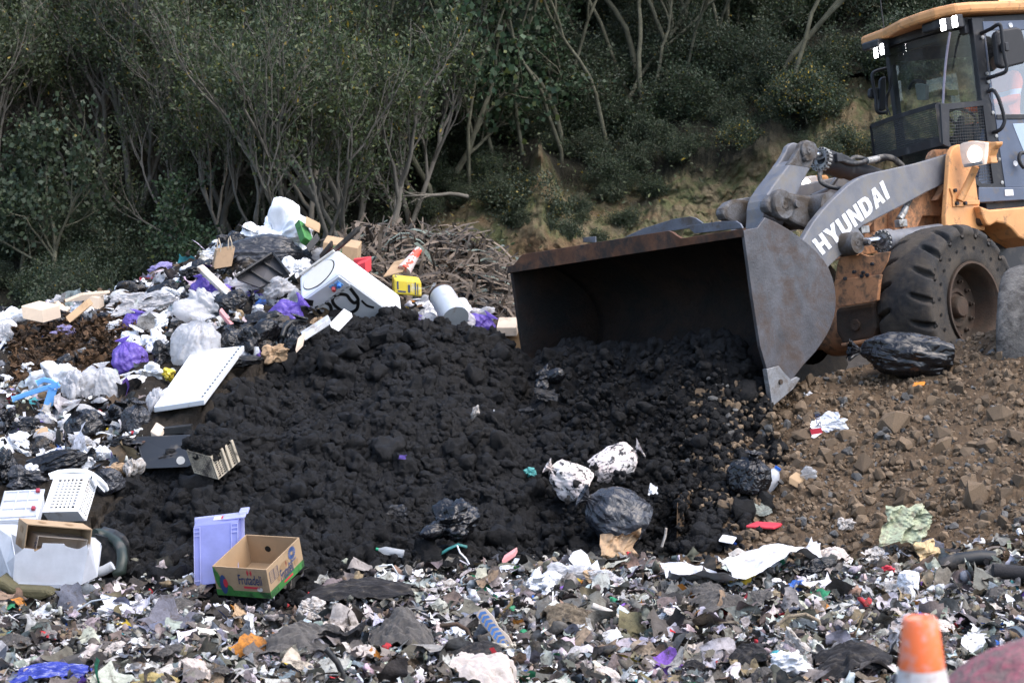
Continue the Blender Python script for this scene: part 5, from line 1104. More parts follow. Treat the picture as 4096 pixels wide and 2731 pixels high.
 ('white_paper','sheet',6,201,1058,32,34,P_wht,20,'white paper right of the long black bag','paper'),
 ('white_paper','paper',1,232,1040,40,30,P_wht,0,'white paper behind the grey appliance pump','paper'),
 ('white_paper','sheet',1,432,1331,32,30,P_wht,0,'white paper leaning at the foot of the lilac tub','paper'),
 ('white_paper','sheet',2,325,1400,80,30,P_wht,-20,'white paper overlapping the wide white sheet','paper'),
 ('navy_cloth','rag',1,122,1013,66,26,R_navy,-12,'navy cloth beside the small opened carton','cloth'),
 ('white_film','lump',7,70,1085,50,36,B_wht,0,'white film above the greyish crumpled bag','film'),
 ('white_paper','sheet',3,365,745,40,56,P_wht,0,'white printed paper beside the middle purple bag','paper'),
 ('white_paper','paper',2,335,795,60,44,P_wht,0,'crushed white paper right above the round purple bag','paper'),
 ('white_paper','paper',3,360,790,52,60,P_wht,0,'crushed white tissue between purple and translucent white bags','paper'),
 ('white_paper','paper',4,268,755,56,36,P_wht,0,'crushed white paper left of the middle purple bag','paper'),
 ('white_paper','lump',6,345,850,62,36,P_wht,10,'white torn bag above the white appliance panel','film'),
 ('white_film','lump',8,362,920,48,62,F_wht,20,'white film caught at the left side of the appliance panel','film'),
 ('white_film','lump',1,720,600,60,60,F_wht,0,'white film behind the washing machine','film'),
 ('white_sheet','lump',2,686,622,70,58,P_wht,0,'white sheet between dark trunk and washing machine','sheet'),
 ('white_film','lump',3,1092,728,92,52,F_wht,0,'white box wrapped in film right of the metal drum','film'),
 ('cloth_heap','rag',5,765,536,70,26,mat('cloth_plum', (.035, .022, .035), .9), 0,'dark plum cloth on the skyline behind the cartons','cloth'),
 ('pink_sack','dome',7,2470,1765,770,650,R_pink,0,'dusty pink sack close to the camera in the bottom right corner','sack'),
]
tsk = NT('soil_spattered_sack'); kk = tsk.ramp(tsk.noise(5.5, 6, .75), ((.53, 0.), (.56, 1.)))
M_sack = tsk.set(col=tsk.mix(kk, tsk.ramp(tsk.noise(2, 4), ((.3, (.62, .50, .46)), (.7, (.72, .69, .66)))), (.012, .012, .013)), rough=.6)
for it in ITEMS:
    n_, k_, s_, u, v, w_, h_, m_, rot, lab, cat = it
    if n_ == 'pink_sack':
        put(n_, k_, s_, u, v, w_, h_, m_, lab, cat, rot, 1, Yv=5.0); continue
    if v < 1130 and u < 780: w_, h_ = w_*1.2, h_*1.2
    put(n_, k_, s_, u, v, w_, h_, m_ or M_sack, lab, cat, rot, .9, fwd=.2)
# ================================================================ boxes, appliances and other built things
def z6(x, y): return (x/3.034, 861.3+y/3.034)
def zb(x, y): return (x/4.4035, 1022.1+y/4.4035)
def z7(x, y): return ((1050+x/2.613)/KD, (800+y/2.613)/KD)
def z5p(x, y): return (516.8+x/3.3306, 448+y/3.3306)
def corner(N, A, B, C, Y, dA=None, dB=None, dC=None):
    """near corner of a box and its three edge vectors, from four picture points; unknown depths follow from the edges being square to each other"""
    q = [np.array(p) for p in (N, A, B, C)]; k = mpp(Y); a, b, c = [(p-q[0])*k*np.array([1, -1]) for p in q[1:]]
    if dA is None:
        ab, ac, bc = a@b, a@c, b@c; d2 = -ab*ac/bc; dA = math.sqrt(max(d2, 1e-6)); dB = -ab/dA; dC = -ac/dA
    N3 = at(*N, Y); return N3, [at(*p, Y+d)-N3 for p, d in ((A, dA), (B, dB), (C, dC))]
def rootat(name, p, label, cat, group=None): return tag(empty(name, Matrix.Translation(Vector(p))), label, cat, group)
def nrm(v): return v/np.linalg.norm(v)
def textmesh(s, bold=.02):
    cu = bpy.data.curves.new('text', 'FONT'); cu.body = s; cu.offset = bold; o = bpy.data.objects.new('text', cu); COL.objects.link(o)
    dg = bpy.context.evaluated_depsgraph_get(); me = o.evaluated_get(dg).to_mesh(); V = np.array([v.co[:] for v in me.vertices]); F = [tuple(p.vertices) for p in me.polygons]
    o.evaluated_get(dg).to_mesh_clear(); bpy.data.objects.remove(o); bpy.data.curves.remove(cu)
    a = V.min(0); b = V.max(0); V = (V-a)/np.maximum(b-a, 1e-6); return V, F
def textat(name, s, o, x, y, off, m, parent, bold=.02):     # text filling the parallelogram o, x, y
    V, F = textmesh(s, bold); P = [o+x*v[0]+y*v[1]+off for v in V]; return MB().add(P, F).build(name, m, parent)
def disc(b, c, e1, e2, r1, r2, n=20): b.add([c+e1*r1*math.cos(6.2832*k/n)+e2*r2*math.sin(6.2832*k/n) for k in range(n)], [tuple(range(n))])
def lattice(b, P, X, Y_, nx, ny, bx, by, th, mx=(.1, .1), my=(.1, .1)):
    """a panel P + s X + t Y with nx by ny real openings"""
    n = nrm(np.cross(X, Y_))*th
    xs = np.linspace(mx[0], 1-mx[1], nx+1); ys = np.linspace(my[0], 1-my[1], ny+1)
    def bar(s0, s1, t0, t1, z): b.par(P+X*s0+Y_*t0+n*z, X*(s1-s0), Y_*(t1-t0), n*(1-2*z))
    bar(0, 1, 0, my[0], 0); bar(0, 1, 1-my[1], 1, 0); bar(0, mx[0], my[0], 1-my[1], 0); bar(1-mx[1], 1, my[0], 1-my[1], 0)
    for x in xs[1:-1]: bar(x-bx/2, x+bx/2, my[0], 1-my[1], .08)
    for y in ys[1:-1]: bar(mx[0], 1-mx[1], y-by/2, y+by/2, .14)
def openbox(b, o, a, c, d, th, skip=()):
    """thin-walled box at o with edges a, c, d; skip leaves faces out"""
    ua, uc, ud = [nrm(q)*th for q in (a, c, d)]
    if 'd0' not in skip: b.par(o, a, c, ud)
    if 'd1' not in skip: b.par(o+d-ud, a, c, ud)
    d2 = d-(0 if 'd1' in skip else 1)*ud-(0 if 'd0' in skip else 1)*ud; o2 = o+(0 if 'd0' in skip else 1)*ud
    if 'a0' not in skip: b.par(o2, ua, c, d2)
    if 'a1' not in skip: b.par(o2+a-ua, ua, c, d2)
    a2 = a-(0 if 'a1' in skip else 1)*ua-(0 if 'a0' in skip else 1)*ua; o3 = o2+(0 if 'a0' in skip else 1)*ua
    if 'c0' not in skip: b.par(o3, a2, uc, d2)
    if 'c1' not in skip: b.par(o3+c-uc, a2, uc, d2)
# ---- fruit carton in front of the soil
N3, (ea, eb, ec) = corner(z6(1855, 1355), z6(1478, 1330), z6(2085, 1130), z6(1893, 1557), 12.85)
BX = rootat('fruit_carton', N3, 'open cardboard fruit carton with printed sides standing at the foot of the black soil', 'carton')
Z0 = np.zeros(3); b = MB(); openbox(b, ec, ea, eb, -ec, .007, ('d1',)); b.build('carton_body', C_brn, BX)
na_ = -nrm(np.cross(ea, ec)); na_ = na_ if na_@eb < 0 else -na_        # outwards from the left face
nb_ = nrm(np.cross(eb, ec)); nb_ = nb_ if nb_@ea < 0 else -nb_        # outwards from the right face
b = MB()
b.par(ec*.79+ea*.0+na_*.0015, ea, ec*.2, na_*.001); b.par(ec*.76+nb_*.0015, eb, ec*.235, nb_*.001); b.build('green_band', C_grn, BX)
ink = mat('print_navy', (.035, .05, .11), .7, 0, .1); 
lw_ = mat('print_white', (.62, .60, .55), .7, 0, .1)
textat('printed_name', 'Frutadeli', ea*.55+ec*.56+na_*.0022, -ea*.43, -ec*.34, na_*.001, ink, BX, .012)
textat('printed_name', 'Frutadeli', eb*.33+ec*.80+nb_*.0022, eb*.37, -ec*.40-eb*.0, nb_*.001, ink, BX, .012)
b = MB(); b.par(ea*.47+ec*.62+na_*.002, -ea*.30, ec*.07, na_*.001); b.par(eb*.40+ec*.84+nb_*.002, eb*.26, ec*.07, nb_*.001); b.build('red_ribbon', C_redp, BX)
b = MB()
for k, c_ in enumerate(((.36, .12), (.30, .13))): b.prism([ea*(c_[0]+dx)+ec*(c_[1]+dy)+na_*.002 for dx, dy in ((0, .14), (.02, .02), (0, -.08), (-.02, .02))], na_*.001)
b.prism([eb*(.52+dx)+ec*(.33+dy)+nb_*.002 for dx, dy in ((0, .14), (.02, .02), (0, -.08), (-.02, .02))], nb_*.001); b.build('red_leaf', C_redp, BX)
b = MB()
for cx_, cy_2, sx_, sy_2, an in ((.93, .45, .05, .38, .2), (.86, .72, .06, .22, -.4), (.74, .78, .07, .2, .6), (.97, .2, .03, .22, 0)): 
    b.prism([ea*min(.995, cx_+sx_*math.cos(t_)*math.cos(an)-sx_*.4*math.sin(t_))+ec*min(.97, max(.02, cy_2+sy_2*math.sin(t_)*.8+sx_*math.cos(t_)*math.sin(an)))+na_*.0016 for t_ in np.linspace(0, 6.28, 15)[:-1]], na_*.001)
b.build('printed_leaves', C_grn, BX)
b = MB(); b.prism([ea*(.84+.065*math.cos(t_))+ec*(.60+.33*math.sin(t_))+na_*.0028 for t_ in np.linspace(0, 6.28, 19)[:-1]], na_*.001); b.build('printed_shape', mat('print_blue', (.03, .06, .16), .7, 0, .2), BX)
b = MB(); b.prism([ea*(.80+.04*math.cos(t_))+ec*(.55+.15*math.sin(t_))+na_*.004 for t_ in np.linspace(0, 6.28, 15)[:-1]], na_*.001); b.build('printed_spot', C_redp, BX)
b = MB()
for k in range(16):
    a0 = 6.2832*k/16; c_ = eb*.72+ec*.22+nb_*.0018; X_ = eb*.105; Y2 = -ec*.20
    b.prism([c_+X_*r_*math.cos(a0+t_)+Y2*r_*math.sin(a0+t_) for r_, t_ in ((.3, 0), (1, -.12), (1, .14), (.3, .12))], nb_*.001)
b.build('round_emblem', mat('print_blue2', (.03, .09, .26), .7), BX)
textat('printed_word', 'ecuador', eb*.60+ec*.50+nb_*.002, eb*.22-ec*.0, -ec*.07, nb_*.001, mat('print_blue2', (.03, .09, .26)), BX)
b = MB(); 
for y0 in np.linspace(.16, .52, 7): b.par(eb*.05+ec*y0+nb_*.0016, eb*.24, ec*.008, nb_*.001)
for x0 in (.05, .17, .285): b.par(eb*x0+ec*.15+nb_*.0024, eb*.006, ec*.38, nb_*.001)
b.build('printed_table', ink, BX)
hb = mat('hole_inside', (.30, .19, .10), .9, 0, .2)
for s_, t_, r1, r2 in ((.47, .36, .055, .028), (.80, .60, .026, .022), (.30, .60, .022, .022)): b = MB(); disc(b, eb*s_+ec*t_+nb_*.003, nrm(eb), nrm(ec), r1, r2); b.build('hand_hole', hb, BX)
b = MB(); disc(b, ea*.18+ec*.70+na_*.003, nrm(ea), nrm(ec), .022, .018); b.build('round_hole', lw_, BX)
for nm, c_, m_, e_ in (('wall_hole', ea-nrm(ea)*.008+eb*.33+ec*.52, 'hole_black', eb), ('wall_hole', ea-nrm(ea)*.008+eb*.18+ec*.42, 'hole_black', eb), ('wall_hole', eb-nrm(eb)*.008+ea*.62+ec*.45, 'hole_black', ea)):
    b = MB(); disc(b, c_, nrm(e_), nrm(ec), .024, .024); b.build(nm, _mats[m_], BX)
# ---- lilac tub
N3, (ea, eb, ec) = corner(z6(1665, 1018), z6(1345, 1055), z6(1690, 958), z6(1672, 1430), 13.4, .02, .22, -.10)
TB = rootat('storage_tub', N3, 'translucent lilac storage tub standing on end behind the fruit carton', 'tub')
tm_ = film('tub_lilac', (.52, .55, .90), .6, .18, None, .35, 0); rbm = film('tub_rib', (.66, .68, .95), .85, .2, None, .4, 0)
b = MB(); openbox(b, Z0+ea*.02, ea*.96, ec, eb, .006, ('d1',)); b.build('tub_body', tm_, TB)
b = MB(); nn = -nrm(np.cross(ea, ec)); nn = nn if nn@eb < 0 else -nn
for s0, w_ in ((.02, .012), (.16, .012), (.84, .012), (.97, .012)): b.par(ea*s0+ec*.02+nn*.001, ea*w_, ec*.95, nn*.008)
for t0 in (.02, .09, .16, .92): b.par(ea*.02+ec*t0+nn*.002, ea*.15, ec*.015, nn*.006); b.par(ea*.84+ec*t0+nn*.002, ea*.14, ec*.015, nn*.006)
b.build('rib', rbm, TB)
b = MB(); b.par(eb*.85-ea*.05-ec*.03, ea*1.1, ec*1.04, eb*.05); b.par(eb*.25-ea*.12-ec*.045, ea*.5, ec*.03, eb*.5); b.par(-ea*.16+eb*.5-ec*.09, ea*.2, ec*.05, eb*.5); b.build('rim', rbm, TB, .004)
b = MB(); b.par(ea*.3+eb*.45-ec*.006, ea*.3, eb*.4, -ec*.002); b.build('label', lw_, TB); b = MB(); b.par(ea*.32+eb*.5-ec*.01, ea*.12, eb*.3, -ec*.002); b.build('label_print', C_redp, TB)
# ---- laundry basket
N3, (ea, eb, ec) = corner(zb(790, 672), zb(430, 682), zb(905, 300), zb(865, 775), 14.1, .03, .42, .10)
LB = rootat('laundry_basket', N3, 'white plastic laundry basket with square holes lying on its side by the black soil', 'basket')
b = MB(); lattice(b, eb, ea, -eb, 6, 10, .055, .035, .006, (.14, .17), (.12, .09))
rt = ec+eb*.04; lattice(b, Z0, eb*.97, rt*1.05, 10, 5, .04, .06, .006, (.08, .1), (.06, .1))
b.par(Z0, ea, ec*.9, eb*.01); b.par(ea*1.0, -ea*.02, ec*.9, eb); b.build('basket_body', PL_w, LB)
ring = [eb*1.0+ea*1.16-ec*.02, eb*1.08+ea*.9-ec*.06, eb*1.10+ea*.5-ec*.07, eb*1.08+ea*.12-ec*.06, eb*1.0-ea*.10-ec*.0, eb*.98-ea*.2+ec*.4, eb*.96-ea*.26+ec*.9, eb*.95-ea*.24+ec*1.3]
MB().tube(ring, .02, 8).build('rim', PL_w, LB)
b = MB(); b.par(eb*.90+ea*1.1-ec*.02, -ea*1.16, eb*.13, -ec*.05); b.par(eb*.86-ea*.10, -ea*.10+ec*1.25, eb*.12, -ea*.03); b.build('rim_band', PL_w, LB, .006)
# ---- white lidded storage box beside it
N3, (ea, eb, ec) = corner(zb(380, 740), zb(-40, 760), zb(455, 440), zb(395, 880), 13.7, .02, .28, .0)
SB = rootat('storage_box', N3, 'translucent white storage box with gridded lid and red clips at the left edge', 'storage box')
wbm = film('box_white', (.82, .84, .88), .86, .3, None, .4, 0)
b = MB(); b.par(Z0, ea, eb, ec*.1); b.par(ec*.12+ea*.03, ea*.94, eb*.95, ec*.88); b.build('box_body', wbm, SB, .01)
n2 = nrm(np.cross(ea, eb)); n2 = n2 if n2[1] < 0 else -n2
b = MB()
for s0 in (.05, .33, .62, .93): b.par(ea*s0+eb*.06+n2*.001, ea*.02, eb*.88, n2*.012)
for t0 in (.06, .34, .62, .92): b.par(ea*.05+eb*t0+n2*.002, ea*.9, eb*.03, n2*.009)
b.build('lid_rib', wbm, SB)
for t0 in (.25, .85): b = MB(); b.par(ea*.10+eb*t0+n2*.004, ea*.09, eb*.1, n2*.02); b.build('clip', mat('clip_red', (.28, .03, .05), .4), SB, .003)
# ---- cracked box with cartons inside
Yb = 12.9
def poly(name, pts, m, parent, off, z=zb, org=None, th=.004):
    P = [at(*z(x, y), Yb+d)-org for x, y, d in pts]; return MB().prism(P, np.array(off, float)*1.0).build(name, m, parent)
org = at(*zb(480, 1410), Yb)
CB = rootat('broken_box', org, 'cracked translucent white plastic box with torn rim at the left edge, cartons inside it', 'storage box')
crk = film('box_cracked', (.84, .86, .90), .74, .3, None, .3, 0)
poly('front_panel', [(150, 1115, 0), (242, 1040, 0), (338, 1050, 0), (348, 1078, 0), (420, 1036, 0), (432, 990, 0), (648, 996, 0), (662, 1022, 0), (760, 1048, 0), (805, 1046, 0), (880, 1005, 0), (890, 1055, 0), (822, 1410, 0), (130, 1400, 0)], crk, CB, (0, .004, 0), org=org)
poly('side_panel', [(-80, 800, .35), (90, 812, .42), (112, 930, .2), (148, 1112, .003), (128, 1400, .003), (-80, 1310, .3)], crk, CB, (.004, .003, 0), org=org)
poly('side_panel', [(892, 1055, .003), (915, 940, .3), (960, 935, .34), (1022, 990, .36), (1012, 1050, .35), (1030, 1010, .36), (1010, 1180, .33), (985, 1330, .28), (824, 1410, .003)], crk, CB, (-.004, .003, 0), org=org)
poly('base_edge', [(120, 1398, -.01), (655, 1412, -.01), (652, 1446, -.01), (135, 1432, -.01)], rbm if False else film('box_edge', (.62, .65, .72), .9, .3, None, .4, 0), CB, (0, .02, 0), org=org)
poly('back_panel', [(-80, 800, .5), (150, 800, .62), (900, 930, .62), (960, 935, .5), (985, 1330, .4), (100, 1330, .5)], crk, CB, (0, .004, 0), org=org)
hk = at(*zb(45, 900), Yb+.28)-org; MB().tube([at(*zb(x, y), Yb+.3)-org for x, y in ((-10, 850), (20, 885), (50, 915), (42, 955))], .008, 6).build('handle', PL_k, CB)
RDL = MB(); P = [at(*zb(x, y), Yb+.05) for x, y in ((335, 1330), (430, 1325), (545, 1330), (555, 1395), (430, 1400), (325, 1392))]; o_ = P[0]
tag(MB().prism([p for p in P], (0, .03, 0)).build('food_pack', C_redp), 'red pack showing through the cracked white box', 'pack')
N3, (ea, eb, ec) = corner(zb(275, 795), zb(935, 850), zb(190, 735), zb(240, 1060), Yb+.12, .02, .25, .02)
C1 = rootat('open_carton', N3, 'brown carton lying open inside the cracked white box', 'carton')
b = MB(); openbox(b, ec, ea, eb, -ec, .007, ('c0',)); b.build('carton_body', C_brn, C1)
for c_, e_, f_ in [(ea*s_+eb*.5+np.array([0, -.001, .004]), ea, eb) for s_ in (.3, .72)]+[(ec*t_+eb*.5-nrm(ea)*.004, ec, eb) for t_ in (.3, .8)]: b = MB(); disc(b, c_, nrm(e_), nrm(f_), .026, .05); b.build('vent_hole', hb, C1)
N3, (ea, eb, ec) = corner(zb(388, 915), zb(892, 955), zb(300, 866), zb(345, 1130), Yb+.17, .02, .16, .02)
C2_ = rootat('small_carton', N3, 'smaller open carton with black print nested in the brown carton', 'carton')
b = MB(); openbox(b, ec, ea, eb, -ec, .005, ('c0',)); b.build('carton_body', C_bei, C2_)
textat('print', '8 X 140g MULTIPACKS', ea*.45+eb*.1+np.array([0, 0, .004]), ea*.5, eb*.3, np.array([0, 0, .002]), ink, C2_)
textat('print', '8 X 140g MULTIPACKS', eb*.25+ec*.1-nrm(ea)*.004, ec*.8, -eb*.35, Z0, ink, C2_)
# dark bin behind it
Yq = 13.5; P = [at(*zb(x, y), Yq+d) for x, y, d in ((955, 900, .25), (1010, 895, .3), (1100, 930, .25), (1185, 985, .2), (1228, 1060, .1), (1238, 1150, .0), (1225, 1270, -.05), (1150, 1290, -.05))]; o_ = P[3]
BN = rootat('bin', o_, 'dark plastic bin lying on its side, mouth towards the camera, half under the soil', 'bin')
MB().tube([p-o_ for p in P], .04, 8).build('bin_rim', PL_green, BN)
MB().prism([at(*zb(x, y), Yq+.2)-o_ for x, y in ((960, 900), (1090, 935), (1180, 990), (1225, 1070), (1225, 1280), (980, 1290), (940, 1000))], (0, .3, 0)).build('bin_body', PL_k, BN)
P = [at(*zb(x, y), Yq-.12) for x, y in ((990, 1285), (1060, 1262), (1140, 1215))]
tag(MB().tube(P, [.035, .034, .032], 14).build('grey_tube', PL_g), 'grey plastic tube in front of the mouth of the dark bin', 'tube')
P = [at(*zb(x, y), 12.75) for x, y in ((-40, 1340), (60, 1390), (130, 1440), (480, 1460), (540, 1520), (400, 1570), (200, 1545), (60, 1490), (-40, 1450))]
tag(MB().prism(P, (0, .5, -.02)).build('olive_tarp', mat('olive_tarp', (.085, .075, .035), .7, 0, .25, 7, .01, 40), None, .02), 'olive green tarpaulin under the cracked white box', 'tarp')
# ---- washing machine
N3 = at(*z7(805, 765), 18.3); kz = mpp(18.3)/2.613/KD*1.0
def vz(x, y, d): return np.array([x*kz, d, -y*kz])
eW, eD, eH = vz(-440, 308, .18), vz(-42, -245, .26), vz(636, 538, .50)
WMm = rootat('washing_machine', N3, 'white washing machine with black spray-painted scrawl lying tilted on the rubbish crest', 'washing machine')
enam = mat('enamel_white', (.80, .81, .83), .28, 0, .03, 5, 0, 60, (.55, .53, .5), .08, 5)
b = MB(); b.par(Z0, eW, eD, eH); b.build('cabinet', enam, WMm, .035)
nT, nBk, nR = -nrm(eH), -nrm(eD), -nrm(eW)
hd, wd, dd = nrm(eH), nrm(eW), nrm(eD)
b = MB(); b.par(eH*.20+eW*.035+nBk*.0, eW*.93, eH*.78, nBk*.008); b.par(eH*.02+eW*.05, eW*.9, eH*.165, nBk*.012); b.build('back_panel', mat('panel_grey', (.60, .62, .65), .45, .1, .06, 6), WMm, .006)
b = MB()
for k in range(7): b.par(eW*(.08+k*.13)+eH*.185+nBk*.013, eW*.07, eH*.022, nBk*.006)
b.build('panel_slot', mat('slot_grey', (.28, .29, .30), .6), WMm)
b = MB(); c_ = eW*.50+eD*.5; b.add([c_+(eW*.40*math.cos(a_)+eD*.42*math.sin(a_))*r_+nT*h_ for r_, h_ in ((1.0, .002), (.95, .006)) for a_ in np.linspace(0, 6.2832, 41)[:-1]], [(k, (k+1) % 40, 40+(k+1) % 40, 40+k) for k in range(40)]); b.build('lid_gap', _mats['hole_black'], WMm)
b = MB(); b.add([c_+(eW*.38*math.cos(a_)+eD*.40*math.sin(a_))+nT*.008 for a_ in np.linspace(0, 6.2832, 41)[:-1]], [tuple(range(40))]); b.build('lid', mat('lid_ivory', (.72, .68, .60), .4, 0, .05), WMm)
b = MB(); b.par(eD*.92+eW*.06, eW*.88, eD*.06, nT*.03); b.build('backsplash', mat('lid_ivory', (.72, .68, .60)), WMm, .02)
pb = mat('valve_plate', (.18, .35, .62), .5)
for s_, cl in ((.125, 'valve_blue'), (.255, 'valve_red')):
    o_ = eW*s_+eH*.05+nBk*.014; v_ = MB(); v_.par(o_, eW*.10, eH*.09, nBk*.01); v_ = v_.build('inlet_valve', pb, WMm, .003)
    MB().lathe([(0, .024), (.045, .02), (.05, .012), (.02, .01), (.02, 0)], o_+eW*.05+eH*.045, nBk, 14).build('inlet_port', mat(cl, (.04, .16, .5) if 'blue' in cl else (.45, .08, .08), .45), v_)
b = MB(); b.par(eW*.40+eH*.22+nBk*.009, eW*.10, eH*.035, nBk*.001); b.build('rating_label', mat('label_grey', (.42, .42, .43), .6), WMm)
# sprayed scrawl: thin paint skin on the back panel
nB_ = np.cross(eW, eH); nB_ /= np.linalg.norm(nB_)
def onpanel(x, y, off=.0105):
    d = ray(*z7(x, y)); p = N3+nBk*off; t_ = ((p-CAMP)@nB_)/(d@nB_); return CAMP+d*t_-N3
paint = mat('spray_black', (.008, .008, .009), .6)
def stroke(pts, w0):
    Q = []
    for i in range(len(pts)-1):
        p0, p1, p2, p3 = [np.array(pts[min(max(j, 0), len(pts)-1)], float) for j in (i-1, i, i+1, i+2)]
        for k in range(5): t_ = k/5; Q.append(.5*((2*p1)+(p2-p0)*t_+(2*p0-5*p1+4*p2-p3)*t_**2+(3*p1-p0-3*p2+p3)*t_**3))
    Q.append(np.array(pts[-1], float)); Q = np.array(Q); V = []; T_ = np.gradient(Q, axis=0); T_ /= np.linalg.norm(T_, axis=1)[:, None]; Nn = np.stack([-T_[:, 1], T_[:, 0]], 1)
    stroke.k = getattr(stroke, 'k', 0)+1; of = .0105+.0007*stroke.k
    for q, n_ in zip(Q, Nn): V += [onpanel(*(q+n_*w0/2), of), onpanel(*(q-n_*w0/2), of)]
    return V, [(2*i, 2*i+1, 2*i+3, 2*i+2) for i in range(len(Q)-1)]
b = MB()
for pts, w_ in (([(915, 922), (950, 965), (1000, 1040), (960, 1075), (915, 1040), (880, 995), (815, 985), (750, 1005), (732, 1050), (755, 1100), (820, 1150), (900, 1180), (985, 1140), (1000, 1060)], 34), ([(1035, 1050), (1090, 1100), (1165, 1125)], 22), ([(655, 1068), (705, 1100), (715, 1160), (660, 1200), (600, 1180), (560, 1110)], 36), ([(425, 1055), (470, 1070), (530, 1080)], 62), ([(450, 1130), (480, 1170), (560, 1235)], 40), ([(720, 1160), (800, 1200)], 26)): b.add(*stroke(pts, w_))
b.build('spray_scrawl', paint, WMm)
b = MB()
for k, (s0, t0, l_, a_) in enumerate(((.12, .25, .12, .3), (.25, .4, .16, -.2), (.4, .5, .12, .4), (.5, .35, .14, -.4), (.62, .6, .14, .1), (.75, .5, .1, -.5), (.82, .35, .12, .3))):
    q = eH*s0+eD*t0+nR*(.001+.0004*k); b.par(q, hd*l_*math.cos(a_)+dd*l_*math.sin(a_), (dd*math.cos(a_)-hd*math.sin(a_))*.012, nR*.0004)
b.build('faded_scrawl', mat('spray_grey', (.50, .50, .52), .6), WMm)
# ---- white appliance with a black door
def gp3(u, v, lift): return hit(u, v)+np.array([0, -.01, lift])
p = [gp3(443, 852, .18), gp3(562, 840, .18), gp3(470, 970, .19), gp3(354, 987, .19)]; o_ = p[3]
AP = rootat('dishwasher', o_, 'white metal appliance lying with its black door towards the camera, edge of the black soil', 'appliance')
MB().prism([q-o_ for q in p], (0, .02, -.05)).build('white_panel', enam, AP, .008)
b = MB(); A0, A1 = p[1]-o_, p[2]-o_
for k in range(34):
    if k % 2 == 0: b.prism([A0+(A1-A0)*((k+j)/34)+np.array([-.02-.018*m2, -.0, .003]) for j, m2 in ((0, 0), (.8, 0), (.8, 1), (0, 1))], (0, 0, .001))
b.build('perforated_edge', PL_k, AP)
fr_ = o_[1]-.3; P = [at(u, v, hit(u, v)[1]-d)-o_ for u, v, d in ((311, 1004, .3), (436, 999, .3), (448, 1062, .28), (430, 1072, .28), (335, 1076, .28), (324, 1056, .28))]
MB().prism(P, (0, .05, 0)).build('door', mat('door_black', (.01, .0105, .012), .6, 0, .2, 5, 0, 60, (.08, .07, .06), .15, 7), AP, .008)
c_ = at(415, 1057, hit(415, 1057)[1]-.32)-o_; b = MB(); disc(b, c_, np.array([1., 0, 0]), np.array([0, .25, .95]), .033, .033); b.build('round_sticker', lw_, AP)
P = [at(u, v, hit(400, 990)[1]-.28)-o_ for u, v in ((370, 984), (438, 976), (440, 994), (372, 1000))]; MB().prism(P, (0, .1, 0)).build('top_rail', PL_k, AP, .004)
# ---- tan mesh crate
N3, (ea, eb, ec) = corner(z6(1470, 565), z6(1300, 520), z6(1600, 455), z6(1525, 725), hit(487, 1075)[1]-.42, .12, .12, .02)
TC = rootat('mesh_crate', N3, 'tan plastic mesh crate half buried and filled with black soil', 'crate')
b = MB(); lattice(b, Z0, ea, ec, 13, 10, .03, .035, .005, (.04, .04), (.05, .05)); lattice(b, Z0, eb, ec, 7, 10, .05, .035, .005, (.06, .06), (.05, .05)); b.par(ea, eb, ec*.9, -nrm(ea)*.006)
b.build('crate_wall', PL_tan, TC)
b = MB()
for s_ in (.42, .62, .95): b.par(eb*s_-ec*.03+nrm(ea)*-.012, eb*.11, ec*.95, -nrm(ea)*.014)
b.build('crate_rib', PL_tan, TC, .004)
r2 = np.random.RandomState(77); P = N3[None]+ea[None]*r2.rand(260, 1)+eb[None]*(r2.rand(260, 1)*1.0)+ec[None]*(-.30+.45*r2.rand(260, 1))+np.array([0, .03, .0])
scatter('soil_in_crate', [clod(41+i, 2) for i in range(4)], P, np.exp(r2.normal(-3.35, .4, 260)), M_soil, r2, label='black soil clods heaped in the tan crate', cat='soil')
# ---- boards, boxes and small solid things: name, picture points of near corner and three others, depth shift, edge depths, material, label, cat
def pbox(name, N, A, B, C, m, label, cat, d=(0.0, .2, .0), fwd=.1, bev=.006, Y=None, prints=None):
    Y = hit(*C)[1]-fwd if Y is None else Y; N3, (a, b_, c) = corner(N, A, B, C, Y, *d); q = MB().par(Z0, a, b_, c).build(name, m, None, bev); q.matrix_world = Matrix.Translation(Vector(N3)); tag(q, label, cat); return q, a, b_, c
pbox('pink_plank', (504, 712), (550, 768), (509, 706), (503, 722), C_pink, 'dusty pink foam plank sticking out of black bags in the middle of the mound', 'plank', (-.25, .12, 0), Y=18.2)
pbox('red_block', (839, 602), (812, 612), (852, 590), (840, 632), C_red, 'bright red foam block behind the washing machine', 'foam', (.1, .12, 0), Y=19.4)
pbox('red_slab', (852, 591), (812, 596), (853, 588), (852, 624), C_red, 'flat red foam sheet leaning against the red block', 'foam', (.08, .05, 0), Y=19.6)
pbox('grey_rail', (694, 771), (757, 731), (690, 762), (700, 783), PL_g, 'pale grey slotted plastic rail lying on the edge of the black soil', 'rail', (.25, .12, 0), Y=17.2)
pbox('foam_block', (757, 742), (790, 708), (775, 752), (760, 752), FM, 'white polystyrene block at the edge of the soil below the washing machine', 'foam', (.2, .1, 0), Y=17.25)
pbox('white_rail', (84, 1048), (164, 1024), (82, 1042), (85, 1054), PL_w, 'long white plastic rail behind the storage boxes', 'rail', (.1, .06, 0), fwd=.12)
pbox('white_block', (166, 1018), (192, 1016), (168, 1007), (167, 1023), FM, 'small white block on the brown mulch under the red-lined bag', 'block', (0, .05, 0), fwd=.08)
pbox('appliance_pump', (262, 1044), (236, 1036), (290, 1036), (262, 1066), PL_g, 'grey plastic appliance pump housing among the bags behind the basket', 'appliance part', (.06, .06, 0), fwd=.1, bev=.015)
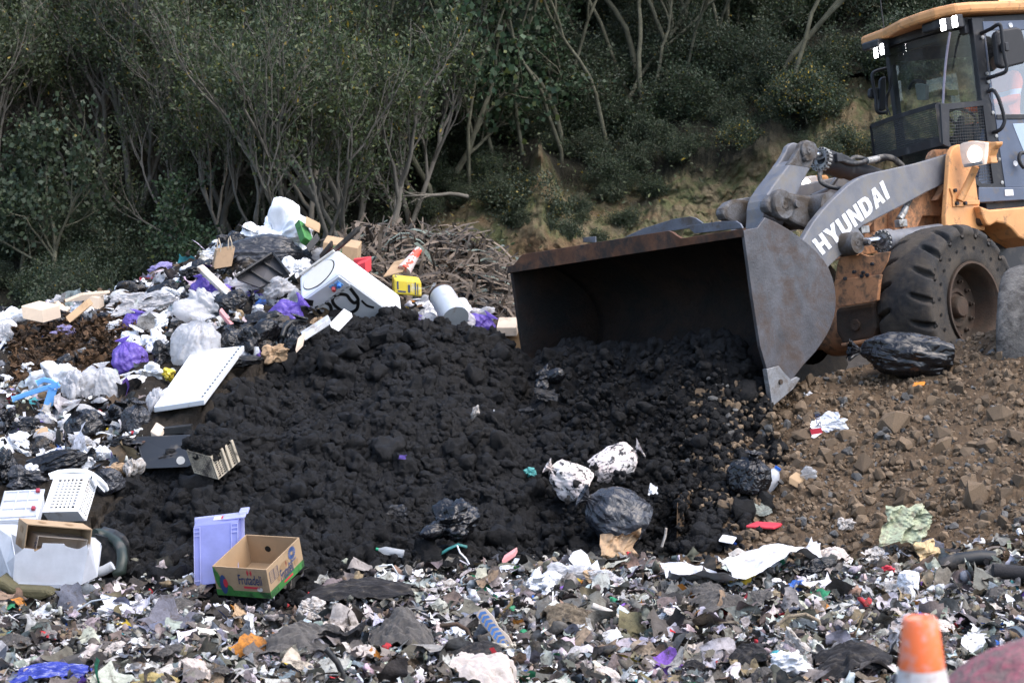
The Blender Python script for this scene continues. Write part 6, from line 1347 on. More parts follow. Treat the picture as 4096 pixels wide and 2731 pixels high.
pbox('small_carton', (84, 1000), (112, 992), (80, 986), (90, 1020), C_brn, 'small opened brown carton with a blue label below the straps', 'carton', (.05, .1, 0), fwd=.1)
pbox('price_carton', (364, 1002), (345, 990), (378, 980), (366, 1014), C_bei, 'small printed carton with a yellow price sticker on the white panel edge', 'carton', (.05, .1, .0), fwd=.18)
q, a_, b_, c_ = pbox('food_box', (300, 990), (330, 992), (306, 976), (302, 1000), C_redp, 'crushed red food box beside the printed price carton', 'box', (.03, .08, 0), fwd=.16)
pbox('card_strip', (678, 803), (694, 787), (684, 776), (680, 812), C_bei, 'narrow beige cardboard strip standing at the edge of the soil', 'cardboard', (.05, .05, 0), Y=17.0)
pbox('flat_carton', (148, 688), (186, 672), (215, 682), (150, 694), C_bei, 'opened flat beige carton on the left skyline', 'carton', (.15, .3, 0), Y=19.4)
pbox('flat_carton', (192, 676), (226, 684), (205, 668), (193, 704), C_bei, 'second beige carton flap leaning right of the flat opened one', 'carton', (.1, .15, 0), Y=19.6)
pbox('cut_carton', (48, 702), (96, 712), (90, 690), (52, 732), C_bei, 'cut open beige carton at the far left of the crest', 'carton', (.1, .2, 0), Y=18.9)
pbox('brown_carton', (150, 728), (196, 690), (160, 722), (160, 742), C_brn, 'dusty brown carton panel on the left slope beside the black bag', 'carton', (.3, .1, 0), Y=18.7)
q, a_, b_, c_ = pbox('food_carton', (742, 556), (822, 570), (752, 540), (740, 596), C_brn, 'brown carton with green printed words upside down near the skyline', 'carton', (.05, .2, 0), Y=19.8)
nn = nrm(np.cross(a_, c_)); nn = nn if nn[1] < 0 else -nn
g_ = MB(); g_.par(a_*.30+c_*.10+nn*.002, a_*.25, c_*.75, nn*.001); g_.build('printed_patch', C_grn, q)
textat('print', 'FOOD', a_*.53+c_*.12+nn*.004, -a_*.21, c_*.22, nn*.001, C_bei, q); textat('print', 'BAG', a_*.53+c_*.42+nn*.004, -a_*.21, c_*.22, nn*.001, C_bei, q)
pbox('cardboard_flap', (880, 634), (925, 622), (905, 600), (880, 638), C_brn, 'brown cardboard flap pointing up beside the dirty road cone', 'cardboard', (.05, .25, 0), Y=19.6)
pbox('green_box', (700, 545), (722, 560), (686, 503), (690, 558), C_grn, 'crushed green printed carton on the skyline right of the white stuffing', 'carton', (.1, .15, .05), Y=19.8)
pbox('black_slab', (702, 566), (724, 540), (706, 560), (710, 580), PL_k, 'black end of the crushed green carton', 'carton', (.1, .1, 0), Y=19.7)
pbox('card_scrap', (700, 514), (732, 530), (703, 496), (702, 520), C_brn, 'torn brown cardboard on top of the green carton', 'cardboard', (.1, .1, 0), Y=19.9)
q, a_, b_, c_ = pbox('yellow_box', (905, 640), (968, 646), (900, 630), (906, 676), C_yel, 'crushed yellow printed box right of the washing machine', 'box', (.04, .25, 0), Y=19.3, bev=.02)
nn = nrm(np.cross(a_, c_)); nn = nn if nn[1] < 0 else -nn; g_ = MB()
for k_, (s_, t_, w_, h_) in enumerate(((.1, .15, .06, .5), (.12, .72, .3, .1), (.5, .3, .08, .5), (.75, .1, .04, .8), (.84, .2, .03, .7))): g_.par(a_*s_+c_*t_+nn*(.002+.0005*k_), a_*w_, c_*h_, nn*.001)
g_.build('printed_marks', ink, q)
textat('print', '6', a_*.06-c_*.02+b_*.3+np.array([0, 0, .004]), a_*.1, b_*.4, Z0, ink, q)
pbox('cream_carton', (1140, 752), (1186, 752), (1146, 728), (1142, 772), C_bei, 'cream carton right of the film-wrapped box, left of the bucket', 'carton', (0, .2, 0), Y=19.6)
q, a_, b_, c_ = pbox('brown_box', (1141, 746), (1206, 748), (1146, 742), (1140, 800), C_brn, 'brown cardboard box standing behind the left corner of the bucket', 'carton', (.02, .2, 0), Y=19.75)
g_ = MB(); g_.par(a_*.36+c_*.1-np.array([0, .002, 0]), a_*.012, c_*.85, np.array([0, -.001, 0])); g_.par(a_*.37+c_*.5-np.array([0, .002, 0]), a_*.6, c_*.012, np.array([0, -.001, 0])); g_.build('seam', hb, q)
g_ = MB(); disc(g_, a_*.55+c_*.3-np.array([0, .004, 0]), np.array([1., 0, 0]), np.array([0, 0, 1.]), .022, .03); g_.build('printed_mark', mat('print_soft', (.2, .15, .08)), q)
pbox('weathered_board', (452, 612), (520, 676), (466, 606), (453, 622), WD, 'peeling white weathered board sloping under the brown paper bag', 'board', (-.5, .15, 0), Y=19.2)
pbox('black_rail', (742, 590), (822, 518), (748, 592), (742, 602), PL_k, 'long black metal angle bar pointing up from behind the washing machine', 'bar', (.4, .06, 0), Y=19.2)
pbox('black_strip', (733, 585), (760, 552), (738, 586), (734, 600), PL_k, 'short bent black strip beside the angle bar', 'bar', (.1, .04, 0), Y=19.3)
P = [at(u, v, 19.0+d) for u, v, d in ((544, 641, 0), (628, 586, .2), (664, 632, 0), (596, 660, -.15))]; o_ = P[0]
DT = rootat('drawer', o_, 'dark grey plastic drawer with dividers tipped on the mound under the grey bag', 'drawer')
dgm = mat('drawer_grey', (.055, .052, .054), .6, 0, .15, 6)
MB().prism([q-o_ for q in P], (.0, .08, -.02)).build('drawer_base', dgm, DT)
b = MB(); pr = [q-o_ for q in P]
for i, j in ((0, 1), (1, 2)): b.par(pr[i]+np.array([0, -.10, .02]), pr[j]-pr[i], (0, .12, -.02), nrm(np.cross(pr[j]-pr[i], (0, 1, -.2)))*.02)
for t_ in (.35, .7): a0 = pr[0]+(pr[1]-pr[0])*t_; b.par(a0+np.array([0, -.05, .01]), (pr[3]-pr[0])*.6+(pr[2]-pr[1])*.4, (0, .06, -.01), nrm(pr[1]-pr[0])*.015)
b.build('drawer_side', PL_k, DT, .004)
# paper carrier bag with handles
N3, (ea, eb, ec) = corner((498, 576), (540, 569), (494, 571), (490, 618), 19.55, .0, .12, -.06)
PB = rootat('carrier_bag', N3, 'brown paper carrier bag with twisted handles on the upper left slope', 'paper bag')
b = MB(); openbox(b, ec, ea, eb, -ec, .004, ('d1',)); o = b.build('bag_body', P_brn, PB)
for s0, s1 in ((.02, .2), (.62, .82)): MB().tube([ea*s0, ea*(s0+.03)+np.array([0, 0, .09]), ea*(s0+s1)/2+np.array([0, 0, .12]), ea*s1+np.array([0, 0, .05]), ea*s1-np.array([0, 0, .02])], .007, 6).build('handle', mat('twine', (.45, .37, .27), .9), PB)
# drum, discarded cone, hose
a0 = at(1046, 732, 19.0); a1 = at(1014, 677, 19.35); ax3 = nrm(a1-a0); L_ = np.linalg.norm(a1-a0)
DM = MB().lathe([(0, 0), (0, .135), (L_, .125), (L_, .0)], a0, ax3, 28).build('metal_drum', MTL); tag(DM, 'galvanised metal drum with a rusty rim tilted behind the black soil', 'drum')
MB().lathe([(L_-.02, .128), (L_+.006, .131), (L_+.006, .115)], a0, ax3, 28).build('rim', m_rim, DM)
a0 = at(928, 622, 19.7); a1 = at(962, 573, 19.9); ax3 = nrm(a1-a0); L_ = np.linalg.norm(a1-a0)
tc = NT('dirty_cone'); M_dc = tc.set(col=tc.mix(tc.ramp(tc.noise(9, 4, .6), ((.5, 0.), (.53, 1.))), (.55, .47, .44), (.6, .06, .03)), rough=.6)
tag(MB().lathe([(0, 0), (0, .072), (L_, .036), (L_, .0)], a0, ax3, 20).build('discarded_cone', M_dc), 'dirty red and white road cone thrown on the dead leaves', 'traffic cone')
P = [at(u, v, 17.6+d) for u, v, d in ((648, 772, 0), (655, 752, .05), (668, 740, .1), (690, 734, .15), (705, 738, .15))]
tag(MB().tube(P, .022, 8).build('black_hose', PL_k), 'black hose arching over the bag by the slotted rail', 'hose')
# blue straps, bottles, milk jug, packs
P1 = [((28, 917), (60, 906), (100, 892), (134, 884)), ((62, 1004), (72, 975), (100, 950), (108, 920), (118, 890)), ((110, 998), (106, 970), (112, 940), (124, 895)), ((84, 880), (100, 872), (120, 876), (134, 890))]
Yk = spot(105, 915, 90)[1]-.35; o_ = at(115, 900, Yk)
BS = rootat('blue_straps', o_, 'bundle of light blue plastic straps hanging from the white sheet', 'straps')
for q in P1:
    C_ = [at(u, v, Yk)-o_ for u, v in q]; V = []
    for i, c_ in enumerate(C_):
        t_ = C_[min(i+1, len(C_)-1)]-C_[max(i-1, 0)]; n_ = nrm(np.array([-t_[2], 0, t_[0]]))*.022; V += [c_-n_, c_+n_, c_+n_+np.array([0, .025, 0]), c_-n_+np.array([0, .025, 0])]
    F = [(4*i+k, 4*i+(k+1) % 4, 4*i+4+(k+1) % 4, 4*i+4+k) for i in range(len(C_)-1) for k in range(4)]+[(0, 1, 2, 3), tuple(range(len(V)-4, len(V)))[::-1]]
    MB().add(V, F, False).build('strap', C_lblue, BS, .006, sub=1)
def bottle(name, u, v, L, r, rot, m, cap, label, cat, prof, fwd=.06, tiltd=0):
    Y = spot(u, v, 20)[1]-fwd; o = tag(MB().lathe([(h*L, q*r) for h, q in prof], (0, 0, -L/2), (0, 0, 1), 20).build(name, m), label, cat)
    o.matrix_world = Matrix.Translation(Vector(at(u, v, Y))) @ Matrix.Rotation(R_(rot), 4, 'Y') @ Matrix.Rotation(R_(tiltd), 4, 'X')
    if cap: MB().lathe([(0, .0), (0, .38*r), (.10*L, .38*r), (.10*L, 0)], (0, 0, L*.44), (0, 0, 1), 16).build('cap', cap, o)
    return o
PET = film('pet_clear', (.80, .83, .86), .42, .1, None, .3)
bp = [(0, 0), (0, .8), (.03, 1), (.2, .96), (.24, 1), (.45, .95), (.5, 1), (.7, 1), (.85, .55), (.92, .36), (1, .36)]
bottle('water_bottle', 196, 823, .20, .045, 160, PET, mat('cap_white', (.7, .7, .72), .5), 'clear plastic water bottle lying on the brown mulch', 'bottle', bp)
bottle('green_cap_bottle', 897, 1266, .20, .03, -80, PET, mat('cap_green', (.01, .28, .14), .45), 'clear bottle with a green cap in the lower black soil', 'bottle', bp)
bottle('milk_jug', 1770, 1098, .20, .075, 35, film('milk_white', (.74, .77, .82), .88, .3, None, .4), mat('cap_blue', (.02, .12, .5), .4), 'white milk jug with a blue cap beside the black tied bag', 'jug', [(0, 0), (0, .85), (.05, 1), (.6, 1), (.8, .6), (.9, .36), (1, .36)], .12)
bottle('soft_drink_bottle', 355, 660, .22, .035, 70, film('green_pet', (.35, .55, .42), .7, .15), mat('cap_green', (.01, .28, .14)), 'bottle with a bright green cap left of the purple tied bag', 'bottle', bp)
for i, (u, v, rt, lab) in enumerate(((572, 645, 70, 'glass jar on its side under the grey bag, nearest the board'), (580, 654, 80, 'second glass jar under the grey bag, in the middle'), (592, 655, 75, 'dark green glass jar under the grey bag, beside the drawer'))):
    bottle('glass_jar', u, v, .10, .035, rt, film('jar_%d' % i, ((.6, .62, .6), (.45, .38, .2), (.1, .2, .08))[i], .6, .08), None, lab, 'jar', [(0, 0), (0, .9), (.05, 1), (.8, 1), (.9, .8), (1, .8)], .12, -50)
for u, v, rt, m_, lab in ((252, 742, 40, MTL, 'crushed silver drink can beside the middle purple bag'), (392, 775, 70, C_redp, 'red drink can next to the translucent white bag'), (395, 862, 20, MTL, 'empty tin beside the yellow rubber thing'), (323, 778, 80, C_blue, 'blue tin below the middle purple bag')):
    bottle('can', u, v, .12, .032, rt, m_, None, lab, 'can', [(0, 0), (0, .85), (.06, 1), (.92, 1), (1, .85), (.98, .0)])
pbox('bread_carton', (1812, 1094), (1836, 1108), (1828, 1082), (1812, 1110), C_brn, 'small open brown carton between the milk jug and the clear pack', 'carton', (.04, .1, 0), fwd=.14)
put('clear_pack', 'lump', 6, 1852, 1086, 50, 34, F_clr, 'clear plastic pack right of the small brown carton on the bank', 'pack', -10, fwd=.05)
# white printed sack with a word on it
o = put('printed_sack', 'sheet', 4, 1900, 972, 92, 48, B_wht, 'white printed sack with a red band lying on the brown stones', 'sack', -18, fwd=.08)
Ys = spot(1900, 972, 48)[1]-.22; o2 = at(1866, 988, Ys)
t_ = textat('print', 'ELS', at(1872, 952, Ys), at(1876, 978, Ys)-at(1872, 952, Ys), at(1882, 950, Ys)-at(1872, 952, Ys), Z0, ink, None); t_.parent = o; t_.matrix_parent_inverse = o.matrix_world.inverted() if False else Matrix.LocRotScale(*o.matrix_basis.decompose()).inverted(); 
t_.matrix_parent_inverse = o.matrix_basis.inverted()
t_ = MB().par(at(1860, 986, Ys), at(1886, 982, Ys)-at(1860, 986, Ys), at(1864, 998, Ys)-at(1860, 986, Ys), (0, .002, 0)).build('red_band', C_redp); t_.parent = o; t_.matrix_parent_inverse = o.matrix_basis.inverted()
pbox('pie_box', (2095, 885), (2122, 882), (2098, 878), (2096, 889), C_org, 'small orange and white food tray on the brown bank below the loader bag', 'tray', (.0, .08, 0), fwd=.12)
put('white_scrap', 'lump', 2, 1856, 904, 22, 14, B_wht, 'white scrap on the bank beside the bucket tip', 'scrap', 0)
pbox('food_wrapper', (1712, 1206), (1776, 1210), (1738, 1196), (1714, 1212), C_redp, 'red and white food wrapper at the foot of the brown bank', 'wrapper', (.0, .1, 0), fwd=.1)
pbox('paper_label', (1650, 1240), (1682, 1246), (1660, 1226), (1651, 1244), P_wht, 'white printed paper with a blue scrap at the foot of the bank', 'paper', (.0, .1, 0), fwd=.1)
put('blue_scrap', 'paper', 3, 1684, 1248, 20, 20, C_blue, 'crumpled blue foil scrap beside the white printed paper', 'scrap')
pbox('pink_pack', (1152, 1286), (1182, 1266), (1158, 1274), (1154, 1298), C_pink, 'pink and brown snack pack at the foot of the soil', 'pack', (.08, .06, 0), fwd=.1)
put('green_scrap', 'lump', 3, 1180, 1312, 24, 38, C_grn, 'crumpled green wrapper below the pink snack pack', 'wrapper', 20)
tag(MB().tube([at(u, v, hit(1060, 1262)[1]-.1+d) for u, v, d in ((1012, 1272, 0), (1030, 1260, -.02), (1052, 1250, 0), (1072, 1256, .03))], .012, 6).build('teal_scrap', C_teal), 'twisted teal metal piece under the half buried bag', 'metal scrap')
tag(MB().tube([at(u, v, 14.0) for u, v in ((1050, 1252), (1056, 1268), (1070, 1282), (1078, 1296))], .007, 6).build('white_cable', PL_w), 'short white cable hanging from the teal metal piece', 'cable')
Yp_ = hit(1326, 1300)[1]-.1
for pts, lab in (([(1306, 1284), (1316, 1268), (1334, 1262), (1349, 1274), (1360, 1302), (1345, 1306), (1318, 1298)], 'white torn paper plate leaning beside the crumpled brown paper'), ([(1350, 1306), (1372, 1286), (1380, 1312), (1362, 1318)], 'small white torn card half hidden under the crumpled brown paper')):
    tag(MB().prism([at(u, v, Yp_-.002*(v-1262)) for u, v in pts], (.0, .006, .002)).build('white_plate', P_wht), lab, 'plate')
# shoe sole, pipe, rods
c_ = hit(1135, 1468)+np.array([0, -.05, .07]); sole = [(.0, -.13), (.035, -.12), (.042, -.06), (.032, .0), (.045, .07), (.035, .125), (.0, .14), (-.035, .125), (-.042, .06), (-.03, .0), (-.036, -.07), (-.03, -.12)]
e1, e2 = nrm(np.array([.75, .1, .62])), nrm(np.array([.62, -.35, -.75])); SH = MB().prism([e1*x*1.1+e2*y*1.15 for x, y in sole], nrm(np.cross(e1, e2))*.02).build('shoe_sole', mat('sole_cream', (.45, .38, .31), .8), None, .004)
SH.matrix_world = Matrix.Translation(Vector(c_)); tag(SH, 'shoe sole with blue tread lying in the centre foreground', 'shoe')
nn = nrm(np.cross(e1, e2)); nn = nn if nn[1] < 0 else -nn; b = MB()
for k in range(9): y = -.12+k*.028; b.prism([e1*x*1.05+e2*(y+abs(x)*.5)*1.1+nn*.023 for x in (-.026, 0, .026)]+[e1*x*1.05+e2*(y+.017+abs(x)*.5)*1.1+nn*.023 for x in (.026, 0, -.026)], nn*.004)
b.build('tread', mat('tread_blue', (.05, .14, .36), .7), SH)
for pts, r_, m_, lab, nm in ((((1010, 1436), (1050, 1432), (1072, 1445), (1090, 1490), (1102, 1505)), .013, m_rim, 'rusty bent pipe beside the crumpled foil', 'pipe'), (((748, 1490), (775, 1520), (792, 1560), (798, 1580)), .018, PL_k, 'black plastic rod in the centre left foreground', 'rod'), (((1780, 1440), (1810, 1415), (1850, 1410), (1880, 1425), (1890, 1470)), .012, R_tan, 'dry curled flax leaf arching over the right litter', 'leaf'), (((2160, 1300), (2200, 1286), (2250, 1280), (2285, 1282)), .055, PL_k, 'dark rubber pipe lying on the litter at the right', 'pipe'), (((1360, 1390), (1400, 1405), (1450, 1440)), .02, WD, 'splintered wooden stick below the beige fibres', 'stick'), (((2280, 1310), (2360, 1316)), .05, R_dk, 'dark plank at the right edge of the litter', 'plank'), (((870, 1300), (900, 1296), (915, 1320), (912, 1345)), .006, MTL, 'thin wire loop over the dark twisted cloth', 'wire'), (((155, 1440), (170, 1405), (210, 1380), (255, 1372)), .005, MTL, 'thin wire curling below the cracked box', 'wire'), (((1520, 1255), (1528, 1230), (1530, 1212)), .01, WD, 'thin upright stick left of the printed paper', 'stick')):
    Q = [hit(u, v+6)+np.array([0, -.06, .03]) for u, v in pts]; Q = [at(u, v, np.mean([q[1] for q in Q])-.05) for u, v in pts]
    tag(MB().tube(Q, r_, 8).build(nm, m_), lab, nm)
# long white sheet on the right, laid over the ground
def drape(name, quad, m, label, cat, lift=.05, amp=.04, n=34, seed=0):
    q = [np.array(p, float) for p in quad]; kk = np.linspace(0, 1, 7); H = np.array([[hit(*((q[0]*(1-s)+q[1]*s)*(1-t)+(q[3]*(1-s)+q[2]*s)*t)) for s in kk] for t in kk])
    g = np.linspace(0, 1, n); Sx, Ty = np.meshgrid(g, g); i = np.minimum((Sx*6).astype(int), 5); j = np.minimum((Ty*6).astype(int), 5); fx = (Sx*6-i)[..., None]; fy = (Ty*6-j)[..., None]
    P = (H[j, i]*(1-fx)+H[j, i+1]*fx)*(1-fy)+(H[j+1, i]*(1-fx)+H[j+1, i+1]*fx)*fy; P = P.reshape(-1, 3)
    P += np.array([0, 0, lift])+np.array([[0, -.4, 1]])*(amp*(.5*creases(P*4, seed, 5, .8, 1.6, .6)+1.2*fbm(P*3, seed, 3)))[:, None]; P[:, 0] += .03*fbm(P*7, seed+3, 2); P[:, 1] += .05*fbm(P*5, seed+4, 2)
    return tag(link(name, np_mesh(name, P, grid_faces(n, n), m)), label, cat)
SHT = mat('sheet_white', (.56, .56, .58), .85, 0, .1, 4, .02, 9, (.30, .26, .23), .25, 9)
drape('white_sheet', [(1640, 1322), (1868, 1258), (1888, 1292), (1690, 1362)], SHT, 'long torn white sheet stretched over the litter and brown bank', 'sheet', .09, .075, seed=3)
drape('white_sheet', [(1510, 1318), (1650, 1330), (1690, 1362), (1540, 1350)], SHT, 'narrow white sheet crumpled left of the long torn one', 'sheet', .09, .09, seed=4)
# orange cone close to the camera
c_ = at(2118, 1560, 4.05); kc = mpp(4.05); CN = rootat('traffic_cone', (c_[0], c_[1], c_[2]), 'orange traffic cone with a white collar, out of focus close to the camera', 'traffic cone')
CN.rotation_euler = (0, R_(-3), 0)
tco = NT('cone_orange'); M_co = tco.set(col=tco.mix(tco.ramp(tco.noise(45, 5, .65), ((.5, 0.), (.62, .85))), (.78, .15, .035), (.60, .25, .19)), rough=.45)
zt = 148*kc; rt = 42*kc; rb = 54*kc; zc_ = 30*kc
MB().lathe([(zt-.012, 0), (zt, rt*.5), (zt, rt*.86), (zt-.008, rt), (zc_, rb)], (0, 0, 0), (0, 0, 1), 36).build('cone_top', M_co, CN)
MB().lathe([(zc_, rb+.001), (-.13, rb+.0265)], (0, 0, 0), (0, 0, 1), 36).build('collar', mat('collar_white', (.56, .53, .52), .6, 0, .2, 40, 0, 60, (.35, .28, .25), .35, 40), CN)
MB().lathe([(-.13, rb+.026), (-.50, rb+.115)], (0, 0, 0), (0, 0, 1), 36).build('cone_bottom', M_co, CN); b = MB(); b.box((0, 0, -.515), (.42, .42, .03)); b.build('base', M_co, CN, .01)
# orange bag in the trees
put('orange_bag', 'lump', 3, 1568, 132, 17, 22, mat('bag_orange', (.62, .22, .02), .5), 'small orange plastic bag caught in the trees above the bank', 'bag', Yv=38.4)
# ================================================================ the mass of litter
def lp_sheet(seed, n=5):
    g = np.linspace(-1, 1, n); X, Y = np.meshgrid(g, g); X = X.ravel(); Y = Y.ravel(); p = np.stack([X, Y, X*0], 1); r = np.random.RandomState(seed)
    V = np.stack([X*(1+.35*vn(p*1.7+seed, 1)), Y*r.uniform(.4, .9)*(1+.35*vn(p*1.7+seed, 2)), .55*vn(p*1.1+seed*3, 3)+.25*vn(p*2.7+seed, 4)], 1); return V, grid_faces(n, n)
def lp_ribbon(seed):
    r = np.random.RandomState(seed); t = np.linspace(-1, 1, 8); c = np.stack([t, .35*np.sin(t*2+r.rand()*6), .3*np.cos(t*1.7+r.rand()*6)], 1); w = np.array([0, .09+.05*r.rand(), .06]); return np.stack([c-w, c+w], 1).reshape(-1, 3), np.array([(2*i, 2*i+1, 2*i+3, 2*i+2) for i in range(7)])
def lp_lump(seed):
    V, F = ico(2); F = F; d = .6+.3*creases(V*1.3, seed, 4, .9, 1.7, .6)+.2*fbm(V*1.3+seed, seed, 2); return V*np.maximum(d, .12)[:, None]*np.array([1, .75, .5]), F
QP = [lp_sheet(i, 6) for i in range(9)]+[lp_ribbon(20+i) for i in range(5)]; TP = [lp_lump(40+i) for i in range(8)]
PALETTE = [((.165, .148, .13), .33), ((.035, .032, .03), .11), ((.42, .395, .365), .24), ((.72, .72, .73), .18), ((.25, .19, .125), .09), ((.17, .185, .22), .04)]
def litter_cols(n, r, pal=PALETTE, sat=.022):
    c = np.zeros((n, 3)); k = r.rand(n); a = 0
    for col, p in pal: m = (k >= a) & (k < a+p); c[m] = col; a += p
    m = k >= a; c[m] = np.array(PALETTE[0][0])
    c *= r.uniform(.65, 1.35, (n, 1)); c *= 1+.06*r.normal(size=(n, 3))
    m = r.rand(n) < sat; c[m] = np.array([(.5, .04, .05), (.05, .15, .5), (.55, .4, .04), (.05, .3, .15), (.25, .12, .5), (.5, .2, .04), (.07, .35, .4)])[r.randint(7, size=m.sum())]
    return np.clip(c, .004, .85)
M_lit = colmat('litter', .85, .5, 22, .2, 0, .004, mud, .5)
rl = np.random.RandomState(31)
def flatrot(n, r, k=.45):           # lying more or less flat
    a = r.uniform(0, 6.2832, n); R = np.zeros((n, 3, 3)); R[:, 0, 0] = np.cos(a); R[:, 0, 1] = -np.sin(a); R[:, 1, 0] = np.sin(a); R[:, 1, 1] = np.cos(a); R[:, 2, 2] = 1
    for ax in (0, 1):
        t = r.normal(size=n)*k; Q = np.zeros((n, 3, 3)); Q[:, ax, ax] = 1; j, l = [(1, 2), (0, 2)][ax]; Q[:, j, j] = np.cos(t); Q[:, l, l] = np.cos(t); Q[:, j, l] = -np.sin(t); Q[:, l, j] = np.sin(t); R = np.einsum('nij,njk->nik', Q, R)
    return R
def mass(name, P, size, r, label, pal=PALETTE, k=.45, sat=.022):
    h = r.rand(len(P)) < .62
    for nm, pr, m, tri_ in ((name, QP, h, 0), (name+'_lumps', TP, ~h, 1)):
        n = m.sum(); scatter(nm, pr, P[m], size[m]*(1 if not tri_ else .62), M_lit, r, cols=litter_cols(n, r, pal, sat), smooth=True, rot=flatrot(n, r, k) if not tri_ else None, label=label+(' and crushed lumps' if tri_ else ''), cat='litter')
n = 25500; Y = rl.uniform(9.6, 14.2, n); u = rl.uniform(-300, 2680, n); x = (u-1176)/4573*Y; z = h_ground(x, Y); hp = np.maximum(h_pile(x, Y), h_bank(x, Y)); edge = ytoe(np.interp(u, [0, 150, 450, 700, 870, 1150, 1300, 1500, 1650, 1900, 2352], [1375, 1352, 1345, 1352, 1322, 1312, 1285, 1265, 1235, 1262, 1260]))
ok = (Y < edge+rl.normal(size=n)*.12) & (rl.rand(n) > .35*(Y > 13)); x, Y, z, hp = x[ok], Y[ok], z[ok], hp[ok]; z = np.maximum(z, hp); n = len(x); uq = ucol(x, Y); z = z-.09*((np.abs(uq-600) < 150) & (Y > 11.9) & (Y < 13.4))
sz = np.clip(np.exp(rl.normal(-3.3, .55, n)), .012, .15)
mass('litter_mass', np.stack([x, Y, z+.015+.10*rl.rand(n)**2+.05*np.abs(fbm(np.stack([x, Y, Y*0], 1)*1.6, 8, 3))], 1), sz, rl, 'shredded mixed litter covering the tip floor', k=.5)
ZONES = ((325, 835, 570, 1080), (415, 1000, 565, 1115), (-20, 1075, 240, 1380), (670, 565, 930, 740), (1130, 735, 1200, 800))
def free(u, v, m=0): return ~np.any([(u > a-m) & (u < c+m) & (v > b-m) & (v < d+m) for a, b, c, d in ZONES], axis=0)
# smaller bits between the bags on the mound
n = 12500; u = rl.uniform(-330, 1290, n); s = rl.uniform(.02, 1.06, n)**.9; Y, z = mound_prof(u, s); x = (u-1176)/4573*Y
ok = (z > h_pile(x, Y)+.02) & (z > .0); x, Y, z, u = x[ok], Y[ok], z[ok], u[ok]; n = len(x); v = 350+(3-z)/Y*4573
mul = (u > 20) & (u < 310) & (v > 742) & (v < 900); ok = ~(mul & (rl.rand(n) < .93)) & free(u, v); x, Y, z = x[ok], Y[ok], z[ok]; n = len(x)
pal2 = [((.76, .765, .79), .36), ((.018, .018, .02), .22), ((.46, .44, .42), .14), ((.10, .07, .045), .12), ((.33, .23, .14), .06), ((.13, .15, .2), .06)]
mass('mound_litter', np.stack([x, Y, z+.02+.12*rl.rand(n)**2+lowdisp(np.stack([x, Y, z], 1), .12, 40)], 1), np.clip(np.exp(rl.normal(-3.0, .5, n)), .015, .16), rl, 'small mixed rubbish filling the mound', pal2, .8, .05)
# brown mulch patch
n = 5200; u = rl.uniform(15, 330, n); v = rl.uniform(742, 905, n); s_ = (Y0 := np.interp(v, [742, 905], [.90, .62])); Y, z = mound_prof(u, s_); x = (u-1176)/4573*Y
z2 = z+lowdisp(np.stack([x, Y, z], 1), .12, 40); mc = np.array([.075, .04, .018])[None]*rl.uniform(.3, 1.8, (n, 1))
scatter('bark_mulch', [lp_ribbon(60+i) for i in range(6)]+[lp_sheet(70+i, 4) for i in range(3)], np.stack([x, Y, z2+.03+.12*rl.rand(n)], 1), np.clip(np.exp(rl.normal(-3.5, .4, n)), .015, .07), M_stone, rl, cols=mc, smooth=False, rot=flatrot(n, rl, .6), label='dark brown fibrous mulch on the left slope', cat='mulch')
# dead flax leaves
LU = [790, 830, 870, 920, 970, 1020, 1080, 1130, 1165, 1190]; LV = [596, 562, 548, 556, 562, 560, 574, 612, 660, 730]
def flax_pt(u, w):                   # w 0 front foot, 1 crest
    vt = np.interp(u, LU, LV); vb = np.interp(u, [780, 900, 1000, 1200], [640, 680, 720, 770]); Y = 20.3+1.5*w; v = vb+(vt-vb)*w; return np.stack([(u-1176)/4573*Y, Y, zat(v, Y)], 1)
U, W_ = np.meshgrid(np.linspace(770, 1210, 80), np.linspace(-.3, 1, 40)); P = flax_pt(U.ravel(), W_.ravel()); P[:, 1] += .10; P[:, 2] += .05*fbm(P*4, 9, 3)-.07; B2 = P.reshape(40, 80, 3); back = B2[-1] + np.array([0, 1.2, -1.4]); P = np.concatenate([P, back])
tag(link('flax_heap', np_mesh('flax_heap', P, grid_faces(80, 41), M_mbase)), 'low heap of brown garden waste under the dead flax leaves', 'garden waste', kind='stuff')
nf = 4400; u = rl.uniform(780, 1200, nf); w_ = rl.uniform(-.15, 1.02, nf); C = flax_pt(u, w_); d = rl.normal(size=(nf, 3))*np.array([1, .6, .38]); d /= np.linalg.norm(d, axis=1)[:, None]
side = np.cross(d, np.array([0, -.4, 1.])); side /= np.linalg.norm(side, axis=1)[:, None]; upv = np.cross(side, d); L = rl.uniform(.14, .42, (nf, 1)); wd_ = rl.uniform(.008, .028, (nf, 1)); cv = rl.normal(size=(nf, 1))*.35; cs_ = rl.normal(size=(nf, 1))*.3
st_ = np.linspace(-1, 1, 7); V = np.stack([C+d*L*t+upv*L*cv*(1-t*t)*.8+side*L*cs_*(1-t*t)+sg*side*wd_*(1-.75*max(t, 0)**2)+upv*.012 for t in st_ for sg in (-1, 1)], 1).reshape(-1, 3)
F = np.concatenate([np.arange(nf)[:, None]*14+np.array([2*i, 2*i+1, 2*i+3, 2*i+2]) for i in range(6)]); fc = np.array([.105, .08, .058])[None]*rl.uniform(.3, 1.9, (nf, 1)); g_ = rl.rand(nf) < .09; fc[g_] = np.array([.15, .18, .15])*rl.uniform(.6, 1.4, (g_.sum(), 1))
tag(link('flax_leaves', np_mesh('flax_leaves', V, F, M_lit2 if False else colmat('flax', .7, .35, 14, .3, 0, .003, None), False, np.repeat(fc, 14, 0))), 'tangle of dead grey-brown flax leaves piled behind the soil heap', 'dead leaves', kind='stuff')
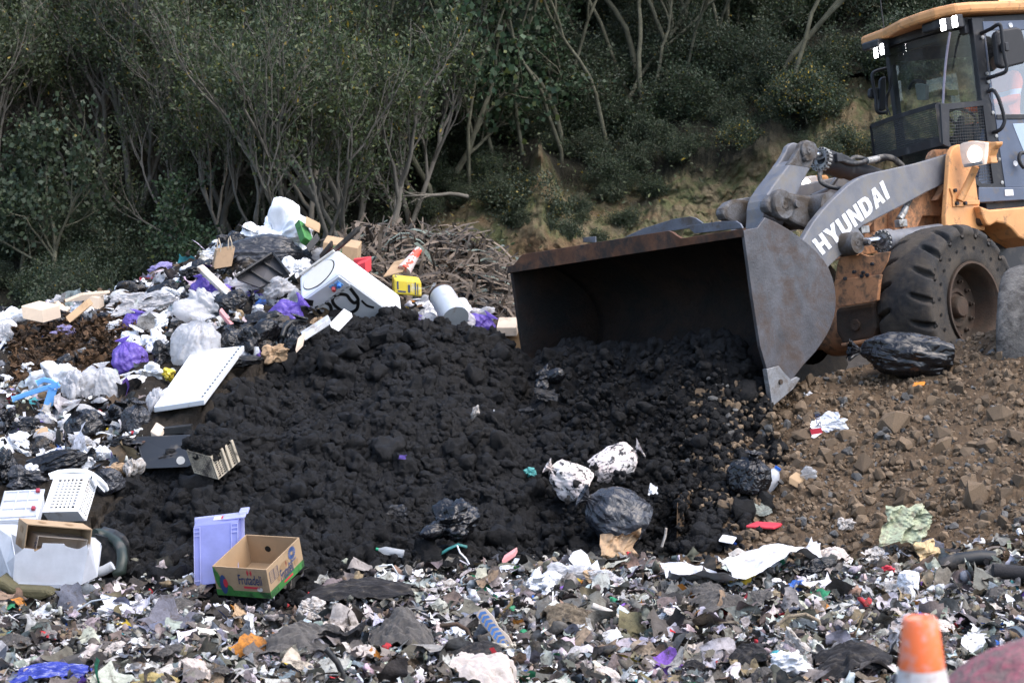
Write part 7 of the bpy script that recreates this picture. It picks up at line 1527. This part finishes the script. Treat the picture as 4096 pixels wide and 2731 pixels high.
# ---- single pieces big enough to pick out
lr = random.Random(17)
def zone(u): return 'far left' if u < 350 else 'left' if u < 800 else 'centre' if u < 1350 else 'right' if u < 1950 else 'far right'
PIECES = [('paper_scrap', 'paper', P_dirt, 'crushed dirty paper', 'paper', 9), ('paper_scrap', 'sheet', P_wht, 'torn white paper', 'paper', 10), ('plastic_scrap', 'lump', F_dirty, 'dirty translucent plastic', 'plastic', 9), ('plastic_scrap', 'lump', B_wht, 'crumpled white plastic', 'plastic', 10), ('cloth_scrap', 'rag', R_gry, 'grey rag', 'cloth', 6), ('cloth_scrap', 'rag', R_dk, 'dark rag', 'cloth', 2), ('cloth_scrap', 'rag', R_bei, 'beige rag', 'cloth', 3), ('plastic_scrap', 'lump', B_blk, 'crumpled black plastic', 'plastic', 5), ('cardboard_scrap', 'sheet', C_brn, 'torn brown cardboard', 'cardboard', 4), ('fibre_scrap', 'lump', R_tan, 'matted tan fibre', 'fibre', 6), ('colour_scrap', 'sheet', C_yel, 'yellow wrapper', 'wrapper', 1), ('colour_scrap', 'sheet', C_redp, 'red wrapper', 'wrapper', 1), ('colour_scrap', 'lump', C_blue, 'blue plastic', 'plastic', 1), ('colour_scrap', 'paper', C_org, 'orange scrap', 'scrap', 1), ('colour_scrap', 'sheet', B_pur, 'purple film', 'film', 1)]
bagw = [p for p in PIECES for _ in range(p[5])]
for i in range(215):
    nm, kd, m_, lab, cat, _ = lr.choice(bagw); u = lr.uniform(-20, 2370); v0 = float(np.interp(u, [0, 150, 700, 870, 1300, 1650, 2000, 2352], [1385, 1372, 1380, 1340, 1300, 1260, 1270, 1260])); v = v0+(1565-v0)*lr.random()**.8
    w_ = lr.lognormvariate(3.66, .42)*(.5 if nm == 'colour_scrap' else 1.75 if kd == 'rag' else 1); h_ = w_*lr.uniform(.45, .9)
    put(nm, kd, lr.randrange(1, 7), u, v, w_, h_, m_, '%s in the foreground litter, %s, %s' % (lab, zone(u), 'near the heaps' if v < v0+(1565-v0)*.35 else ('midway' if v < v0+(1565-v0)*.7 else 'at the bottom edge')), cat, lr.uniform(-40, 40), .9, group='scraps in the foreground litter', yaw=lr.uniform(-25, 25))
MP = [('paper_scrap', 'paper', P_wht, 'crushed white paper', 'paper', 9), ('plastic_scrap', 'lump', B_wht, 'crumpled white plastic', 'plastic', 12), ('plastic_scrap', 'lump', F_wht, 'translucent white film', 'film', 12), ('plastic_bag', 'bag', F_wht, 'translucent white bag', 'bag', 7), ('plastic_bag', 'bag', B_wht, 'tied white bag', 'bag', 5), ('plastic_bag', 'bag', B_pur, 'purple tied bag', 'bag', 3), ('rubbish_bag', 'lump', B_blk, 'crumpled black plastic', 'plastic', 12), ('rubbish_bag', 'bag', B_dir, 'dusty black bag', 'bag', 8), ('cardboard_scrap', 'sheet', C_brn, 'torn brown cardboard', 'cardboard', 4), ('cardboard_scrap', 'sheet', C_bei, 'torn beige cardboard', 'cardboard', 3), ('cloth_scrap', 'rag', R_gry, 'grey rag', 'cloth', 4), ('plastic_scrap', 'lump', B_gry, 'crumpled grey plastic', 'plastic', 5), ('plastic_scrap', 'lump', B_lil, 'pale lilac film', 'film', 2), ('paper_scrap', 'sheet', P_wht, 'torn white paper', 'paper', 7)]
bagw = [p for p in MP for _ in range(p[5])]; k = 0
while k < 290:
    u = lr.uniform(-15, 1170); s_ = lr.random()**.9*1.0+.02; Y, z = mound_prof(np.array([u]), np.array([s_])); Y, z = float(Y[0]), float(z[0]); x = (u-1176)/4573*Y
    v = 350+(3-z)/Y*4573
    if z < float(h_pile(np.array([x]), np.array([Y]))[0])+.05 or z < .02 or (20 < u < 310 and 750 < v < 890 and lr.random() < .85) or (u < 240 and v > 1190) or not free(np.array(u), np.array(v-12), 12): continue
    nm, kd, m_, lab, cat, _ = lr.choice(bagw); big = 1.5 if kd == 'bag' else 1.3 if m_ in (F_wht, B_wht, B_blk) else 1; w_ = lr.lognormvariate(3.72, .32)*big; h_ = w_*lr.uniform(.5, .95); k += 1
    put(nm, kd, lr.randrange(1, 8 if kd == 'lump' else 6), u, v-h_*.3, w_, h_, m_, '%s on the rubbish mound, %s, %s' % (lab, 'far left' if u < 200 else 'left' if u < 500 else 'upper middle' if u < 800 else 'right behind the soil', 'high up' if v < 700 else ('halfway' if v < 900 else 'low down')), cat, lr.uniform(-50, 50), .9, group='scraps on the rubbish mound', yaw=lr.uniform(-25, 25), Yv=Y)
EXPO = 1.6
# ================================================================ light and camera
SUN_EL, SUN_AZ = R_(60), R_(115)      # sun behind thin cloud, high on the right
w = bpy.data.worlds.new('World'); scene.world = w; w.use_nodes = True
nt = w.node_tree; sky = nt.nodes.new('ShaderNodeTexSky'); sky.sky_type = 'NISHITA'; sky.sun_disc = False
sky.sun_elevation = SUN_EL; sky.sun_rotation = SUN_AZ; sky.air_density = 1; sky.dust_density = 3; sky.ozone_density = 1
bg = nt.nodes['Background']; bg.inputs['Strength'].default_value = .15
nt.links.new(sky.outputs[0], bg.inputs['Color'])
ld = bpy.data.lights.new('sun', 'SUN'); ld.energy = .85; ld.angle = R_(75); ld.color = (1, .98, .96)
lo = bpy.data.objects.new('sun', ld); COL.objects.link(lo)
sd = Vector((math.sin(SUN_AZ)*math.cos(SUN_EL), math.cos(SUN_AZ)*math.cos(SUN_EL), math.sin(SUN_EL)))   # towards the sun
lo.rotation_euler = sd.to_track_quat('Z', 'Y').to_euler()
cd = bpy.data.cameras.new('camera'); cam = bpy.data.objects.new('camera', cd); COL.objects.link(cam)
cd.sensor_width = 36; cd.lens = 70; cd.clip_end = 1500; cd.clip_start = .1
cam.location = CAMP; cam.rotation_euler = (math.pi/2-PIT, 0, 0); scene.camera = cam
cd.dof.use_dof = True; cd.dof.focus_distance = 16.5; cd.dof.aperture_fstop = 5.0
vs = scene.view_settings; vs.view_transform = 'Standard'; vs.look = 'None'; vs.exposure = EXPO; vs.gamma = 1
